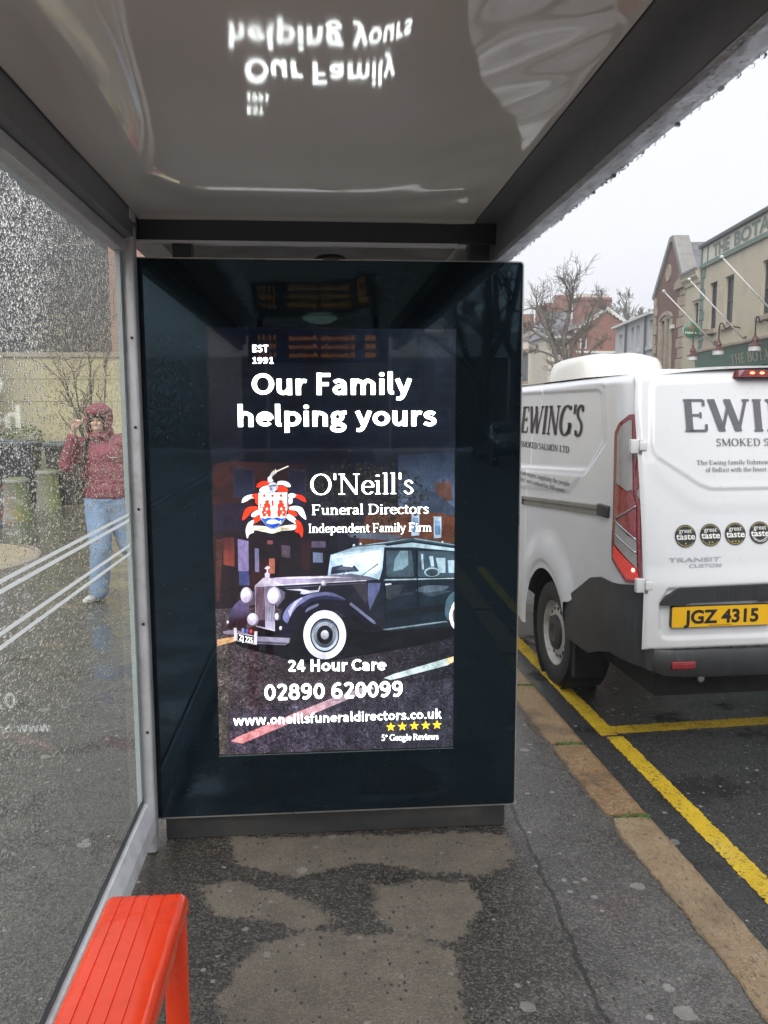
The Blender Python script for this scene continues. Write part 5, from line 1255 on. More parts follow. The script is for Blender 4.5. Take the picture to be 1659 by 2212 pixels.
# tail lamp wrapped round the corner: dark surround, red rim, clear and red lenses
LAMP = [(.30, 1.800), (.55, 1.795), (.80, 1.750), (.92, 1.700), (.94, 1.60), (.97, 1.23), (1.0, 1.10), (1.0, 1.03), (.66, .936), (.345, .950), (.315, 1.342), (.36, 1.37), (.49, 1.405), (.44, 1.45)]
def lamp_surf(pts, lift): return [surf(p[0], p[1], lift) for p in pts]
def inset(P, k):
    P = np.array(P); out = []
    for i in range(len(P)):
        a, b, c = P[i - 1], P[i], P[(i + 1) % len(P)]
        s_ = np.array([.30, 1.0])                                # s is about .3 m per unit
        t1 = (b - a) * s_; t2 = (c - b) * s_; t1 /= np.hypot(*t1) + 1e-9; t2 /= np.hypot(*t2) + 1e-9
        n1 = np.array([t1[1], -t1[0]]); n2 = np.array([t2[1], -t2[0]]); nn = n1 + n2; nn /= max(.5, (nn @ nn) ** .5)
        out.append(tuple(b + nn * k / s_))
    return out
def dense(poly, h=.02):
    """fill a polygon with a grid clipped to it, so it can bend round the corner"""
    pts = []; P = list(poly)
    for a, b in zip(P, P[1:] + P[:1]):
        L = math.hypot((b[0] - a[0]) * .3, b[1] - a[1]); n = max(1, int(L / h))
        pts += [(a[0] + (b[0] - a[0]) * k / n, a[1] + (b[1] - a[1]) * k / n) for k in range(n)]
    bm = bmesh.new()
    vs = [bm.verts.new((p[0] * .3, p[1], 0)) for p in pts]
    f = bm.faces.new(vs)
    bmesh.ops.triangulate(bm, faces=[f])
    bmesh.ops.subdivide_edges(bm, edges=[e for e in bm.edges if e.calc_length() > h * 1.6], cuts=3, use_grid_fill=False)
    bmesh.ops.triangulate(bm, faces=bm.faces[:])
    bm.verts.index_update()
    V = [(v.co.x / .3, v.co.y) for v in bm.verts]; F = [[v.index for v in f.verts] for f in bm.faces]; bm.free()
    return V, F
def lens(name, poly, lift, m, parent, mir=False):
    V, F = dense(poly)
    vs = lamp_surf(V, lift)
    if mir: vs = [(VW - x, y, z) for x, y, z in vs]
    return MB().add(vs, F).build(name, m, parent, smooth=True)
def lens_mat(name, c, c2, rough=.12, em=0.0):
    m, t, b = newmat(name)
    v = t.coord()
    rib = t.new('TexWave'); rib.bands_direction = 'Z'; rib.inputs['Scale'].default_value = 26; t.link(t.mapping(v, rot=(.5, 0, 0)), rib.inputs['Vector'])
    cell = t.noise(v, 28, 3, .7)
    setin(t, b, 'Base Color', t.mix(t.math('MULTIPLY', t.math('ADD', rib.outputs['Fac'], cell), .5), c, c2))
    b.inputs['Roughness'].default_value = rough; b.inputs['Coat Weight'].default_value = 1; b.inputs['Coat Roughness'].default_value = .03
    if em:
        setin(t, b, 'Emission Color', (1.0, .04, .02)); b.inputs['Emission Strength'].default_value = em
    t.link(t.bump(rib.outputs['Fac'], .2, .006), b.inputs['Normal'])
    return m
M_LRED = lens_mat('red_lens', (.14, .003, .006), (.30, .008, .012))
M_LDARK = lens_mat('dark_red_lens', (.13, .006, .010), (.20, .012, .015))
M_LCLR = lens_mat('clear_lens', (.13, .125, .125), (.40, .385, .385))
M_LIT = lens_mat('lit_red_lens', (.22, .004, .004), (.42, .010, .008), em=.16)
def tail_lamp(mir):
    t_ = lens('tail_lamp', LAMP, .010, M_LDARK, van, mir)
    t_['label'] = 'tall red and clear tail lamp'
    lens('red_lens', [(.34, 1.775), (.45, 1.775), (.56, 1.44), (.46, 1.385), (.40, 1.355), (.39, 1.10), (.37, 1.02), (.37, .965), (.62, .953), (.90, 1.04), (.90, 1.09), (.86, 1.24), (.80, 1.24), (.58, 1.42), (.50, 1.70), (.36, 1.60)][:0] or [(.33, 1.78), (.46, 1.78), (.48, 1.42), (.40, 1.35), (.40, 1.05), (.345, 1.05), (.345, 1.335), (.36, 1.365), (.46, 1.40), (.34, 1.46)], .013, M_LRED, t_, mir)
    lens('clear_lens', [(.49, 1.765), (.56, 1.765), (.74, 1.735), (.84, 1.68), (.86, 1.44), (.62, 1.405), (.50, 1.415)], .013, M_LCLR, t_, mir)
    lens('red_lens', [(.50, 1.40), (.62, 1.395), (.87, 1.43), (.88, 1.25), (.60, 1.185), (.43, 1.175), (.43, 1.335), (.46, 1.37)], .013, M_LRED, t_, mir)
    lens('clear_lens', [(.43, 1.165), (.60, 1.178), (.88, 1.24), (.90, 1.12), (.60, 1.055), (.43, 1.02)], .013, M_LCLR, t_, mir)
    lens('lit_lens', [(.37, .965), (.43, 1.012), (.60, 1.048), (.92, 1.11), (.95, 1.045), (.64, .955)], .014, M_LIT, t_, mir)
    for a, b_ in (((.43, 1.167), (.88, 1.243)), ((.43, 1.335), (.88, 1.25)), ((.43, 1.10), (.88, 1.175))):
        V = [surf(a[0] + (b_[0] - a[0]) * k / 8, a[1] + (b_[1] - a[1]) * k / 8, .0165) for k in range(9)]
        if mir: V = [(VW - x, y, z) for x, y, z in V]
        MB().tube(V, .004, 6).build('reflector_strip', M_CHROME, t_, smooth=True)
    bulb = surf(.50, 1.01, .012)
    if mir: bulb = (VW - bulb[0], bulb[1], bulb[2])
    MB().ball(bulb, .011).build('bulb', emit('lamp_glow', (1.0, .16, .10), 6), t_, smooth=True)
tail_lamp(False); tail_lamp(True)
# bumper and lower quarter cladding: one skin swept round the back
BZ = lambda u, y: (.475 + .05 * sstep(.20, .02, u)) if y < .2 else .475 + .05 - .10 * sstep(.25, .65, y)
def clad_strip(mir):
    g = MB(); ss = [0, .12, .25, .4, .55, .7, .85, 1, 1.15, 1.3, 1.45, 1.6, 1.7]
    cols = []
    for s in ss:
        x0, y0, _ = surf(s, .9); top = clad_top(y0); bot = BZ(x0, y0) if s < 1 else .525 - .10 * sstep(.28, .62, y0)
        c = []
        for k in range(9):
            f = k / 8; z = bot + (top - bot) * f
            lift = .010 + .010 * math.sin(math.pi * min(1, f * 1.15)) * (1 if s < 1.3 else .6) + (.012 if f < .12 else 0) * 0
            p = list(surf(s, z, lift))
            if s >= 1.3:
                lim = ARC[0] - math.sqrt(max(0.0, ARC[2] ** 2 - (z - ARC[1]) ** 2)) - .002 if abs(z - ARC[1]) < ARC[2] else 9
                fr_ = (s - 1.3) / .4; ya = surf(1.3, z)[1]; p[1] = ya + (min(lim, 1.02) - ya) * fr_
            c.append(tuple(p))
        pb = c[0]; c = [(pb[0] + .05, pb[1] + .03, pb[2] + .005)] + c + [(c[-1][0] + .025, c[-1][1] + .01, c[-1][2] + .001)]
        cols.append(c)
    m_ = len(cols[0])
    vs = [(VW - p[0], p[1], p[2]) if mir else p for c in cols for p in c]
    g.add(vs, [(a * m_ + b, a * m_ + b + 1, (a + 1) * m_ + b + 1, (a + 1) * m_ + b) for a in range(len(cols) - 1) for b in range(m_ - 1)])
    return g.build('quarter_cladding', M_PLAS, van, angle=50)
clad_strip(False); clad_strip(True)
pl = [(.035, .060), (.06, .020), (.10, -.015), (.16, -.034), (.25, -.046), (.5, -.060), (CX, -.066)]
pl = pl + [(VW - x, y) for x, y in reversed(pl[:-1])]
bmp = MB(); rws = []
for x, y in pl:
    u = min(x, VW - x); bot = .475 + .045 * sstep(.20, .02, u)
    rws.append([(x, y + .10, bot + .004), (x, y + .012, bot), (x, y, bot + .02), (x, y - .004, .55), (x, y, .600), (x, y + .010, .6165), (x, y + .13, .618)])
m_ = 7
bmp.add([p for c in rws for p in c], [(a * m_ + b, a * m_ + b + 1, (a + 1) * m_ + b + 1, (a + 1) * m_ + b) for a in range(len(rws) - 1) for b in range(m_ - 1)])
bumper = bmp.build('bumper', M_PLAS, van, angle=38)
stp = MB()
for k in range(22):
    x = .20 + k * .075
    stp.prism([(x, -.035), (x + .012, -.035), (x + .042, .045), (x + .030, .045)], (.617, .622), 2)
stp.build('step_tread', M_PLAS, bumper)
rfl = MB().rbox((.182, -.058, .522), (.306, -.030, .562), .006)
rfl.build('reflector', M_LRED, bumper, angle=40)
rf2 = MB().rbox((VW - .306, -.058, .522), (VW - .182, -.030, .562), .006); rf2.build('reflector', M_LRED, bumper, angle=40)
MB().tube([(.44, .45, .41), (.44, .22, .41), (.45, .14, .40)], [.024, .024, .025], 14, False).tube([(.44, .42, .41), (.45, .145, .40)], .019, 14).build('exhaust_pipe', mat('exhaust_steel', (.35, .34, .33), .35, metal=.9), van, angle=40)
MB().prism([(.035, .90), (.035, .955), (.22, .955), (.22, .90)], (.17, .60), 2).build('mud_flap', M_SHADOW, van)
# wheels
def wheel(x, y, side):
    g = MB()
    pr = [(.215, -.085), (.24, -.098), (.30, -.105), (.335, -.098), (.345, -.075), (.346, .075), (.335, .098), (.30, .105), (.24, .098), (.215, .085)]
    g.lathe([(r, h * side) for r, h in pr], 48, (0, 0, 0), 'x', cap=False)
    w = thing_part('wheel', (x, y, .345), M_RUB, g)
    tr = MB()
    for k in range(60):
        a = 2 * math.pi * k / 60
        for h in (-.055, 0, .055):
            c, s = math.cos(a + h), math.sin(a + h)
            d = .010
            tr.add([(h - .022, (.3475) * math.cos(a + h - d), .3475 * math.sin(a + h - d)), (h + .022, .3475 * math.cos(a + h - d + .012), .3475 * math.sin(a + h - d + .012)),
                    (h + .022, .3475 * math.cos(a + h + d + .012), .3475 * math.sin(a + h + d + .012)), (h - .022, .3475 * math.cos(a + h + d), .3475 * math.sin(a + h + d))], [(0, 1, 2, 3)])
    tr.build('tread', M_RUB, w)
    o_ = -1 * side
    rim = MB().lathe([(.216, o_ * .088), (.210, o_ * .080), (.200, o_ * .050), (.188, o_ * .046), (.165, o_ * .060), (.115, o_ * .072), (.10, o_ * .066), (.0001, o_ * .06)], 48, (0, 0, 0), 'x', cap=False)
    rim.build('rim', M_RIM, w, smooth=True)
    MB().lathe([(.118, o_ * .070), (.112, o_ * .088), (.06, o_ * .096), (.052, o_ * .090), (.0001, o_ * .090)], 30, (0, 0, 0), 'x').build('hub_cap', M_PLAS, w, angle=40)
    hl = MB()
    for k in range(16):
        a = 2 * math.pi * k / 16
        hl.lathe([(.0001, 0), (.015, 0), (.013, .006 * side), (.0001, .006 * side)], 10, (o_ * (.060 + .004), .157 * math.cos(a), .157 * math.sin(a)), 'x')
    hl.build('rim_holes', M_SHADOW, w)
    return w
def thing_part(name, loc, m, g):
    o = g.build(name, m, van, angle=40); o.location = loc; return o
wheel(.135, 1.335, 1); wheel(VW - .135, 1.335, -1); wheel(.135, 4.27, 1); wheel(VW - .135, 4.27, -1)
# side rail of the sliding door
rail = MB()
for p0, p1, m_ in (((1.91, 1.180), (.48, 1.270), 0),):
    n = 20; vs = []
    for k in range(n + 1):
        y = p0[0] + (p1[0] - p0[0]) * k / n; z = p0[1] + (p1[1] - p0[1]) * k / n
        b0 = on_side(y, z, .002)
        vs += [(b0[0] + .006, y, z - .032), (b0[0] - .008, y, z - .032), (b0[0] - .010, y, z - .010), (b0[0] - .003, y, z - .006), (b0[0] - .003, y, z), (b0[0] - .014, y, z + .006), (b0[0] - .014, y, z + .026), (b0[0] + .006, y, z + .030)]
    rail.add(vs, [(a * 8 + b, a * 8 + b + 1, (a + 1) * 8 + b + 1, (a + 1) * 8 + b) for a in range(n) for b in range(7)])
rl = rail.build('door_rail', mat('rail_aluminium', (.30, .29, .26), .35, metal=.5, var=.15, vscale=20, dirt=(.10, .09, .07), damt=.6), van, angle=30)
e_ = on_side(.44, 1.27); MB().rbox((e_[0] - .016, .36, 1.240), (e_[0] + .012, .505, 1.306), .008).build('end_cap', M_PLAS, rl, angle=40)
e_ = on_side(1.91, 1.18); MB().rbox((e_[0] - .012, 1.895, 1.146), (e_[0] + .012, 1.93, 1.206), .005).build('end_cap', M_PLAS, rl, angle=40)
# hinges of the left door
for z in (1.635, .945):
    h_ = MB().rbox((.005, -.004 + vrear_y(z), z - .036), (.055, .03 + vrear_y(z), z + .036), .006)
    h_.rbox((.045, -.022 + vrear_y(z), z - .020), (.082, .01 + vrear_y(z), z + .022), .005)
    hg = h_.build('hinge', M_VAN, van, angle=40)
    MB().tube([(.052, -.012 + vrear_y(z), z - .034), (.052, -.012 + vrear_y(z), z + .034)], .008, 10).build('hinge_pin', mat('hinge_steel', (.5, .5, .5), .4, metal=.6), hg, smooth=True)
    h2 = MB().rbox((VW - .082, -.018 + vrear_y(z), z - .036), (VW - .005, .03 + vrear_y(z), z + .036), .006).build('hinge', M_VAN, van, angle=40)
# handle strip, number plate, high brake light
hs_ = [(.118, .850), (.152, .893), (.224, .934), (.70, .940), (CX, .941)]
hs2 = [(CX, .868), (.70, .856), (.645, .853), (.62, .862), (.275, .857), (.236, .846)]
H_ = hs_ + hs2
H_ = H_[:5] + [(VW - x, z) for x, z in reversed(hs_[:4])] + [(VW - x, z) for x, z in reversed(hs2[1:])] + hs2[1:]
MB().prism(H_, (-.040, .01)).build('handle_strip', M_PLAS, van, angle=30)
m_pl, t_pl, b_pl = newmat('yellow_plate')
vv = t_pl.coord(); setin(t_pl, b_pl, 'Base Color', t_pl.mix(t_pl.math('MULTIPLY', t_pl.ramp(t_pl.noise(vv, 14, 5), .5, .75), .4), (.72, .40, .006), (.55, .32, .02)))
b_pl.inputs['Roughness'].default_value = .3
plate = MB().prism(rrect(.181, .704, .733, .838, .008), (-.034, .0)).build('number_plate', m_pl, van, angle=40)
MB().prism(rrect(.178, .707, .730, .841, .010), (-.031, .002)).build('plate_frame', M_PLAS, plate)
text_obj('plate_characters', sans('JGZ 4315', .035), .243, .643, .753, .066, lambda x, z: (x, -.0348, z), mat('plate_black', (.012, .012, .012), .4), plate)
text_obj('dealer_text', sans('MACARTNEY MOTORS', .01), .38, .50, .737, .0065, lambda x, z: (x, -.0348, z), M_LETTER, plate)
hb = MB().prism([(CX - .415, 1.984), (CX - .385, 2.020), (CX + .385, 2.020), (CX + .415, 1.984)], (.135, .22)).build('high_brake_light', M_LDARK, van)
M_LED = emit('brake_led', (1.0, .10, .03), 8)
for k in range(14): MB().ball((.646 + k * .0529, .134, 2.004), (.013, .006, .0065)).build('led', M_LED, hb, smooth=True)
# refrigeration unit on the roof
def fridge_pt(i, j):
    u = i / 36; v_ = j / 20
    a = 2 * math.pi * u
    def se(c, e): return math.copysign(abs(c) ** e, c)
    b = v_ * math.pi / 2
    rx, ry = .375, .60
    cz = math.sin(b) ** .55; rr_ = math.cos(b) ** .42
    x = rx * se(math.cos(a), .45) * rr_; y = ry * se(math.sin(a), .45) * rr_
    z = .275 * cz + .012 * math.cos(x * 13) * (cz > .8) - .10 * (x / rx) * 0
    return (x, y, z)
fr_ = MB().grid(fridge_pt, 36, 20)
fr_.v = [(x, y, z + .028 * math.exp(-((x + .02) / .09) ** 2) * -1 * (z > .2)) for x, y, z in fr_.v]
fr = fr_.build('refrigeration_unit', car_paint('aged_white_plastic', (.66, .65, .60), (.42, .38, .28), .0), van, smooth=True)
fr.location = (1.16, 3.36, 2.055)
mfr = fr.data.materials[0]
MB().prism(rrect(-.39, .39, -.61, .61, .14), (-.025, .015), 2).build('unit_base', mat('unit_base_white', (.6, .59, .55), .5, dirt=(.3, .27, .18), dscale=8, damt=.7), fr, angle=40)
# lettering
text_obj('rear_lettering', serif("EWING'S", .235, .07, .02), .285, 1.225, 1.710, .160, lambda x, z: on_rear(x, z), M_GREYLET, van)
text_obj('rear_lettering', serif('SMOKED SALMON LTD', .17, .07, .08), .446, 1.070, 1.636, .036, lambda x, z: on_rear(x, z), M_GREYLET, van)
text_obj('rear_lettering', serif('The Ewing family fishmongers, supplying the people', .14, .07), .333, 1.105, 1.543, .022, lambda x, z: on_rear(x, z), M_GREYLET, van)
text_obj('rear_lettering', serif('of Belfast with the finest seafood for 100 years', .14, .07), .379, .99, 1.507, .022, lambda x, z: on_rear(x, z), M_GREYLET, van)
text_obj('side_lettering', serif("EWING'S", .25, .07, .02), -2.14, -.87, 1.664, .188, lambda x, z: on_side(-x, z), M_LETTER, van, .18)
text_obj('side_lettering', serif('SMOKED SALMON LTD', .2, .09, .06), -2.12, -1.085, 1.558, .040, lambda x, z: on_side(-x, z), M_LETTER, van)
text_obj('side_lettering', serif('The Ewing family fishmongers, supplying the people', .13, .07), -2.55, -.965, 1.360, .030, lambda x, z: on_side(-x, z), M_LETTER, van)
text_obj('side_lettering', serif('of Belfast with the finest seafood for 100 years', .13, .07), -2.48, -1.055, 1.312, .028, lambda x, z: on_side(-x, z), M_LETTER, van)
text_obj('model_badge', sans('TRANSIT', .02), .164, .438, 1.063, .020, lambda x, z: on_rear(x, z, .019), M_CHROME, van, .25)
text_obj('model_badge', sans('CUSTOM', .02), .270, .442, 1.034, .017, lambda x, z: on_rear(x, z, .019), M_CHROME, van, .25)
M_GOLD = mat('gold_print', (.36, .31, .10), .4); M_WPRINT = mat('white_print', (.75, .75, .73), .4)
for k, cx in enumerate((.258, .391, .524, .657, 1.50, 1.633)):
    cz, r = 1.190 + .003 * k, .0560
    pt = lambda x, z, l=.0195: on_rear(x, z, l)
    ring = ell(cx, cz, r, r, n=30)
    stk = MB().add([pt(*p) for p in ring], [tuple(range(30))]).build('award_sticker', mat('sticker_black', (.018, .019, .017), .4), van)
    stk['label'] = 'round black award sticker with %s' % ('one gold star', 'two gold stars', 'three gold stars', 'white lettering below', 'two gold stars', 'one gold star')[k]
    for a0, a1 in ((20, 160), (205, 335)):
        if k == 3 and a0 > 100: continue
        o_ = ell(cx, cz, r * .92, r * .92, a0, a1, 16); i_ = ell(cx, cz, r * .86, r * .86, a0, a1, 16)
        MB().add([pt(*p, .0205) for p in o_] + [pt(*p, .0205) for p in i_], [(q, q + 1, 18 + q, 17 + q) for q in range(16)]).build('gold_ring', M_GOLD, stk)
    text_obj('sticker_text', sans('great', .005), cx - .034, cx + .034, cz + .016, .022, lambda x, z: pt(x, z, .0205), M_WPRINT, stk)
    text_obj('sticker_text', sans('taste', .02), cx - .050, cx + .050, cz - .017, .031, lambda x, z: pt(x, z, .0205), M_WPRINT, stk)
    if k == 3:
        for q, ch in enumerate('TOP50FOODS'):
            a = R(212 + q * 13); v_f = sans(ch, .02); c0 = (cx + r * .76 * math.cos(a), cz + r * .76 * math.sin(a))
            w = max(p[0] for p in v_f[0]); sc_ = .011; ca, sa = math.cos(a + math.pi / 2), math.sin(a + math.pi / 2)
            MB().add([pt(c0[0] + (p[0] - w / 2) * sc_ * ca - (p[1] - .5) * sc_ * sa, c0[1] + (p[0] - w / 2) * sc_ * sa + (p[1] - .5) * sc_ * ca, .0205) for p in v_f[0]], v_f[1]).build('sticker_text', M_WPRINT, stk)
    else:
        sm_ = MB(); ns = (1, 2, 3, 0, 2, 1)[k]
        for q in range(ns):
            sxp, szp = cx + (q - (ns - 1) / 2) * .0165, cz - .037
            P = [(sxp + rr_ * math.cos(R(90 + w * 36)), szp + rr_ * math.sin(R(90 + w * 36))) for w, rr_ in ((w, .0075 if w % 2 == 0 else .0032) for w in range(10))]
            sm_.add([pt(*p, .0205) for p in P], [tuple(t) for t in tess(P)])
        sm_.build('sticker_stars', M_GOLD, stk)

# ------------------------------------------------------------------ street frontage on the right
def brick_mat(name, c1, c2, mortar, scale=1.0, damp=.3):
    m, t, b = newmat(name)
    v = t.coord()
    # bricks laid on either vertical face: run = x + y, course = z
    sx = t.new('SeparateXYZ'); t.link(v, sx.inputs[0])
    cb = t.new('CombineXYZ'); t.link(t.math('ADD', sx.outputs[0], sx.outputs[1]), cb.inputs[0]); t.link(sx.outputs[2], cb.inputs[1])
    br = t.new('TexBrick'); t.link(cb.outputs[0], br.inputs['Vector'])
    br.inputs['Scale'].default_value = 1.0 / scale; br.inputs['Brick Width'].default_value = .23; br.inputs['Row Height'].default_value = .077; br.inputs['Mortar Size'].default_value = .007
    br.inputs['Color1'].default_value = (*c1, 1); br.inputs['Color2'].default_value = (*c2, 1); br.inputs['Mortar'].default_value = (*mortar, 1)
    n = t.noise(v, 1.3, 6, .65)
    c = t.mix(t.math('MULTIPLY', t.ramp(n, .45, .72), damp), br.outputs['Color'], (.05, .035, .03))
    c = t.mix(t.math('MULTIPLY', t.ramp(t.noise(v, 14, 4), .4, .75), .35), c, tuple(min(1, x * 1.5) for x in c1))
    setin(t, b, 'Base Color', c); b.inputs['Roughness'].default_value = .8
    t.link(t.bump(br.outputs['Fac'], -.4, .01), b.inputs['Normal'])
    return m
M_BRICK = brick_mat('red_brick', (.175, .078, .058), (.135, .060, .046), (.17, .14, .12))
M_BRICK2 = brick_mat('orange_brick', (.235, .085, .052), (.18, .066, .044), (.22, .15, .12))
M_CREAM = mat('cream_render', (.50, .455, .345), .75, var=.06, vscale=1.5, bump=.1, bscale=40, dirt=(.34, .30, .22), dscale=1.2, damt=.55)
M_CREAM2 = mat('pale_cream_stone', (.52, .48, .40), .75, var=.07, vscale=2, dirt=(.36, .33, .27), dscale=2, damt=.4)
M_STONE = mat('sandstone', (.36, .31, .235), .8, var=.15, vscale=4, dirt=(.20, .17, .13), dscale=5, damt=.6)
M_GREY = mat('pale_grey_render', (.46, .47, .49), .75, var=.05, vscale=1.2, dirt=(.33, .33, .33), dscale=2, damt=.4)
M_GREEN = mat('dark_green_paint', (.035, .13, .085), .4, var=.1)
M_SAGE = mat('sage_green_paint', (.105, .175, .145), .5, var=.12, vscale=3, dirt=(.07, .11, .095), damt=.5)
M_SIGNB = mat('cream_signboard', (.60, .58, .50), .6, var=.05)
M_LEAD = mat('dark_lead', (.10, .10, .10), .6, var=.2)
M_FRAME = mat('white_window_frame', (.60, .60, .57), .5, var=.05)
M_FRAMED = mat('dark_window_frame', (.05, .055, .06), .5)
M_GLZ = mat('window_glass', (.05, .062, .068), .06, var=.3, vscale=.8)
M_CURT = mat('pale_blind', (.30, .32, .31), .7, var=.15)
def slate_mat():
    m, t, b = newmat('roof_slate')
    v = t.coord(); sx = t.new('SeparateXYZ'); t.link(v, sx.inputs[0])
    cb = t.new('CombineXYZ'); t.link(t.math('ADD', sx.outputs[0], t.math('MULTIPLY', sx.outputs[1], .3)), cb.inputs[0]); t.link(sx.outputs[2], cb.inputs[1])
    br = t.new('TexBrick'); t.link(cb.outputs[0], br.inputs['Vector']); br.inputs['Brick Width'].default_value = .45; br.inputs['Row Height'].default_value = .22; br.inputs['Mortar Size'].default_value = .012; br.inputs['Scale'].default_value = 1
    br.inputs['Color1'].default_value = (.13, .135, .15, 1); br.inputs['Color2'].default_value = (.165, .17, .185, 1); br.inputs['Mortar'].default_value = (.07, .07, .08, 1)
    c = t.mix(t.math('MULTIPLY', t.ramp(t.noise(v, 3, 5), .4, .75), .4), br.outputs['Color'], (.22, .22, .22))
    setin(t, b, 'Base Color', c); b.inputs['Roughness'].default_value = .45
    return m
M_SLATE = slate_mat()

FPX, FPY, FROT = 12.0, 25.0, math.atan2(1, .106)         # facade line: local x runs away from the camera, y out to the road
FDX, FDY = math.cos(FROT), math.sin(FROT)
def frontage(name, label, cat, u, **k): return thing(name, label, cat, (FPX + FDX * u, FPY + FDY * u, .03), FROT, **k)
def wall(mb, u0, u1, z0, z1, holes, y=0.0, depth=.14, sg=1):
    """front wall at y with rectangular openings (u0, u1, z0, z1) and their reveals"""
    U = sorted({u0, u1, *[h[0] for h in holes], *[h[1] for h in holes]}); Z = sorted({z0, z1, *[h[2] for h in holes], *[h[3] for h in holes]})
    for a, b_ in zip(U, U[1:]):
        for c, d in zip(Z, Z[1:]):
            mu, mz = (a + b_) / 2, (c + d) / 2
            if any(h[0] < mu < h[1] and h[2] < mz < h[3] for h in holes): continue
            mb.add([(a, y, c), (b_, y, c), (b_, y, d), (a, y, d)], [(3, 2, 1, 0)])
    for a, b_, c, d in holes:
        q = y - depth * sg
        mb.add([(a, y, c), (b_, y, c), (b_, y, d), (a, y, d), (a, q, c), (b_, q, c), (b_, q, d), (a, q, d)], [(0, 1, 5, 4), (1, 2, 6, 5), (2, 3, 7, 6), (3, 0, 4, 7)])
    return mb
def window(par, u0, u1, z0, z1, y=0.0, depth=.14, fm=None, sill=None, bars=True, t=.05, blind=0.0, sg=1):
    fm = fm or M_FRAMED; q = y - depth * sg
    g = MB().box((u0, q, z0), (u0 + t, q + .05 * sg, z1)).box((u1 - t, q, z0), (u1, q + .05 * sg, z1)).box((u0 + t, q, z1 - t), (u1 - t, q + .05 * sg, z1)).box((u0 + t, q, z0), (u1 - t, q + .05 * sg, z0 + t))
    if bars: g.box((u0 + t, q, (z0 + z1) / 2 - t / 2), (u1 - t, q + .055 * sg, (z0 + z1) / 2 + t / 2))
    w = g.build('window', fm, par)
    MB().box((u0 + t * .5, q - .012 * sg, z0 + t * .5), (u1 - t * .5, q + .008 * sg, z1 - t * .5)).build('pane', M_GLZ, w)
    if blind: MB().box((u0 + t, q - .05 * sg, z1 - (z1 - z0) * blind), (u1 - t, q - .03 * sg, z1 - t)).build('blind', M_CURT, w)
    if sill: MB().rbox((u0 - .14, y - depth, z0 - .14), (u1 + .14, y + .10, z0 - .002), .015, 2).build('sill', sill, w)
    return w
Z0 = -.03                          # traced heights are above the near pavement, roots stand on the far one
# --- public house
pub = frontage('public_house', 'cream two storey public house with green lettered sign board and green quoins', 'pub', 0)
holes = [(-1.02, -.42, 4.22, 5.62), (-2.27, -1.62, 4.24, 5.62), (-5.0, -4.12, 4.22, 5.62), (-6.9, -6.1, 4.22, 5.62), (-9.0, -8.2, 4.22, 5.62)]
g = wall(MB(), -12, .30, 3.55, 6.25, holes)
g.add([(.30, 0, 0), (.30, -8, 0), (.30, -8, 6.8), (.30, 0, 6.8)], [(0, 1, 2, 3)]).add([(-12, 0, 0), (-12, -8, 0), (-12, -8, 6.8), (-12, 0, 6.8)], [(3, 2, 1, 0)])
g.add([(-12, -8, 0), (.3, -8, 0), (.3, -8, 6.8), (-12, -8, 6.8)], [(0, 1, 2, 3)])
g.build('wall', M_CREAM, pub)
MB().box((-12, -8, 6.70), (.30, -.25, 6.78)).build('roof', M_SLATE, pub)
for h in holes: window(pub, *h, sill=M_STONE, blind=.0)
MB().box((-12, -.25, 6.25), (.30, .03, 6.80)).build('sign_board', M_SIGNB, pub)
MB().box((-12, .0, 6.18), (.31, .07, 6.31)).box((.20, .03, 6.31), (.31, .06, 6.80)).box((-.27, .0301, 6.33), (-.20, .05, 6.79)).build('sign_border', M_SAGE, pub)
MB().rbox((-12, -.3, 6.80), (.36, .14, 6.92), .03, 2).build('coping', M_LEAD, pub)
M_SHL = mat('lettering_shadow', (.42, .38, .29), .6)
for nm, m_, dx, dz, yy_ in (('sign_lettering_shadow', M_SHL, .05, -.035, .036), ('sign_lettering', M_SAGE, 0, 0, .042)):
    text_obj(nm, sans('THE', .03), .66 + dx, 1.92 + dx, 6.375 + dz, .36, lambda x, z, q=yy_: (-x, q, z), m_, pub)
    text_obj(nm, sans('BOTANIC INN', .03), 2.25 + dx, 7.75 + dx, 6.375 + dz, .36, lambda x, z, q=yy_: (-x, q, z), m_, pub)
qm = MB()
for k in range(8):
    w_ = .34 if k % 2 else .22
    qm.rbox((.305 - w_, -.02, 3.62 + k * .322), (.335, .03, 3.62 + k * .322 + .29), .01, 2)
qm.build('quoins', M_SAGE, pub)
MB().rbox((-12, 0, 3.55), (.34, .26, 3.66), .03, 2).build('cornice', M_STONE, pub)
MB().prism([(-.02, 2.95), (.06, 2.95), (.16, 3.55), (-.02, 3.55)], (-12, .30), 0).build('fascia_board', M_GREEN, pub)
text_obj('fascia_lettering', serif('THE BOTANIC INN', .2, .08, .06), 2.6, 7.0, 3.06, .26, lambda x, z: (-x, .075 + (z - 2.95) * .165, z), mat('gilt_letters', (.42, .38, .26), .4), pub)
fh = [(-1.6, -.4, .5, 2.7), (-3.4, -2.0, .5, 2.7), (-5.2, -4.2, 0, 2.7), (-7.2, -5.8, .5, 2.7), (-9.4, -7.8, .5, 2.7)]
wall(MB(), -12, .30, 0, 2.95, fh, y=0).build('shop_front', M_GREEN, pub)
for h in fh: window(pub, *h, bars=False)
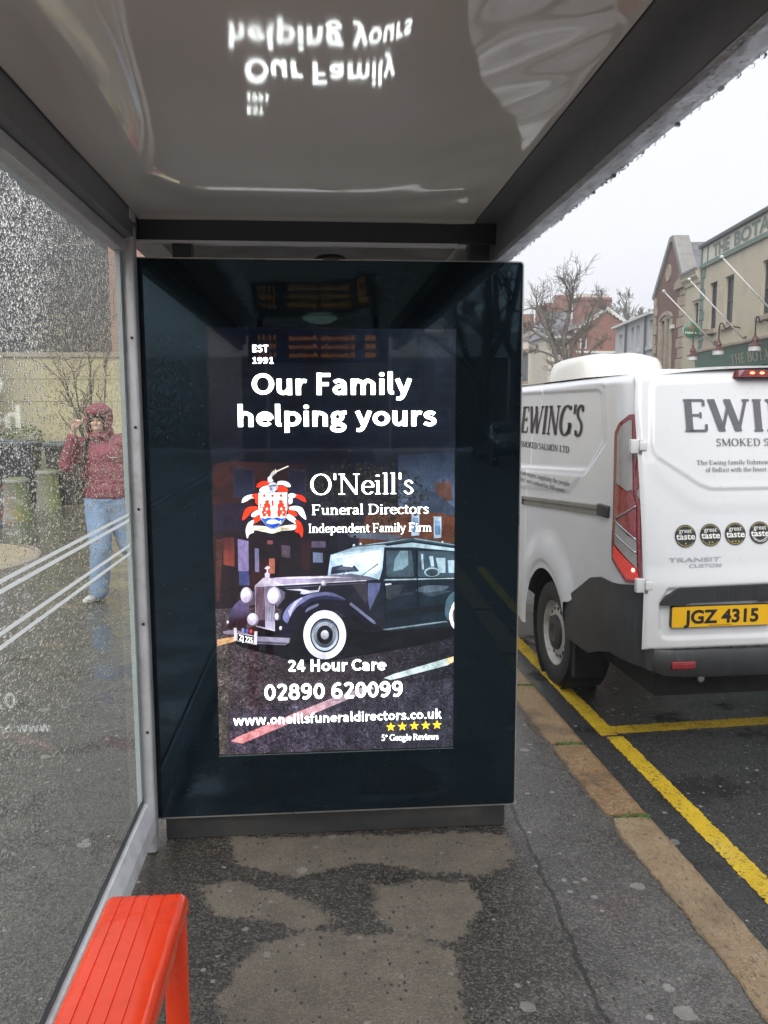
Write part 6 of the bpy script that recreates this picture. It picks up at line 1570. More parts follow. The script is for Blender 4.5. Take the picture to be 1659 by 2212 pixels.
# flag poles on the front wall
M_POLE = mat('white_pole_paint', (.60, .60, .60), .4, var=.08, dirt=(.35, .33, .30), dscale=9)
for (bu, bz, o_, dz, lab) in ((-1.104, 3.766, 1.587, 1.559, 'white flag pole slanting from the pub wall, the one nearest the round green sign'), (-3.278, 3.696, 1.581, 1.62, 'white flag pole slanting from the pub wall between two upstairs windows'), (-5.2, 4.10, 1.45, 1.45, 'white flag pole slanting from the pub wall, highest and rightmost of the three')):
    fp = frontage('flag_pole', lab, 'flag pole', bu, group='flag poles on the pub wall'); fp.location.z = bz
    MB().tube([(0, .02, 0), (0, o_, dz)], [.024, .017], 10).build('pole', M_POLE, fp, smooth=True)
    MB().ball((0, o_ + .02, dz + .02), .048, 10, 8).build('finial', M_POLE, fp, smooth=True)
    MB().rbox((-.06, .0, -.12), (.06, .05, .12), .015).build('bracket', M_LEAD, fp)
# gooseneck lanterns
M_LCAP = mat('maroon_lantern_enamel', (.105, .035, .028), .4, var=.2); M_LGL = mat('milky_lantern_glass', (.62, .63, .62), .35, var=.1)
M_IRON = mat('black_iron', (.02, .02, .022), .5)
for x, y, z, lab in ((11.32, 24.2, 3.44, 'maroon wall lantern on a gooseneck beneath the round green sign'), (11.12, 22.2, 3.46, 'maroon wall lantern on a gooseneck in the middle of the three on the pub'), (11.13, 20.3, 3.42, 'maroon wall lantern on a gooseneck, rightmost and nearest of the three on the pub')):
    dx, dy = x - FPX, y - FPY; u = dx * FDX + dy * FDY; o_ = -dx * FDY + dy * FDX
    ln = frontage('wall_lantern', lab, 'lantern', u, group='lanterns along the pub front'); ln.location.z = z
    MB().tube(smooth_pts([(0, .01 - 0, .62), (0, o_ * .45, .66), (0, o_ * .7, .60), (0, o_ * .82, .72), (0, o_ * .95, .74), (0, o_, .60), (0, o_, .32)], 5, False), .020, 8).build('bracket_arm', M_IRON, ln, smooth=True)
    MB().lathe([(r_ * .58, h_ * .72) for r_, h_ in [(.05, .46), (.055, .36), (.10, .34), (.10, .30), (.15, .24), (.155, .20), (.10, .19), (.12, .13), (.30, .02), (.30, .0), (.27, .0)]], 22, (0, o_, 0)).build('cap', M_LCAP, ln, angle=35)
    MB().lathe([(.155, .0), (.150, -.12), (.0001, -.135)], 22, (0, o_, 0)).build('glass_shade', M_LGL, ln, angle=50)
# hanging round sign
hx, hy, hz = 11.39, 24.5, 4.24
rs = thing('hanging_sign', 'round green bar sign with a red star hanging at the corner of the pub', 'bar sign', (hx, hy, hz), R(-12))
MB().lathe([(.0001, -.05), (.235, -.05), (.25, -.04), (.25, .04), (.235, .05), (.0001, .05)], 36, (0, 0, 0), 'y').build('disc', mat('bottle_green_enamel', (.018, .13, .05), .25, var=.1), rs, angle=40)
MB().lathe([(.236, -.056), (.252, -.056), (.252, .056), (.236, .056)], 36, (0, 0, 0), 'y', cap=False).build('rim', mat('silver_rim', (.5, .5, .5), .3, metal=.8), rs, angle=40)
st = [(r * math.cos(R(90 + k * 36)), .075 + r * math.sin(R(90 + k * 36))) for k, r in ((k, .085 if k % 2 == 0 else .034) for k in range(10))]
MB().add([(p[0], -.054, p[1]) for p in st], [tuple(t) for t in tess(st)]).build('red_star', mat('red_star', (.55, .02, .02), .4), rs)
text_obj('sign_text', sans('Heineken', .02), -.19, .19, -.095, .072, lambda x, z: (x, -.054, z), mat('sign_white', (.75, .75, .72), .4), rs)
MB().tube([(.02, 0, .0), (.62, .02, .02)], .016, 8).build('arm', M_IRON, rs)
# --- cream corner building between pub and gable
cb = frontage('corner_building', 'narrow cream rendered building with moulded cornice between pub and brick gable', 'building', .38)
o0 = .38
wall(MB(), 0, 1.40, 0, 6.05, [(.12, .55, 4.27, 5.20), (.2, 1.0, .6, 2.6)]).add([(0, -7, 0), (1.4, -7, 0), (1.4, -7, 6.2), (0, -7, 6.2)], [(0, 1, 2, 3)]).build('wall', M_CREAM, cb)
window(cb, .12, .55, 4.27, 5.20, sill=M_STONE); window(cb, .2, 1.0, .6, 2.6)
MB().prism([(0, 5.80), (.05, 5.80), (.07, 5.92), (.16, 6.02), (.16, 6.10), (.20, 6.14), (.20, 6.2), (0, 6.2)], (0, 1.42), 0).build('cornice', M_CREAM, cb)
MB().box((-.02, 0, 5.28), (.62, .05, 5.40)).build('window_hood', M_CREAM, cb)
MB().add([(-.03, .22, 6.2), (1.45, .22, 6.2), (1.45, -3.2, 8.2), (-.03, -3.2, 8.2)], [(0, 1, 2, 3)]).box((-.03, .15, 6.19), (1.45, .24, 6.26)).build('roof', M_SLATE, cb)
# --- brick gable
gb = frontage('gabled_brick_building', 'steep gabled red brick building with stone coping and tall arched window', 'building', 1.80)
G0 = 1.80
pts = [(0, 0), (3.30, 0), (3.30, 5.98), (1.62, 7.62), (1.20, 7.62), (0, 6.0)]
fr_h = (1.30, 2.48, 3.3, 5.0)
gm = MB(); wall(gm, 0, 3.30, 0, 5.98, [fr_h])
gm.add([(p[0], 0, p[1]) for p in pts[2:]], [(3, 2, 1, 0)])
gm.add([(0, 0, 0), (0, -8, 0), (0, -8, 6), (0, 0, 6)], [(0, 1, 2, 3)]).add([(3.3, 0, 0), (3.3, -8, 0), (3.3, -8, 6), (3.3, 0, 6)], [(3, 2, 1, 0)])
gm.build('wall', M_BRICK, gb)
cop = MB()
for a, b_ in (((-.02, 5.95), (1.30, 7.72)), ((1.52, 7.72), (3.36, 5.92))):
    d = np.array(b_) - np.array(a); d = d / np.hypot(*d); nn = np.array([-d[1], d[0]]); nn = nn if nn[1] > 0 else -nn
    P = [tuple(np.array(a) - nn * .06), tuple(np.array(b_) - nn * .06), tuple(np.array(b_) + nn * .12), tuple(np.array(a) + nn * .12)]
    cop.prism(P, (-.45, .09))
cop.box((1.22, -.45, 7.62), (1.60, .095, 7.80))
cop.build('coping', mat('grey_coping_stone', (.25, .245, .235), .8, var=.15, vscale=4, dirt=(.15, .145, .14), dscale=5, damt=.6), gb)
MB().add([(.05, -.3, 6.0), (1.4, -.3, 7.6), (1.4, -8, 7.6), (.05, -8, 6.0), (3.25, -.3, 6.0), (3.25, -8, 6.0)], [(0, 1, 2, 3), (1, 4, 5, 2)]).build('roof', M_SLATE, gb)
qm = MB(); ql = MB()
for k in range(17):
    w_ = .62 if k % 2 else .42
    qm.rbox((-.03, -.1, .1 + k * .345), (w_, .06, .1 + k * .345 + .325), .015, 2)
    w2 = .30 if k % 2 else .2
    ql.rbox((3.30 - w2, -.1, .1 + k * .345), (3.33, .05, .1 + k * .345 + .325), .015, 2)
qm.build('quoins', M_STONE, gb); ql.build('quoins', M_STONE, gb)
MB().prism([(-.08, 6.0), (-.08, 5.86), (.72, 5.86), (.72, 6.05), (.1, 6.25)], (-.2, .16)).build('kneeler', M_STONE, gb)
MB().lathe([(.0001, .03), (.20, .03), (.24, .05), (.27, .03), (.27, 0)], 26, (1.80, 0, 6.62), 'y', 1, 1.1).build('medallion', M_STONE, gb, angle=40)
ar = MB()
for a0, a1 in ((1.20, 1.34), (2.44, 2.58)): ar.box((a0, -.1, 3.2), (a1, .07, 5.0))
P = ell(1.89, 5.0, .69, .30, 0, 180, 18) + ell(1.89, 5.0, .55, .17, 180, 0, 18); ar.prism(P, (-.1, .07))
ar.prism(ell(1.89, 5.0, .55, .17, 0, 180, 18), (-.1, .02)); ar.box((1.20, -.05, 3.1), (2.58, .12, 3.22)); ar.box((1.84, -.12, 3.3), (1.94, .05, 5.0))
ar.build('window_surround', M_STONE, gb)
for a in ((1.34, 1.84), (1.94, 2.44)): window(gb, a[0], a[1], 3.3, 5.0, fm=M_FRAMED)
MB().box((.95, 0, 4.62), (1.08, .12, 4.75)).tube([(1.0, .02, 4.68), (1.0, .16, 4.60)], .04, 8).build('camera_box', M_FRAME, gb)
MB().box((.3, -6.0, 7.3), (1.2, -5.2, 8.0)).build('chimney', M_STONE, gb)
# --- pale grey terrace building
gr = frontage('grey_rendered_building', 'pale grey rendered two storey building between brick gable and red brick house', 'building', 5.12)
hl = [(.05 + .08, .60, 4.23, 5.21), (1.92, 2.40, 4.23, 5.20), (2.74, 3.10, 4.23, 5.20), (4.52, 5.05, 4.3, 5.07)]
lo = [(.3, 1.2, .8, 2.6), (1.9, 2.9, .8, 2.6), (3.5, 4.3, 0, 2.5), (4.6, 5.4, .8, 2.6)]
wall(MB(), 0, 5.66, 0, 5.46, hl + lo).add([(5.66, 0, 0), (5.66, -7, 0), (5.66, -7, 5.4), (5.66, 0, 5.4)], [(3, 2, 1, 0)]).build('wall', M_GREY, gr)
for h in hl: window(gr, *h, fm=M_FRAME, sill=M_GREY, blind=.35)
for h in lo: window(gr, *h, fm=M_FRAME)
MB().add([(-.02, .20, 5.50), (5.72, .20, 5.50), (5.72, -3.5, 7.0), (-.02, -3.5, 7.0)], [(0, 1, 2, 3)]).build('roof', mat('pale_roof_felt', (.34, .35, .36), .6), gr)
MB().box((-.02, 0, 5.40), (5.70, .20, 5.49)).build('gutter', M_FRAME, gr)
for u in (.92, 3.72): MB().tube([(u, .07, 0), (u, .07, 5.40)], .045, 8).build('drainpipe', mat('dark_pipe', (.06, .06, .08), .4), gr)
# --- red brick house with fretted bargeboards, standing across the side street
hs = thing('gabled_red_house', 'red brick house with white scalloped bargeboards and broad brick chimney stack', 'house', (15.9, 45, .03))
hx0 = 15.9
HP = [(-1.5, 0), (1.75, 0), (1.75, 6.45), (.08, 7.52), (-1.5, 6.5)]
MB().add([(p[0], 0, p[1]) for p in HP], [(0, 1, 2, 3, 4)]).add([(-1.5, 0, 0), (-1.5, 7, 0), (-1.5, 7, 6.5), (-1.5, 0, 6.5)], [(3, 2, 1, 0)]).add([(1.75, 0, 0), (1.75, 7, 0), (1.75, 7, 6.5), (1.75, 0, 6.5)], [(0, 1, 2, 3)]).build('wall', M_BRICK2, hs)
MB().add([(-1.75, -.1, 6.38), (.08, -.1, 7.62), (.08, 7, 7.62), (-1.75, 7, 6.38), (2.0, -.1, 6.34), (2.0, 7, 6.34)], [(0, 1, 2, 3), (1, 4, 5, 2)]).build('roof', M_SLATE, hs)
bg_ = MB()
for a, b_ in (((-1.75, 6.36), (.08, 7.60)), ((2.0, 6.32), (.08, 7.60))):
    n = 9; a = np.array(a); b_ = np.array(b_); top = [tuple(a + (b_ - a) * k / 36) for k in range(37)]
    botp = [(p[0], p[1] - .16 - .10 * abs(math.sin(math.pi * n * k / 36))) for k, p in enumerate(top)]
    P = top + botp[::-1]
    bg_.add([(p[0], -.14, p[1]) for p in P] + [(p[0], -.08, p[1]) for p in P], [(k, k + 1, 72 - k, 73 - k) for k in range(36)] + [(74 + k, 74 + k + 1, 74 + 72 - k, 74 + 73 - k) for k in range(36)] + [(k, k + 1, 75 + k, 74 + k) for k in range(36)] + [(73 - k, 72 - k, 74 + 72 - k, 74 + 73 - k) for k in range(36)])
bg_.build('bargeboard', M_FRAME, hs)
MB().box((-1.6, -.06, 5.05), (1.8, .0, 5.17)).build('string_course', M_FRAME, hs)
ch = MB().box((-1.15, 1.4, 5.9), (.80, 2.2, 8.12)).rbox((-1.23, 1.33, 8.12), (.88, 2.27, 8.30), .03, 2).build('chimney', M_BRICK2, hs)
pm = MB()
for k in range(9): pm.lathe([(.09, 8.30), (.08, 8.52), (.10, 8.53), (.07, 8.53)], 10, (-1.02 + k * .21, 1.8, 0))
pm.build('chimney_pots', M_CREAM2, ch)
window(hs, -1.38, -1.02, 5.30, 5.85, y=.0, depth=-.03, fm=M_FRAME, sg=-1)
# --- cream bay fronted house on the corner of the terrace
bh = thing('cream_bay_house', 'cream stone house with slate roof and bay windows beside the red brick house', 'house', (13.9, 46.5, .03))
wall(MB(), -.75, 1.0, 0, 6.1, [(-.55, .20, 5.0, 5.95), (-.55, .25, 3.0, 4.4)], y=0, sg=-1).build('wall', M_CREAM2, bh)
window(bh, -.55, .20, 5.0, 5.95, y=.0, depth=.1, fm=M_FRAME, sg=-1); window(bh, -.55, .25, 3.0, 4.4, y=.0, depth=.1, fm=M_FRAME, sg=-1)
MB().add([(-.95, -.3, 6.1), (1.2, -.3, 6.1), (.9, 2.2, 7.75), (-.1, 2.2, 7.75), (-.95, 6, 6.1)], [(0, 1, 2, 3), (0, 3, 4)]).build('roof', M_SLATE, bh)
MB().box((-.95, -.32, 5.98), (1.1, .1, 6.10)).box((-.85, -.12, 4.66), (1.05, .02, 4.78)).build('cornice', M_CREAM2, bh)
MB().rbox((-.25, 2.3, 7.3), (.55, 3.0, 8.3), .02, 2).build('chimney', M_BRICK2, bh)
MB().add([(-.75, 0, 0), (-.75, 8, 0), (-.75, 8, 6.1), (-.75, 0, 6.1)], [(0, 1, 2, 3)]).build('side_wall', M_CREAM2, bh)
# --- terrace of bay fronted houses receding beyond
TX, TY_, TR = 13.1, 50.0, math.atan2(1, .03)
M_TBAND = mat('terracotta_bands', (.34, .17, .12), .7, var=.1)
def terrace_house(k, lab):
    c, s = math.cos(TR), math.sin(TR)
    th = thing('terrace_house', lab, 'house', (TX + c * 5.2 * k, TY_ + s * 5.2 * k, .03), TR, 'terrace houses far along the road')
    H = 7.0
    hl = [(3.5, 4.5, 1.0, 2.9), (3.5, 4.5, 3.9, 5.6)]
    wall(MB(), 0, 5.18, 0, H, hl).add([(0, 0, 0), (0, -8, 0), (0, -8, H), (0, 0, H)], [(0, 1, 2, 3)]).build('wall', M_CREAM2, th)
    for h in hl: window(th, *h, fm=M_FRAME, blind=.3)
    by = MB()
    for z0, z1 in ((.6, 1.0), (2.8, 3.7), (5.4, 6.2)): by.prism([(.3, 0), (.9, .8), (2.3, .8), (2.9, 0)], (z0, z1), 2)
    for x, y in ((.34, .06), (.92, .74), (2.28, .74), (2.86, .06), (1.6, .76)):
        by.box((x - .09, y - .09, .6), (x + .09, y + .06, 6.0))
    by.build('bay', M_CREAM2, th)
    MB().prism([(.36, 0), (.93, .68), (2.27, .68), (2.84, 0)], (1.0, 5.4), 2).build('bay_glazing', M_GLZ, th)
    MB().prism([(.22, 0), (.86, .88), (2.34, .88), (2.98, 0)], (2.82, 2.92), 2).prism([(.22, 0), (.86, .88), (2.34, .88), (2.98, 0)], (3.6, 3.68), 2).prism([(.22, 0), (.86, .88), (2.34, .88), (2.98, 0)], (5.6, 5.72), 2).box((0, 0, H - .6), (5.18, .06, H - .45)).build('brick_band', M_TBAND, th)
    MB().prism([(.2, 0), (.84, .9), (2.36, .9), (3.0, 0)], (6.2, 6.32), 2).build('bay_roof', M_SLATE, th)
    MB().add([(0, .25, H), (5.18, .25, H), (5.18, -4, H + 1.9), (0, -4, H + 1.9)], [(0, 1, 2, 3)]).build('roof', M_SLATE, th)
    MB().box((4.7, -3.6, H + 1.2), (5.1, -2.6, H + 2.6)).build('chimney', M_BRICK2, th)
terrace_house(0, 'pale bay fronted terrace house nearest the cream corner house')
terrace_house(1, 'pale bay fronted terrace house second along from the cream corner house')
terrace_house(2, 'pale bay fronted terrace house third along, seen just beside the black panel edge')
terrace_house(3, 'pale bay fronted terrace house at the far end, mostly hidden behind the others')

# ------------------------------------------------------------------ bare trees
def bark(name, c):
    m, t, b = newmat(name)
    v = t.coord(); n = t.noise(t.mapping(v, scale=(6, 6, 1.2)), 3, 6, .7)
    cc = t.mix(t.ramp(n, .3, .7), tuple(x * .6 for x in c), tuple(x * 1.35 for x in c))
    cc = t.mix(t.math('MULTIPLY', t.ramp(t.noise(v, 1.5, 5), .5, .7), .4), cc, (.09, .10, .05))
    setin(t, b, 'Base Color', cc); b.inputs['Roughness'].default_value = .85
    return m
M_BARK = bark('grey_brown_bark', (.15, .13, .105)); M_BARK2 = bark('dark_wet_bark', (.07, .06, .05))
def bare_tree(name, label, loc, limbs, seed, levels=3, spread=.55, m=None, r0=.16, kids=(4, 4, 3), lens=(.55, .5, .5), group=None, up=.25, twig_r=.008):
    """limbs: main limb paths (local points, start radius); finer branches grow from them"""
    t_ = thing(name, label, 'tree', loc, group=group); rr = np.random.default_rng(seed)
    trunk, crown = MB(), MB()
    def grow(p, d, L, r, lev):
        n = 5; path = [Vector(p)]; dd = Vector(d).normalized()
        for k in range(n):
            dd = (dd + Vector(rr.normal(0, .17, 3)) + Vector((0, 0, up * .25))).normalized()
            path.append(path[-1] + dd * (L / n))
        rs = [max(twig_r, r * (1 - .62 * k / n)) for k in range(n + 1)]
        (trunk if lev == 0 else crown).tube(path, rs, 7 if lev < 2 else 4, False)
        branch(path, rs, L, lev + 1)
    def branch(path, rs, L, lev):
        if lev >= levels + 1: return
        for q in range(kids[min(lev - 1, len(kids) - 1)]):
            f = rr.uniform(.35, 1.0) if q else 1.0
            i = f * (len(path) - 1); a = min(int(i), len(path) - 2); p = path[a].lerp(path[a + 1], i - a)
            d = (path[a + 1] - path[a]).normalized()
            dd = (d + Vector(rr.normal(0, spread, 3)) + Vector((0, 0, up))).normalized()
            grow(p, dd, L * lens[min(lev - 1, len(lens) - 1)] * rr.uniform(.7, 1.2), rs[a] * rr.uniform(.42, .62), lev)
    for pth, ra in limbs:
        P = [Vector(p) for p in smooth_pts(pth, 4, False)]
        rs = [ra * (1 - .55 * k / (len(P) - 1)) for k in range(len(P))]
        rs[0] *= 1.25
        trunk.tube(P, rs, 10, False)
        branch(P, rs, sum((P[k + 1] - P[k]).length for k in range(len(P) - 1)) * .55, 1)
    trunk.build('trunk', m or M_BARK, t_, smooth=True); crown.build('crown', m or M_BARK, t_, smooth=True)
    return t_
# pollarded street trees in front of the far houses
bare_tree('street_tree', 'bare pollarded tree with two knuckled limbs left of the van roof', (8.0, 26.0, .03),
          [([(0, 0, 0), (.0, 0, 1.6), (-.02, 0, 3.0), (-.12, .05, 4.1), (-.02, 0, 4.7), (.10, .0, 5.45)], .125), ([(-.02, 0, 3.0), (.15, -.1, 3.9), (.62, -.1, 4.5), (1.02, 0, 5.3)], .062), ([(-.06, 0, 3.4), (-.5, .1, 4.2), (-.75, .2, 5.0)], .055)], 5, 3, .66, kids=(16, 7, 5), lens=(.27, .55, .6), twig_r=.005, up=.12)
bare_tree('street_tree', 'bare leaning tree with thin grey trunk at the left of the far houses', (7.35, 25.6, .03),
          [([(.20, 0, 0), (.25, 0, 1.6), (.28, 0, 2.9), (.0, 0, 3.9), (-.25, 0, 4.5), (-.55, 0, 5.0)], .085), ([(.0, 0, 3.9), (-.6, .1, 4.3), (-1.0, .1, 4.5)], .042), ([(.1, 0, 3.5), (-.5, .1, 3.7), (-.9, .1, 3.5)], .036)], 9, 3, .66, kids=(15, 7, 5), lens=(.28, .55, .6), twig_r=.0045, up=.12)
bare_tree('street_tree', 'bare slender tree in front of the red brick house wall', (8.95, 27.5, .03),
          [([(0, 0, 0), (.02, 0, 2.0), (.0, 0, 3.6), (.15, 0, 4.6), (.22, 0, 5.1)], .065), ([(.0, 0, 3.4), (.5, .1, 4.0), (.9, .2, 4.2)], .038)], 21, 3, .6, kids=(11, 6, 4), lens=(.30, .55, .6), twig_r=.0045, up=.12)
bare_tree('round_crowned_tree', 'tall bare tree with a fine rounded crown behind the red brick house', (22.8, 60, 0),
          [([(0, 0, 0), (.1, 0, 4), (0, 0, 7.4)], .32), ([(0, 0, 6), (-.8, .2, 7.6), (-1.1, .2, 9)], .15), ([(0, 0, 6), (.9, .2, 7.6), (1.2, 0, 8.8)], .15), ([(0, 0, 7), (.1, .3, 8.5), (.1, .2, 10)], .15)], 31, 3, .6, kids=(9, 6, 4), lens=(.45, .55, .55), up=.35, twig_r=.018)
bare_tree('distant_tree', 'faint bare tree rising behind the grey rendered building roof', (25.6, 64, 0),
          [([(0, 0, 0), (.1, 0, 4), (0, 0, 7.0)], .3), ([(0, 0, 6), (-.8, .2, 7.2), (-1.3, .2, 8.3)], .15), ([(0, 0, 6), (.9, .2, 7.6), (1.2, 0, 8.6)], .15)], 33, 3, .6, kids=(8, 5, 4), lens=(.45, .55, .55), up=.3, twig_r=.018)

# ------------------------------------------------------------------ beyond the glass: wall, bins, bollards
M_OLIVE = mat('olive_stained_render', (.50, .44, .27), .8, var=.14, vscale=1.2, bump=.15, bscale=30, dirt=(.34, .31, .17), dscale=1.1, damt=.7)
M_DARKW = mat('dark_wall_backing', (.042, .042, .044), .7, var=.25, vscale=2)
M_BRICK3 = brick_mat('pale_red_brick', (.34, .19, .145), (.28, .15, .115), (.30, .26, .22))
gw = thing('side_street_building', 'brick and olive rendered gable wall seen through the wet shelter glass', 'building', (-6.5, 17.2, 0))
MB().box((-9, 0, 0), (3.1, .3, 2.90)).build('rendered_wall', M_OLIVE, gw)
MB().box((-9, -.05, 2.90), (3.15, .35, 2.99)).build('ledge', M_STONE, gw)
MB().box((2.28, .05, 2.99), (3.1, .32, 8.5)).box((-9, .10, 2.99), (2.28, .34, 8.5)).build('brick_wall', M_BRICK3, gw)
MB().box((-9, .06, 3.0), (2.28, .098, 7.6)).build('dark_backing_sheet', M_DARKW, gw)  # dark sheet added over the brick as backing for the rain drops
for z in (1.0, 2.0, 2.45): MB().box((-9, -.004, z), (3.1, .001, z + .012)).build('render_joint', mat('render_joint', (.16, .145, .09), .9), gw)
MB().box((3.09, .3, 0), (3.1, 9, 8.5)).build('side_wall', M_BRICK3, gw)
MB().box((-9.2, -.3, 8.5), (3.3, 9, 8.7)).build('roof', M_SLATE, gw)
gp = thing('gate_pier', 'pale rendered gate pier beside the olive wall', 'gate pier', (-7.0, 16.6, 0))
MB().rbox((-.5, -.25, 0), (.47, .25, 3.0), .02, 2).build('shaft', mat('white_limewash', (.55, .52, .46), .8, var=.08, dirt=(.38, .35, .29), dscale=3, damt=.6), gp)
MB().rbox((-.58, -.32, 3.0), (.55, .32, 3.14), .03, 2).build('cap', M_STONE, gp)
M_BIN = mat('black_bin_plastic', (.020, .022, .024), .5, var=.2, vscale=8); M_LID = mat('grey_bin_lid', (.09, .11, .13), .3, var=.1)
def bin_(label, x, y, w, h, rz):
    b_ = thing('wheelie_bin', label, 'bin', (x, y, 0), rz, 'wheelie bins by the olive wall')
    W, B = w / 2, w * .42
    g = MB().add([(-B, -.28, .06), (B, -.28, .06), (B, .28, .06), (-B, .28, .06), (-W, -.36, h), (W, -.36, h), (W, .36, h), (-W, .36, h)],
                 [(0, 3, 2, 1), (0, 1, 5, 4), (1, 2, 6, 5), (2, 3, 7, 6), (3, 0, 4, 7), (4, 5, 6, 7)])
    g.rbox((-W - .02, -.385, h - .06), (W + .02, .37, h - .01), .01, 2)
    g.build('body', M_BIN, b_)
    MB().rbox((-W - .025, -.40, h), (W + .025, .39, h + .055), .02, 3).rbox((-W * .8, -.30, h + .05), (W * .8, .3, h + .085), .015, 2).build('lid', M_LID, b_, angle=40)
    MB().tube([(-W * .8, .40, h - .02), (W * .8, .40, h - .02)], .018, 8).build('handle', M_BIN, b_)
    for s in (-1, 1): MB().lathe([(.0001, -.03), (.09, -.03), (.1, -.02), (.1, .02), (.09, .03), (.0001, .03)], 18, (s * (B + .02), .26, .1), 'x').build('wheel', M_RUB, b_, angle=40)
bin_('large black wheelie bin with a grey lid, left of the small gap in the row', -5.95, 15.9, 1.15, 1.18, R(4))
bin_('black wheelie bin half hidden behind the person in the red jacket', -4.72, 15.7, .62, 1.16, R(-5))
m_b, t_b, b_b = newmat('mossy_concrete')
v_b = t_b.coord(); sx_ = t_b.new('SeparateXYZ'); t_b.link(v_b, sx_.inputs[0])
ms = t_b.ramp(t_b.math('ADD', t_b.math('MULTIPLY', sx_.outputs[0], 1.6), t_b.math('MULTIPLY', t_b.noise(v_b, 5, 5, .7), 1.0)), .35, .75)
c_ = t_b.mix(t_b.noise(v_b, 20, 4), (.15, .14, .10), (.22, .21, .16))
setin(t_b, b_b, 'Base Color', t_b.mix(t_b.math('MULTIPLY', ms, .85), c_, (.17, .21, .06))); b_b.inputs['Roughness'].default_value = .85
for lab, x, y, h, r in (('squat mossy concrete bollard in front of the large bin, the nearer of two', -4.95, 13.6, .72, .21), ('squat mossy concrete bollard between the bin and the walking person', -5.0, 16.2 - .9, .74, .21)):
    bo = thing('bollard', lab, 'bollard', (x, y, 0), group='mossy concrete bollards')
    MB().lathe([(r * 1.12, 0), (r * 1.1, .10), (r * 1.0, .14), (r * .92, h - .10), (r * .95, h - .08), (r * .93, h - .02), (r * .55, h), (.0001, h + .01)], 24).build('shaft', m_b, bo, angle=45)
    MB().lathe([(r * .96, h - .075), (r * .99, h - .07), (r * .99, h - .03), (r * .96, h - .025)], 24).build('collar', mat('pale_concrete', (.34, .33, .30), .8), bo, angle=45)
MB().add([(x, y, .004) for x, y in ell(-4.72, 9.95, 1.18, 1.32, n=48)], [tuple(range(48))]).build('paving_circle', mat('sandy_paving', (.40, .33, .21), .55, var=.15, vscale=5, bump=.2, bscale=70, dirt=(.26, .22, .15), dscale=4, damt=.6), kind='structure')
kbm = MB().add([(x, y, .012 if k < 48 else .0) for k, (x, y) in enumerate(ell(-4.72, 9.95, 1.18, 1.32, n=48) + ell(-4.72, 9.95, 1.26, 1.40, n=48))], [(k, (k + 1) % 48, 48 + (k + 1) % 48, 48 + k) for k in range(48)])
kbm.build('paving_edge', M_STONE, kind='structure')
def leafy(label, x, y, z, rx, rz, n, seed, c):
    t_ = thing('climbing_plant', label, 'plant', (x, y, 0)); rr = np.random.default_rng(seed); g = MB()
    for k in range(n):
        a = rr.normal(0, 1, 3); a /= np.linalg.norm(a); q = rr.uniform(.4, 1) ** .5
        p = np.array([a[0] * rx * q, a[1] * .2 * q, z + a[2] * rz * q]); s = rr.uniform(.02, .05)
        u = rr.normal(0, 1, 3); u /= np.linalg.norm(u); w = np.cross(u, rr.normal(0, 1, 3)); w /= np.linalg.norm(w)
        g.add([p - u * s, p + w * s * .6, p + u * s, p - w * s * .6], [(0, 1, 2, 3)])
    g.build('leaves', mat('moss_green_leaf', c, .5, var=.4, vscale=30), t_)
    st = MB()
    for k in range(6): st.tube([(rr.uniform(-rx, rx) * .4, 0, 0), (rr.uniform(-rx, rx) * .6, .02, z * .6), (rr.uniform(-rx, rx), 0, z)], .008, 5)
    st.build('stems', M_BARK, t_)
leafy('low green shrub growing against the wall above the large bin', -6.0, 16.7, 1.25, .55, .32, 420, 4, (.10, .15, .035))
bare_tree('sapling', 'small bare many stemmed sapling against the olive wall behind the person', (-3.55, 13.0, 0),
          [([(0, 0, 0), (.0, 0, .8), (.0, 0, 1.5), (.03, 0, 2.5)], .035), ([(0, 0, .6), (-.12, 0, 1.3), (-.22, 0, 2.3)], .022), ([(0, 0, .7), (.16, 0, 1.4), (.26, 0, 2.4)], .022), ([(0, 0, .8), (-.2, .1, 1.6), (-.42, .1, 2.2)], .018)], 44, 2, .35, kids=(7, 4), lens=(.5, .5), m=M_BARK2, twig_r=.006)

# ------------------------------------------------------------------ person in a hooded jacket
person = thing('person', 'person walking in a maroon hooded rain jacket and blue jeans, holding the hood', 'person', (-2.05, 7.6, 0))
def blob(name, caps, balls, m, voxel, parent, sm=6, disp=None):
    g = MB()
    for (a, b_, ra, rb) in caps:
        a, b_ = np.array(a, float), np.array(b_, float); n = 6
        g.tube([a + (b_ - a) * k / n for k in range(n + 1)], [ra + (rb - ra) * k / n for k in range(n + 1)], 16)
        g.ball(a, ra, 16, 10); g.ball(b_, rb, 16, 10)
    for c, r in balls: g.ball(c, r, 20, 14)
    o = g.build(name, m, parent)
    md = o.modifiers.new('r', 'REMESH'); md.mode = 'VOXEL'; md.voxel_size = voxel; md.use_smooth_shade = True
    s_ = o.modifiers.new('s', 'SMOOTH'); s_.factor = .5; s_.iterations = sm
    if disp:
        tx = bpy.data.textures.new(name + '_folds', 'CLOUDS'); tx.noise_scale = disp[0]
        d_ = o.modifiers.new('d', 'DISPLACE'); d_.texture = tx; d_.strength = disp[1]; d_.mid_level = .5
    return mesh_from_modifiers(o)
M_SKIN = mat('skin', (.66, .42, .34), .5, var=.1, vscale=12)
M_JKT = mat('maroon_jacket_fabric', (.25, .048, .080), .6, var=.22, vscale=6, bump=.2, bscale=40)
M_JEAN = mat('washed_blue_denim', (.20, .31, .48), .75, var=.10, vscale=5, bump=.2, bscale=150)
M_HAIR = mat('dark_hair', (.018, .014, .012), .5)
M_SHOE = mat('white_trainer', (.60, .60, .58), .6, var=.1); M_STRAP = mat('black_strap', (.015, .015, .017), .5)
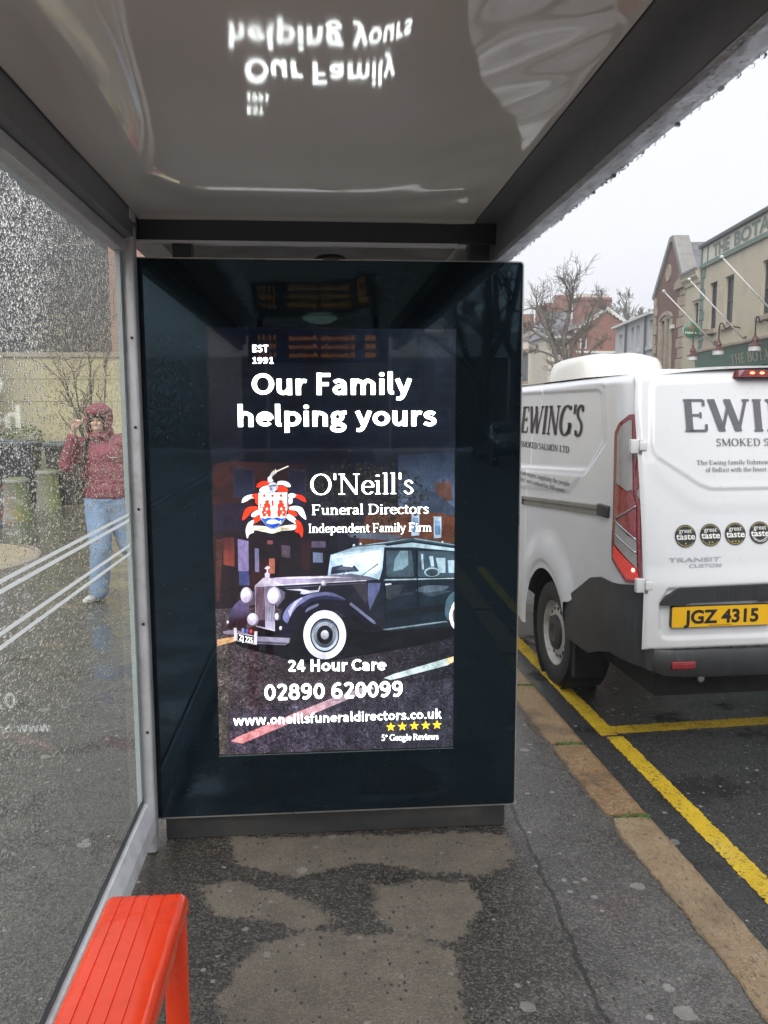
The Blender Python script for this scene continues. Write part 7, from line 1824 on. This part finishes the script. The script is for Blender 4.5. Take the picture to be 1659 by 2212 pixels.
P = dict(neck=(.03, .08, 1.50), chest=(.04, .10, 1.30), waist=(.05, .10, 1.05), hip=(.06, .10, .92),
         shR=(-.165, .10, 1.44), elR=(-.26, .0, 1.27), wrR=(-.165, -.06, 1.575), shL=(.235, .10, 1.47), elL=(.30, .16, 1.18), wrL=(.31, .10, .93),
         hipR=(-.03, .10, .90), knR=(.02, -.04, .50), anR=(-.015, -.02, .085), hipL=(.15, .10, .90), knL=(.23, .16, .50), anL=(.29, .50, .24))
head = np.array((.03, .03, 1.665))
caps = [(P['neck'], P['hip'], .06, .10), (P['neck'], head, .055, .06), (P['shR'], P['elR'], .045, .036), (P['elR'], P['wrR'], .036, .026), (P['shL'], P['elL'], .045, .036), (P['elL'], P['wrL'], .036, .026), (P['shR'], P['shL'], .05, .05),
        (P['hipR'], P['knR'], .075, .05), (P['knR'], P['anR'], .05, .035), (P['hipL'], P['knL'], .075, .05), (P['knL'], P['anL'], .05, .035), (P['hipR'], P['hipL'], .08, .08)]
hR = np.array((-.145, -.085, 1.635))
caps += [(P['wrR'], hR, .026, .030)]
for dx, dz, L in ((-.030, .030, .062), (-.010, .038, .070), (.010, .036, .066), (.028, .026, .052)):       # four fingers curled over the hood edge
    k0 = hR + (dx, -.018, dz * .5); k1 = k0 + (.012, -.012, dz * .55); k2 = k1 + (L * .5, .012, .004)
    caps += [(k0, k1, .0095, .0088), (k1, k2, .0088, .0078)]
caps += [(hR + (.022, -.01, -.02), hR + (.046, -.022, .004), .011, .0095), (hR + (.046, -.022, .004), hR + (.062, -.016, .022), .0095, .0085)]
hL = np.array(P['wrL']) + (.0, -.01, -.06)
caps += [(P['wrL'], hL, .026, .028)]
for k in range(4): caps += [(hL + (-.006 + .0, -.028 + .018 * k, -.02), hL + (-.014, -.03 + .019 * k, -.065 - .006 * (k in (1, 2))), .0095, .0085), (hL + (-.014, -.03 + .019 * k, -.065), hL + (-.032, -.03 + .019 * k, -.088), .0085, .0075)]
caps += [(hL + (-.005, -.035, .01), hL + (-.02, -.055, -.03), .010, .009)]
# head: skull, jaw, nose, lips, ears, eye sockets
balls = [(hR, (.036, .022, .042)), (head + (0, .02, .03), (.075, .092, .095)), (head + (0, -.025, -.045), (.056, .062, .062)), (head + (0, -.05, -.085), (.030, .032, .026)), (head + (0, -.098, -.018), (.013, .020, .022)), (head + (0, -.088, .005), (.010, .014, .03)),
         (head + (0, -.086, -.062), (.024, .012, .007)), (head + (0, -.085, -.074), (.020, .012, .007)), (head + (-.03, -.066, -.02), (.022, .02, .02)), (head + (.03, -.066, -.02), (.022, .02, .02)), (head + (-.076, .02, 0), (.01, .02, .03)), (head + (.076, .02, 0), (.01, .02, .03))]
body = blob('body', caps, balls, M_SKIN, .006, person, 3)
ey = MB()
for s in (-1, 1): ey.ball(head + (s * .030, -.080, .012), (.013, .008, .008), 12, 8)
ey.build('eyes', M_HAIR, person, smooth=True)
# hair falling round the face under the hood
hb_ = [(head + (-.068, -.02, -.02), (.03, .055, .075)), (head + (.070, -.02, -.02), (.028, .055, .075)), (head + (0, -.035, .068), (.080, .062, .034)), (head + (0, .03, .03), (.088, .09, .10)), (head + (-.03, -.075, .045), (.035, .020, .018)), (head + (.03, -.075, .045), (.035, .020, .018))]
blob('hair', [], hb_, M_HAIR, .008, person, 3)
jc = [(P['shR'], P['elR'], .085, .072), (P['elR'], (np.array(P['elR']) * .2 + np.array(P['wrR']) * .8), .070, .050), (P['shL'], P['elL'], .088, .072), (P['elL'], (np.array(P['elL']) * .1 + np.array(P['wrL']) * .9), .07, .056), (P['shR'], P['shL'], .085, .085), ((.02, .08, 1.46), (.03, .06, 1.53), .095, .080)]
jb = [((.04, .10, 1.34), (.225, .145, .20)), ((.05, .10, 1.18), (.222, .150, .22)), ((.065, .10, 1.04), (.218, .155, .16)), ((.07, .10, .99), (.212, .155, .06))]
for k in range(5): jb.append(((.07, .10, 1.12 - k * .035), (.215, .152, .06)))
jacket = blob('jacket', jc, jb, M_JKT, .010, person, 5, (.10, .030))
hdb = [(head + (.0, .055, .035), (.125, .115, .138)), (head + (.0, -.015, .092), (.112, .112, .062)), (head + (-.088, .0, -.02), (.026, .075, .10)), (head + (.090, .0, -.02), (.026, .075, .10)), (head + (0, .06, -.09), (.12, .10, .08)), (head + (0, -.02, -.135), (.095, .075, .035))]
blob('hood', [], hdb, M_JKT, .008, person, 3, (.07, .014))
MB().box((.135, -.052, 1.335), (.205, -.050, 1.342)).build('jacket_logo', mat('reflective_print', (.6, .6, .6), .4), person)
jn = [(P['hipR'], P['knR'], .118, .098), (P['knR'], (P['anR'][0], P['anR'][1], .10), .098, .088), (P['hipL'], P['knL'], .118, .098), (P['knL'], P['anL'], .098, .086), (P['hipR'], P['hipL'], .12, .12)]
blob('jeans', jn, [((.06, .10, .95), (.19, .135, .10))], M_JEAN, .010, person, 4, (.09, .020))
blob('shoe', [((-.02, .04, .045), (-.085, -.10, .038), .046, .036), ((-.085, -.10, .036), (-.105, -.15, .034), .038, .028)], [((-.03, .02, .07), (.05, .07, .05))], M_SHOE, .006, person, 3)
blob('shoe', [((.29, .53, .22), (.30, .42, .10), .046, .036), ((.30, .42, .10), (.30, .40, .06), .038, .028)], [((.29, .51, .22), (.048, .05, .05))], M_SHOE, .006, person, 3)
MB().tube(smooth_pts([(.02, .20, 1.53), (-.06, .02, 1.50), (-.085, -.05, 1.40), (-.09, -.065, 1.25), (-.10, -.06, 1.10), (-.16, .02, 1.02)], 5, False), .016, 8).build('bag_strap', M_STRAP, person, smooth=True)

# ------------------------------------------------------------------ the street behind the camera, seen in the black glass; three houses added as its dark backdrop
M_DULL = brick_mat('brown_brick', (.12, .07, .05), (.10, .06, .045), (.12, .10, .09))
for k, (x, lab) in enumerate(((-8.5, 'low brown brick house closing the street behind, added to darken the glass left of screen'), (-2.5, 'low brown brick house closing the street behind, added to darken the glass left of centre'),
                             (3.5, 'low brown brick house closing the street behind, added to darken the glass right of centre'), (9.5, 'low brown brick house mirrored right of the lit screen behind the dark trees'), (15.5, 'low brown brick house at the end of the mirrored row, furthest from the kerb'))):
    th = thing('brick_cottage', lab, 'house', (x, -34, .03), group='houses closing the street behind the camera')
    hl = [(.5, 1.5, .8, 2.0), (2.0, 3.0, .8, 2.0), (4.2, 5.2, .8, 2.0), (.5, 1.5, 2.8, 3.9), (2.3, 3.3, 2.8, 3.9), (4.2, 5.2, 2.8, 3.9)]
    wall(MB(), 0, 5.95, 0, 4.5, hl).build('wall', M_DULL, th)
    for h in hl: window(th, *h, fm=M_FRAME)
    MB().add([(-.02, .3, 4.5), (5.97, .3, 4.5), (5.97, -4, 6.1), (-.02, -4, 6.1)], [(0, 1, 2, 3)]).build('roof', M_SLATE, th)
    MB().box((5.2, -3.6, 5.6), (5.9, -2.8, 7.2)).build('chimney', M_DULL, th)
bare_tree('street_tree', 'dark bare street tree mirrored in the right edge of the panel', (6.2, -25, .03),
          [([(0, 0, 0), (.1, 0, 2.5), (.3, 0, 5), (.2, 0, 8)], .30), ([(.1, 0, 2.5), (-.8, 0, 4.5), (-1.4, .2, 7)], .16), ([(.2, 0, 3.5), (1.2, 0, 5.5), (1.6, .2, 8)], .16), ([(.1, 0, 3), (-1.6, 0, 4.4), (-2.6, 0, 5)], .10)], 51, 3, .6, kids=(7, 5, 3), lens=(.5, .55, .55), m=M_BARK2, twig_r=.018)
bare_tree('street_tree', 'second dark bare tree mirrored near the top right corner of the panel', (8.6, -28, .03),
          [([(0, 0, 0), (-.1, 0, 3), (.1, 0, 6), (.2, 0, 9.5)], .34), ([(0, 0, 3.5), (-1.0, 0, 5.5), (-1.3, .2, 8.5)], .18), ([(0, 0, 4), (1.2, 0, 6.5), (1.5, .2, 9)], .18)], 57, 3, .6, kids=(7, 5, 3), lens=(.5, .55, .55), m=M_BARK2, twig_r=.018)
lh = thing('gabled_house', 'dark gabled house with a chimney mirrored at the left of the panel', 'house', (-12.8, -23, 0))
MB().prism([(-2.5, 0), (2.5, 0), (2.5, 3.4), (.6, 5.6), (-2.5, 4.4)], (-6, 0)).build('wall', M_DULL, lh)
MB().prism([(-2.7, 4.4), (.6, 5.75), (2.7, 3.4), (2.7, 3.25), (.6, 5.6), (-2.7, 4.25)], (-6.2, .15)).build('roof', M_SLATE, lh)
MB().box((-1.6, -2, 4.4), (-.8, -1.2, 6.6)).build('chimney', M_DULL, lh)
for a in (-1.6, .6): MB().box((a, -.02, 1.2), (a + .9, .03, 2.5)).build('window', M_GLZ, lh)
pc = thing('parked_car', 'small dark hatchback parked on the road mirrored low in the panel', 'car', (6.9, -23, ROAD_Z))
side = smooth_pts([(-2.0, .35), (-2.05, .75), (-1.95, 1.0), (-1.6, 1.38), (-.9, 1.47), (.1, 1.42), (.85, 1.0), (1.75, .88), (2.05, .65), (2.05, .35)], 4, False)
cm = MB(); n = len(side)
for x, k in ((-.86, .93), (-.78, 1.0), (0, 1.03), (.78, 1.0), (.86, .93)):
    cm.v += [(x * (1 if p[1] < .95 else 1 - (p[1] - .95) * .35), p[0] * k, .3 + (p[1] - .3) * k) for p in side]
cm.f += [(a * n + b_, a * n + b_ + 1, (a + 1) * n + b_ + 1, (a + 1) * n + b_) for a in range(4) for b_ in range(n - 1)] + [tuple(range(n)), tuple(4 * n + q for q in reversed(range(n)))]
cm.build('body', mat('dark_car_paint', (.05, .055, .06), .25, coat=.6), pc, angle=40)
for s in (-1, 1):
    MB().add([(s * .80, -1.5, 1.0), (s * .80, .6, 1.0), (s * .70, .0, 1.36), (s * .70, -1.2, 1.36)], [(0, 1, 2, 3)]).build('side_window', M_GLZ, pc)
    MB().ball((s * .62, 2.02, .70), (.14, .06, .09)).build('headlight', M_LGL, pc, smooth=True)
    for y in (-1.3, 1.28):
        w_ = MB().lathe([(.0001, -.1), (.3, -.1), (.32, -.06), (.32, .06), (.3, .1), (.0001, .1)], 24, (s * .78, y, .32), 'x').build('wheel', M_RUB, pc, angle=40)
        MB().lathe([(.0001, s * .102), (.2, s * .102), (.21, s * .09)], 20, (s * .78, y, .32), 'x').build('rim', M_RIM, w_)
MB().add([(-.66, .88, .98), (.66, .88, .98), (.60, .20, 1.40), (-.60, .20, 1.40)], [(0, 1, 2, 3)]).build('windscreen', M_GLZ, pc)

# ------------------------------------------------------------------ rain haze
hm = bpy.data.materials.new('rain_haze'); hm.use_nodes = True
ht = hm.node_tree; ht.nodes.clear()
ho = ht.nodes.new('ShaderNodeOutputMaterial'); hv = ht.nodes.new('ShaderNodeVolumePrincipled')
hv.inputs['Color'].default_value = (.985, .99, 1.0, 1); hv.inputs['Density'].default_value = .0042; hv.inputs['Anisotropy'].default_value = .2
ht.links.new(hv.outputs[0], ho.inputs['Volume'])
hz = MB().box((-320, -140, -1.3), (320, 420, 15)).build('haze', hm, kind='stuff')
hz['label'] = 'pale rain haze filling the street'
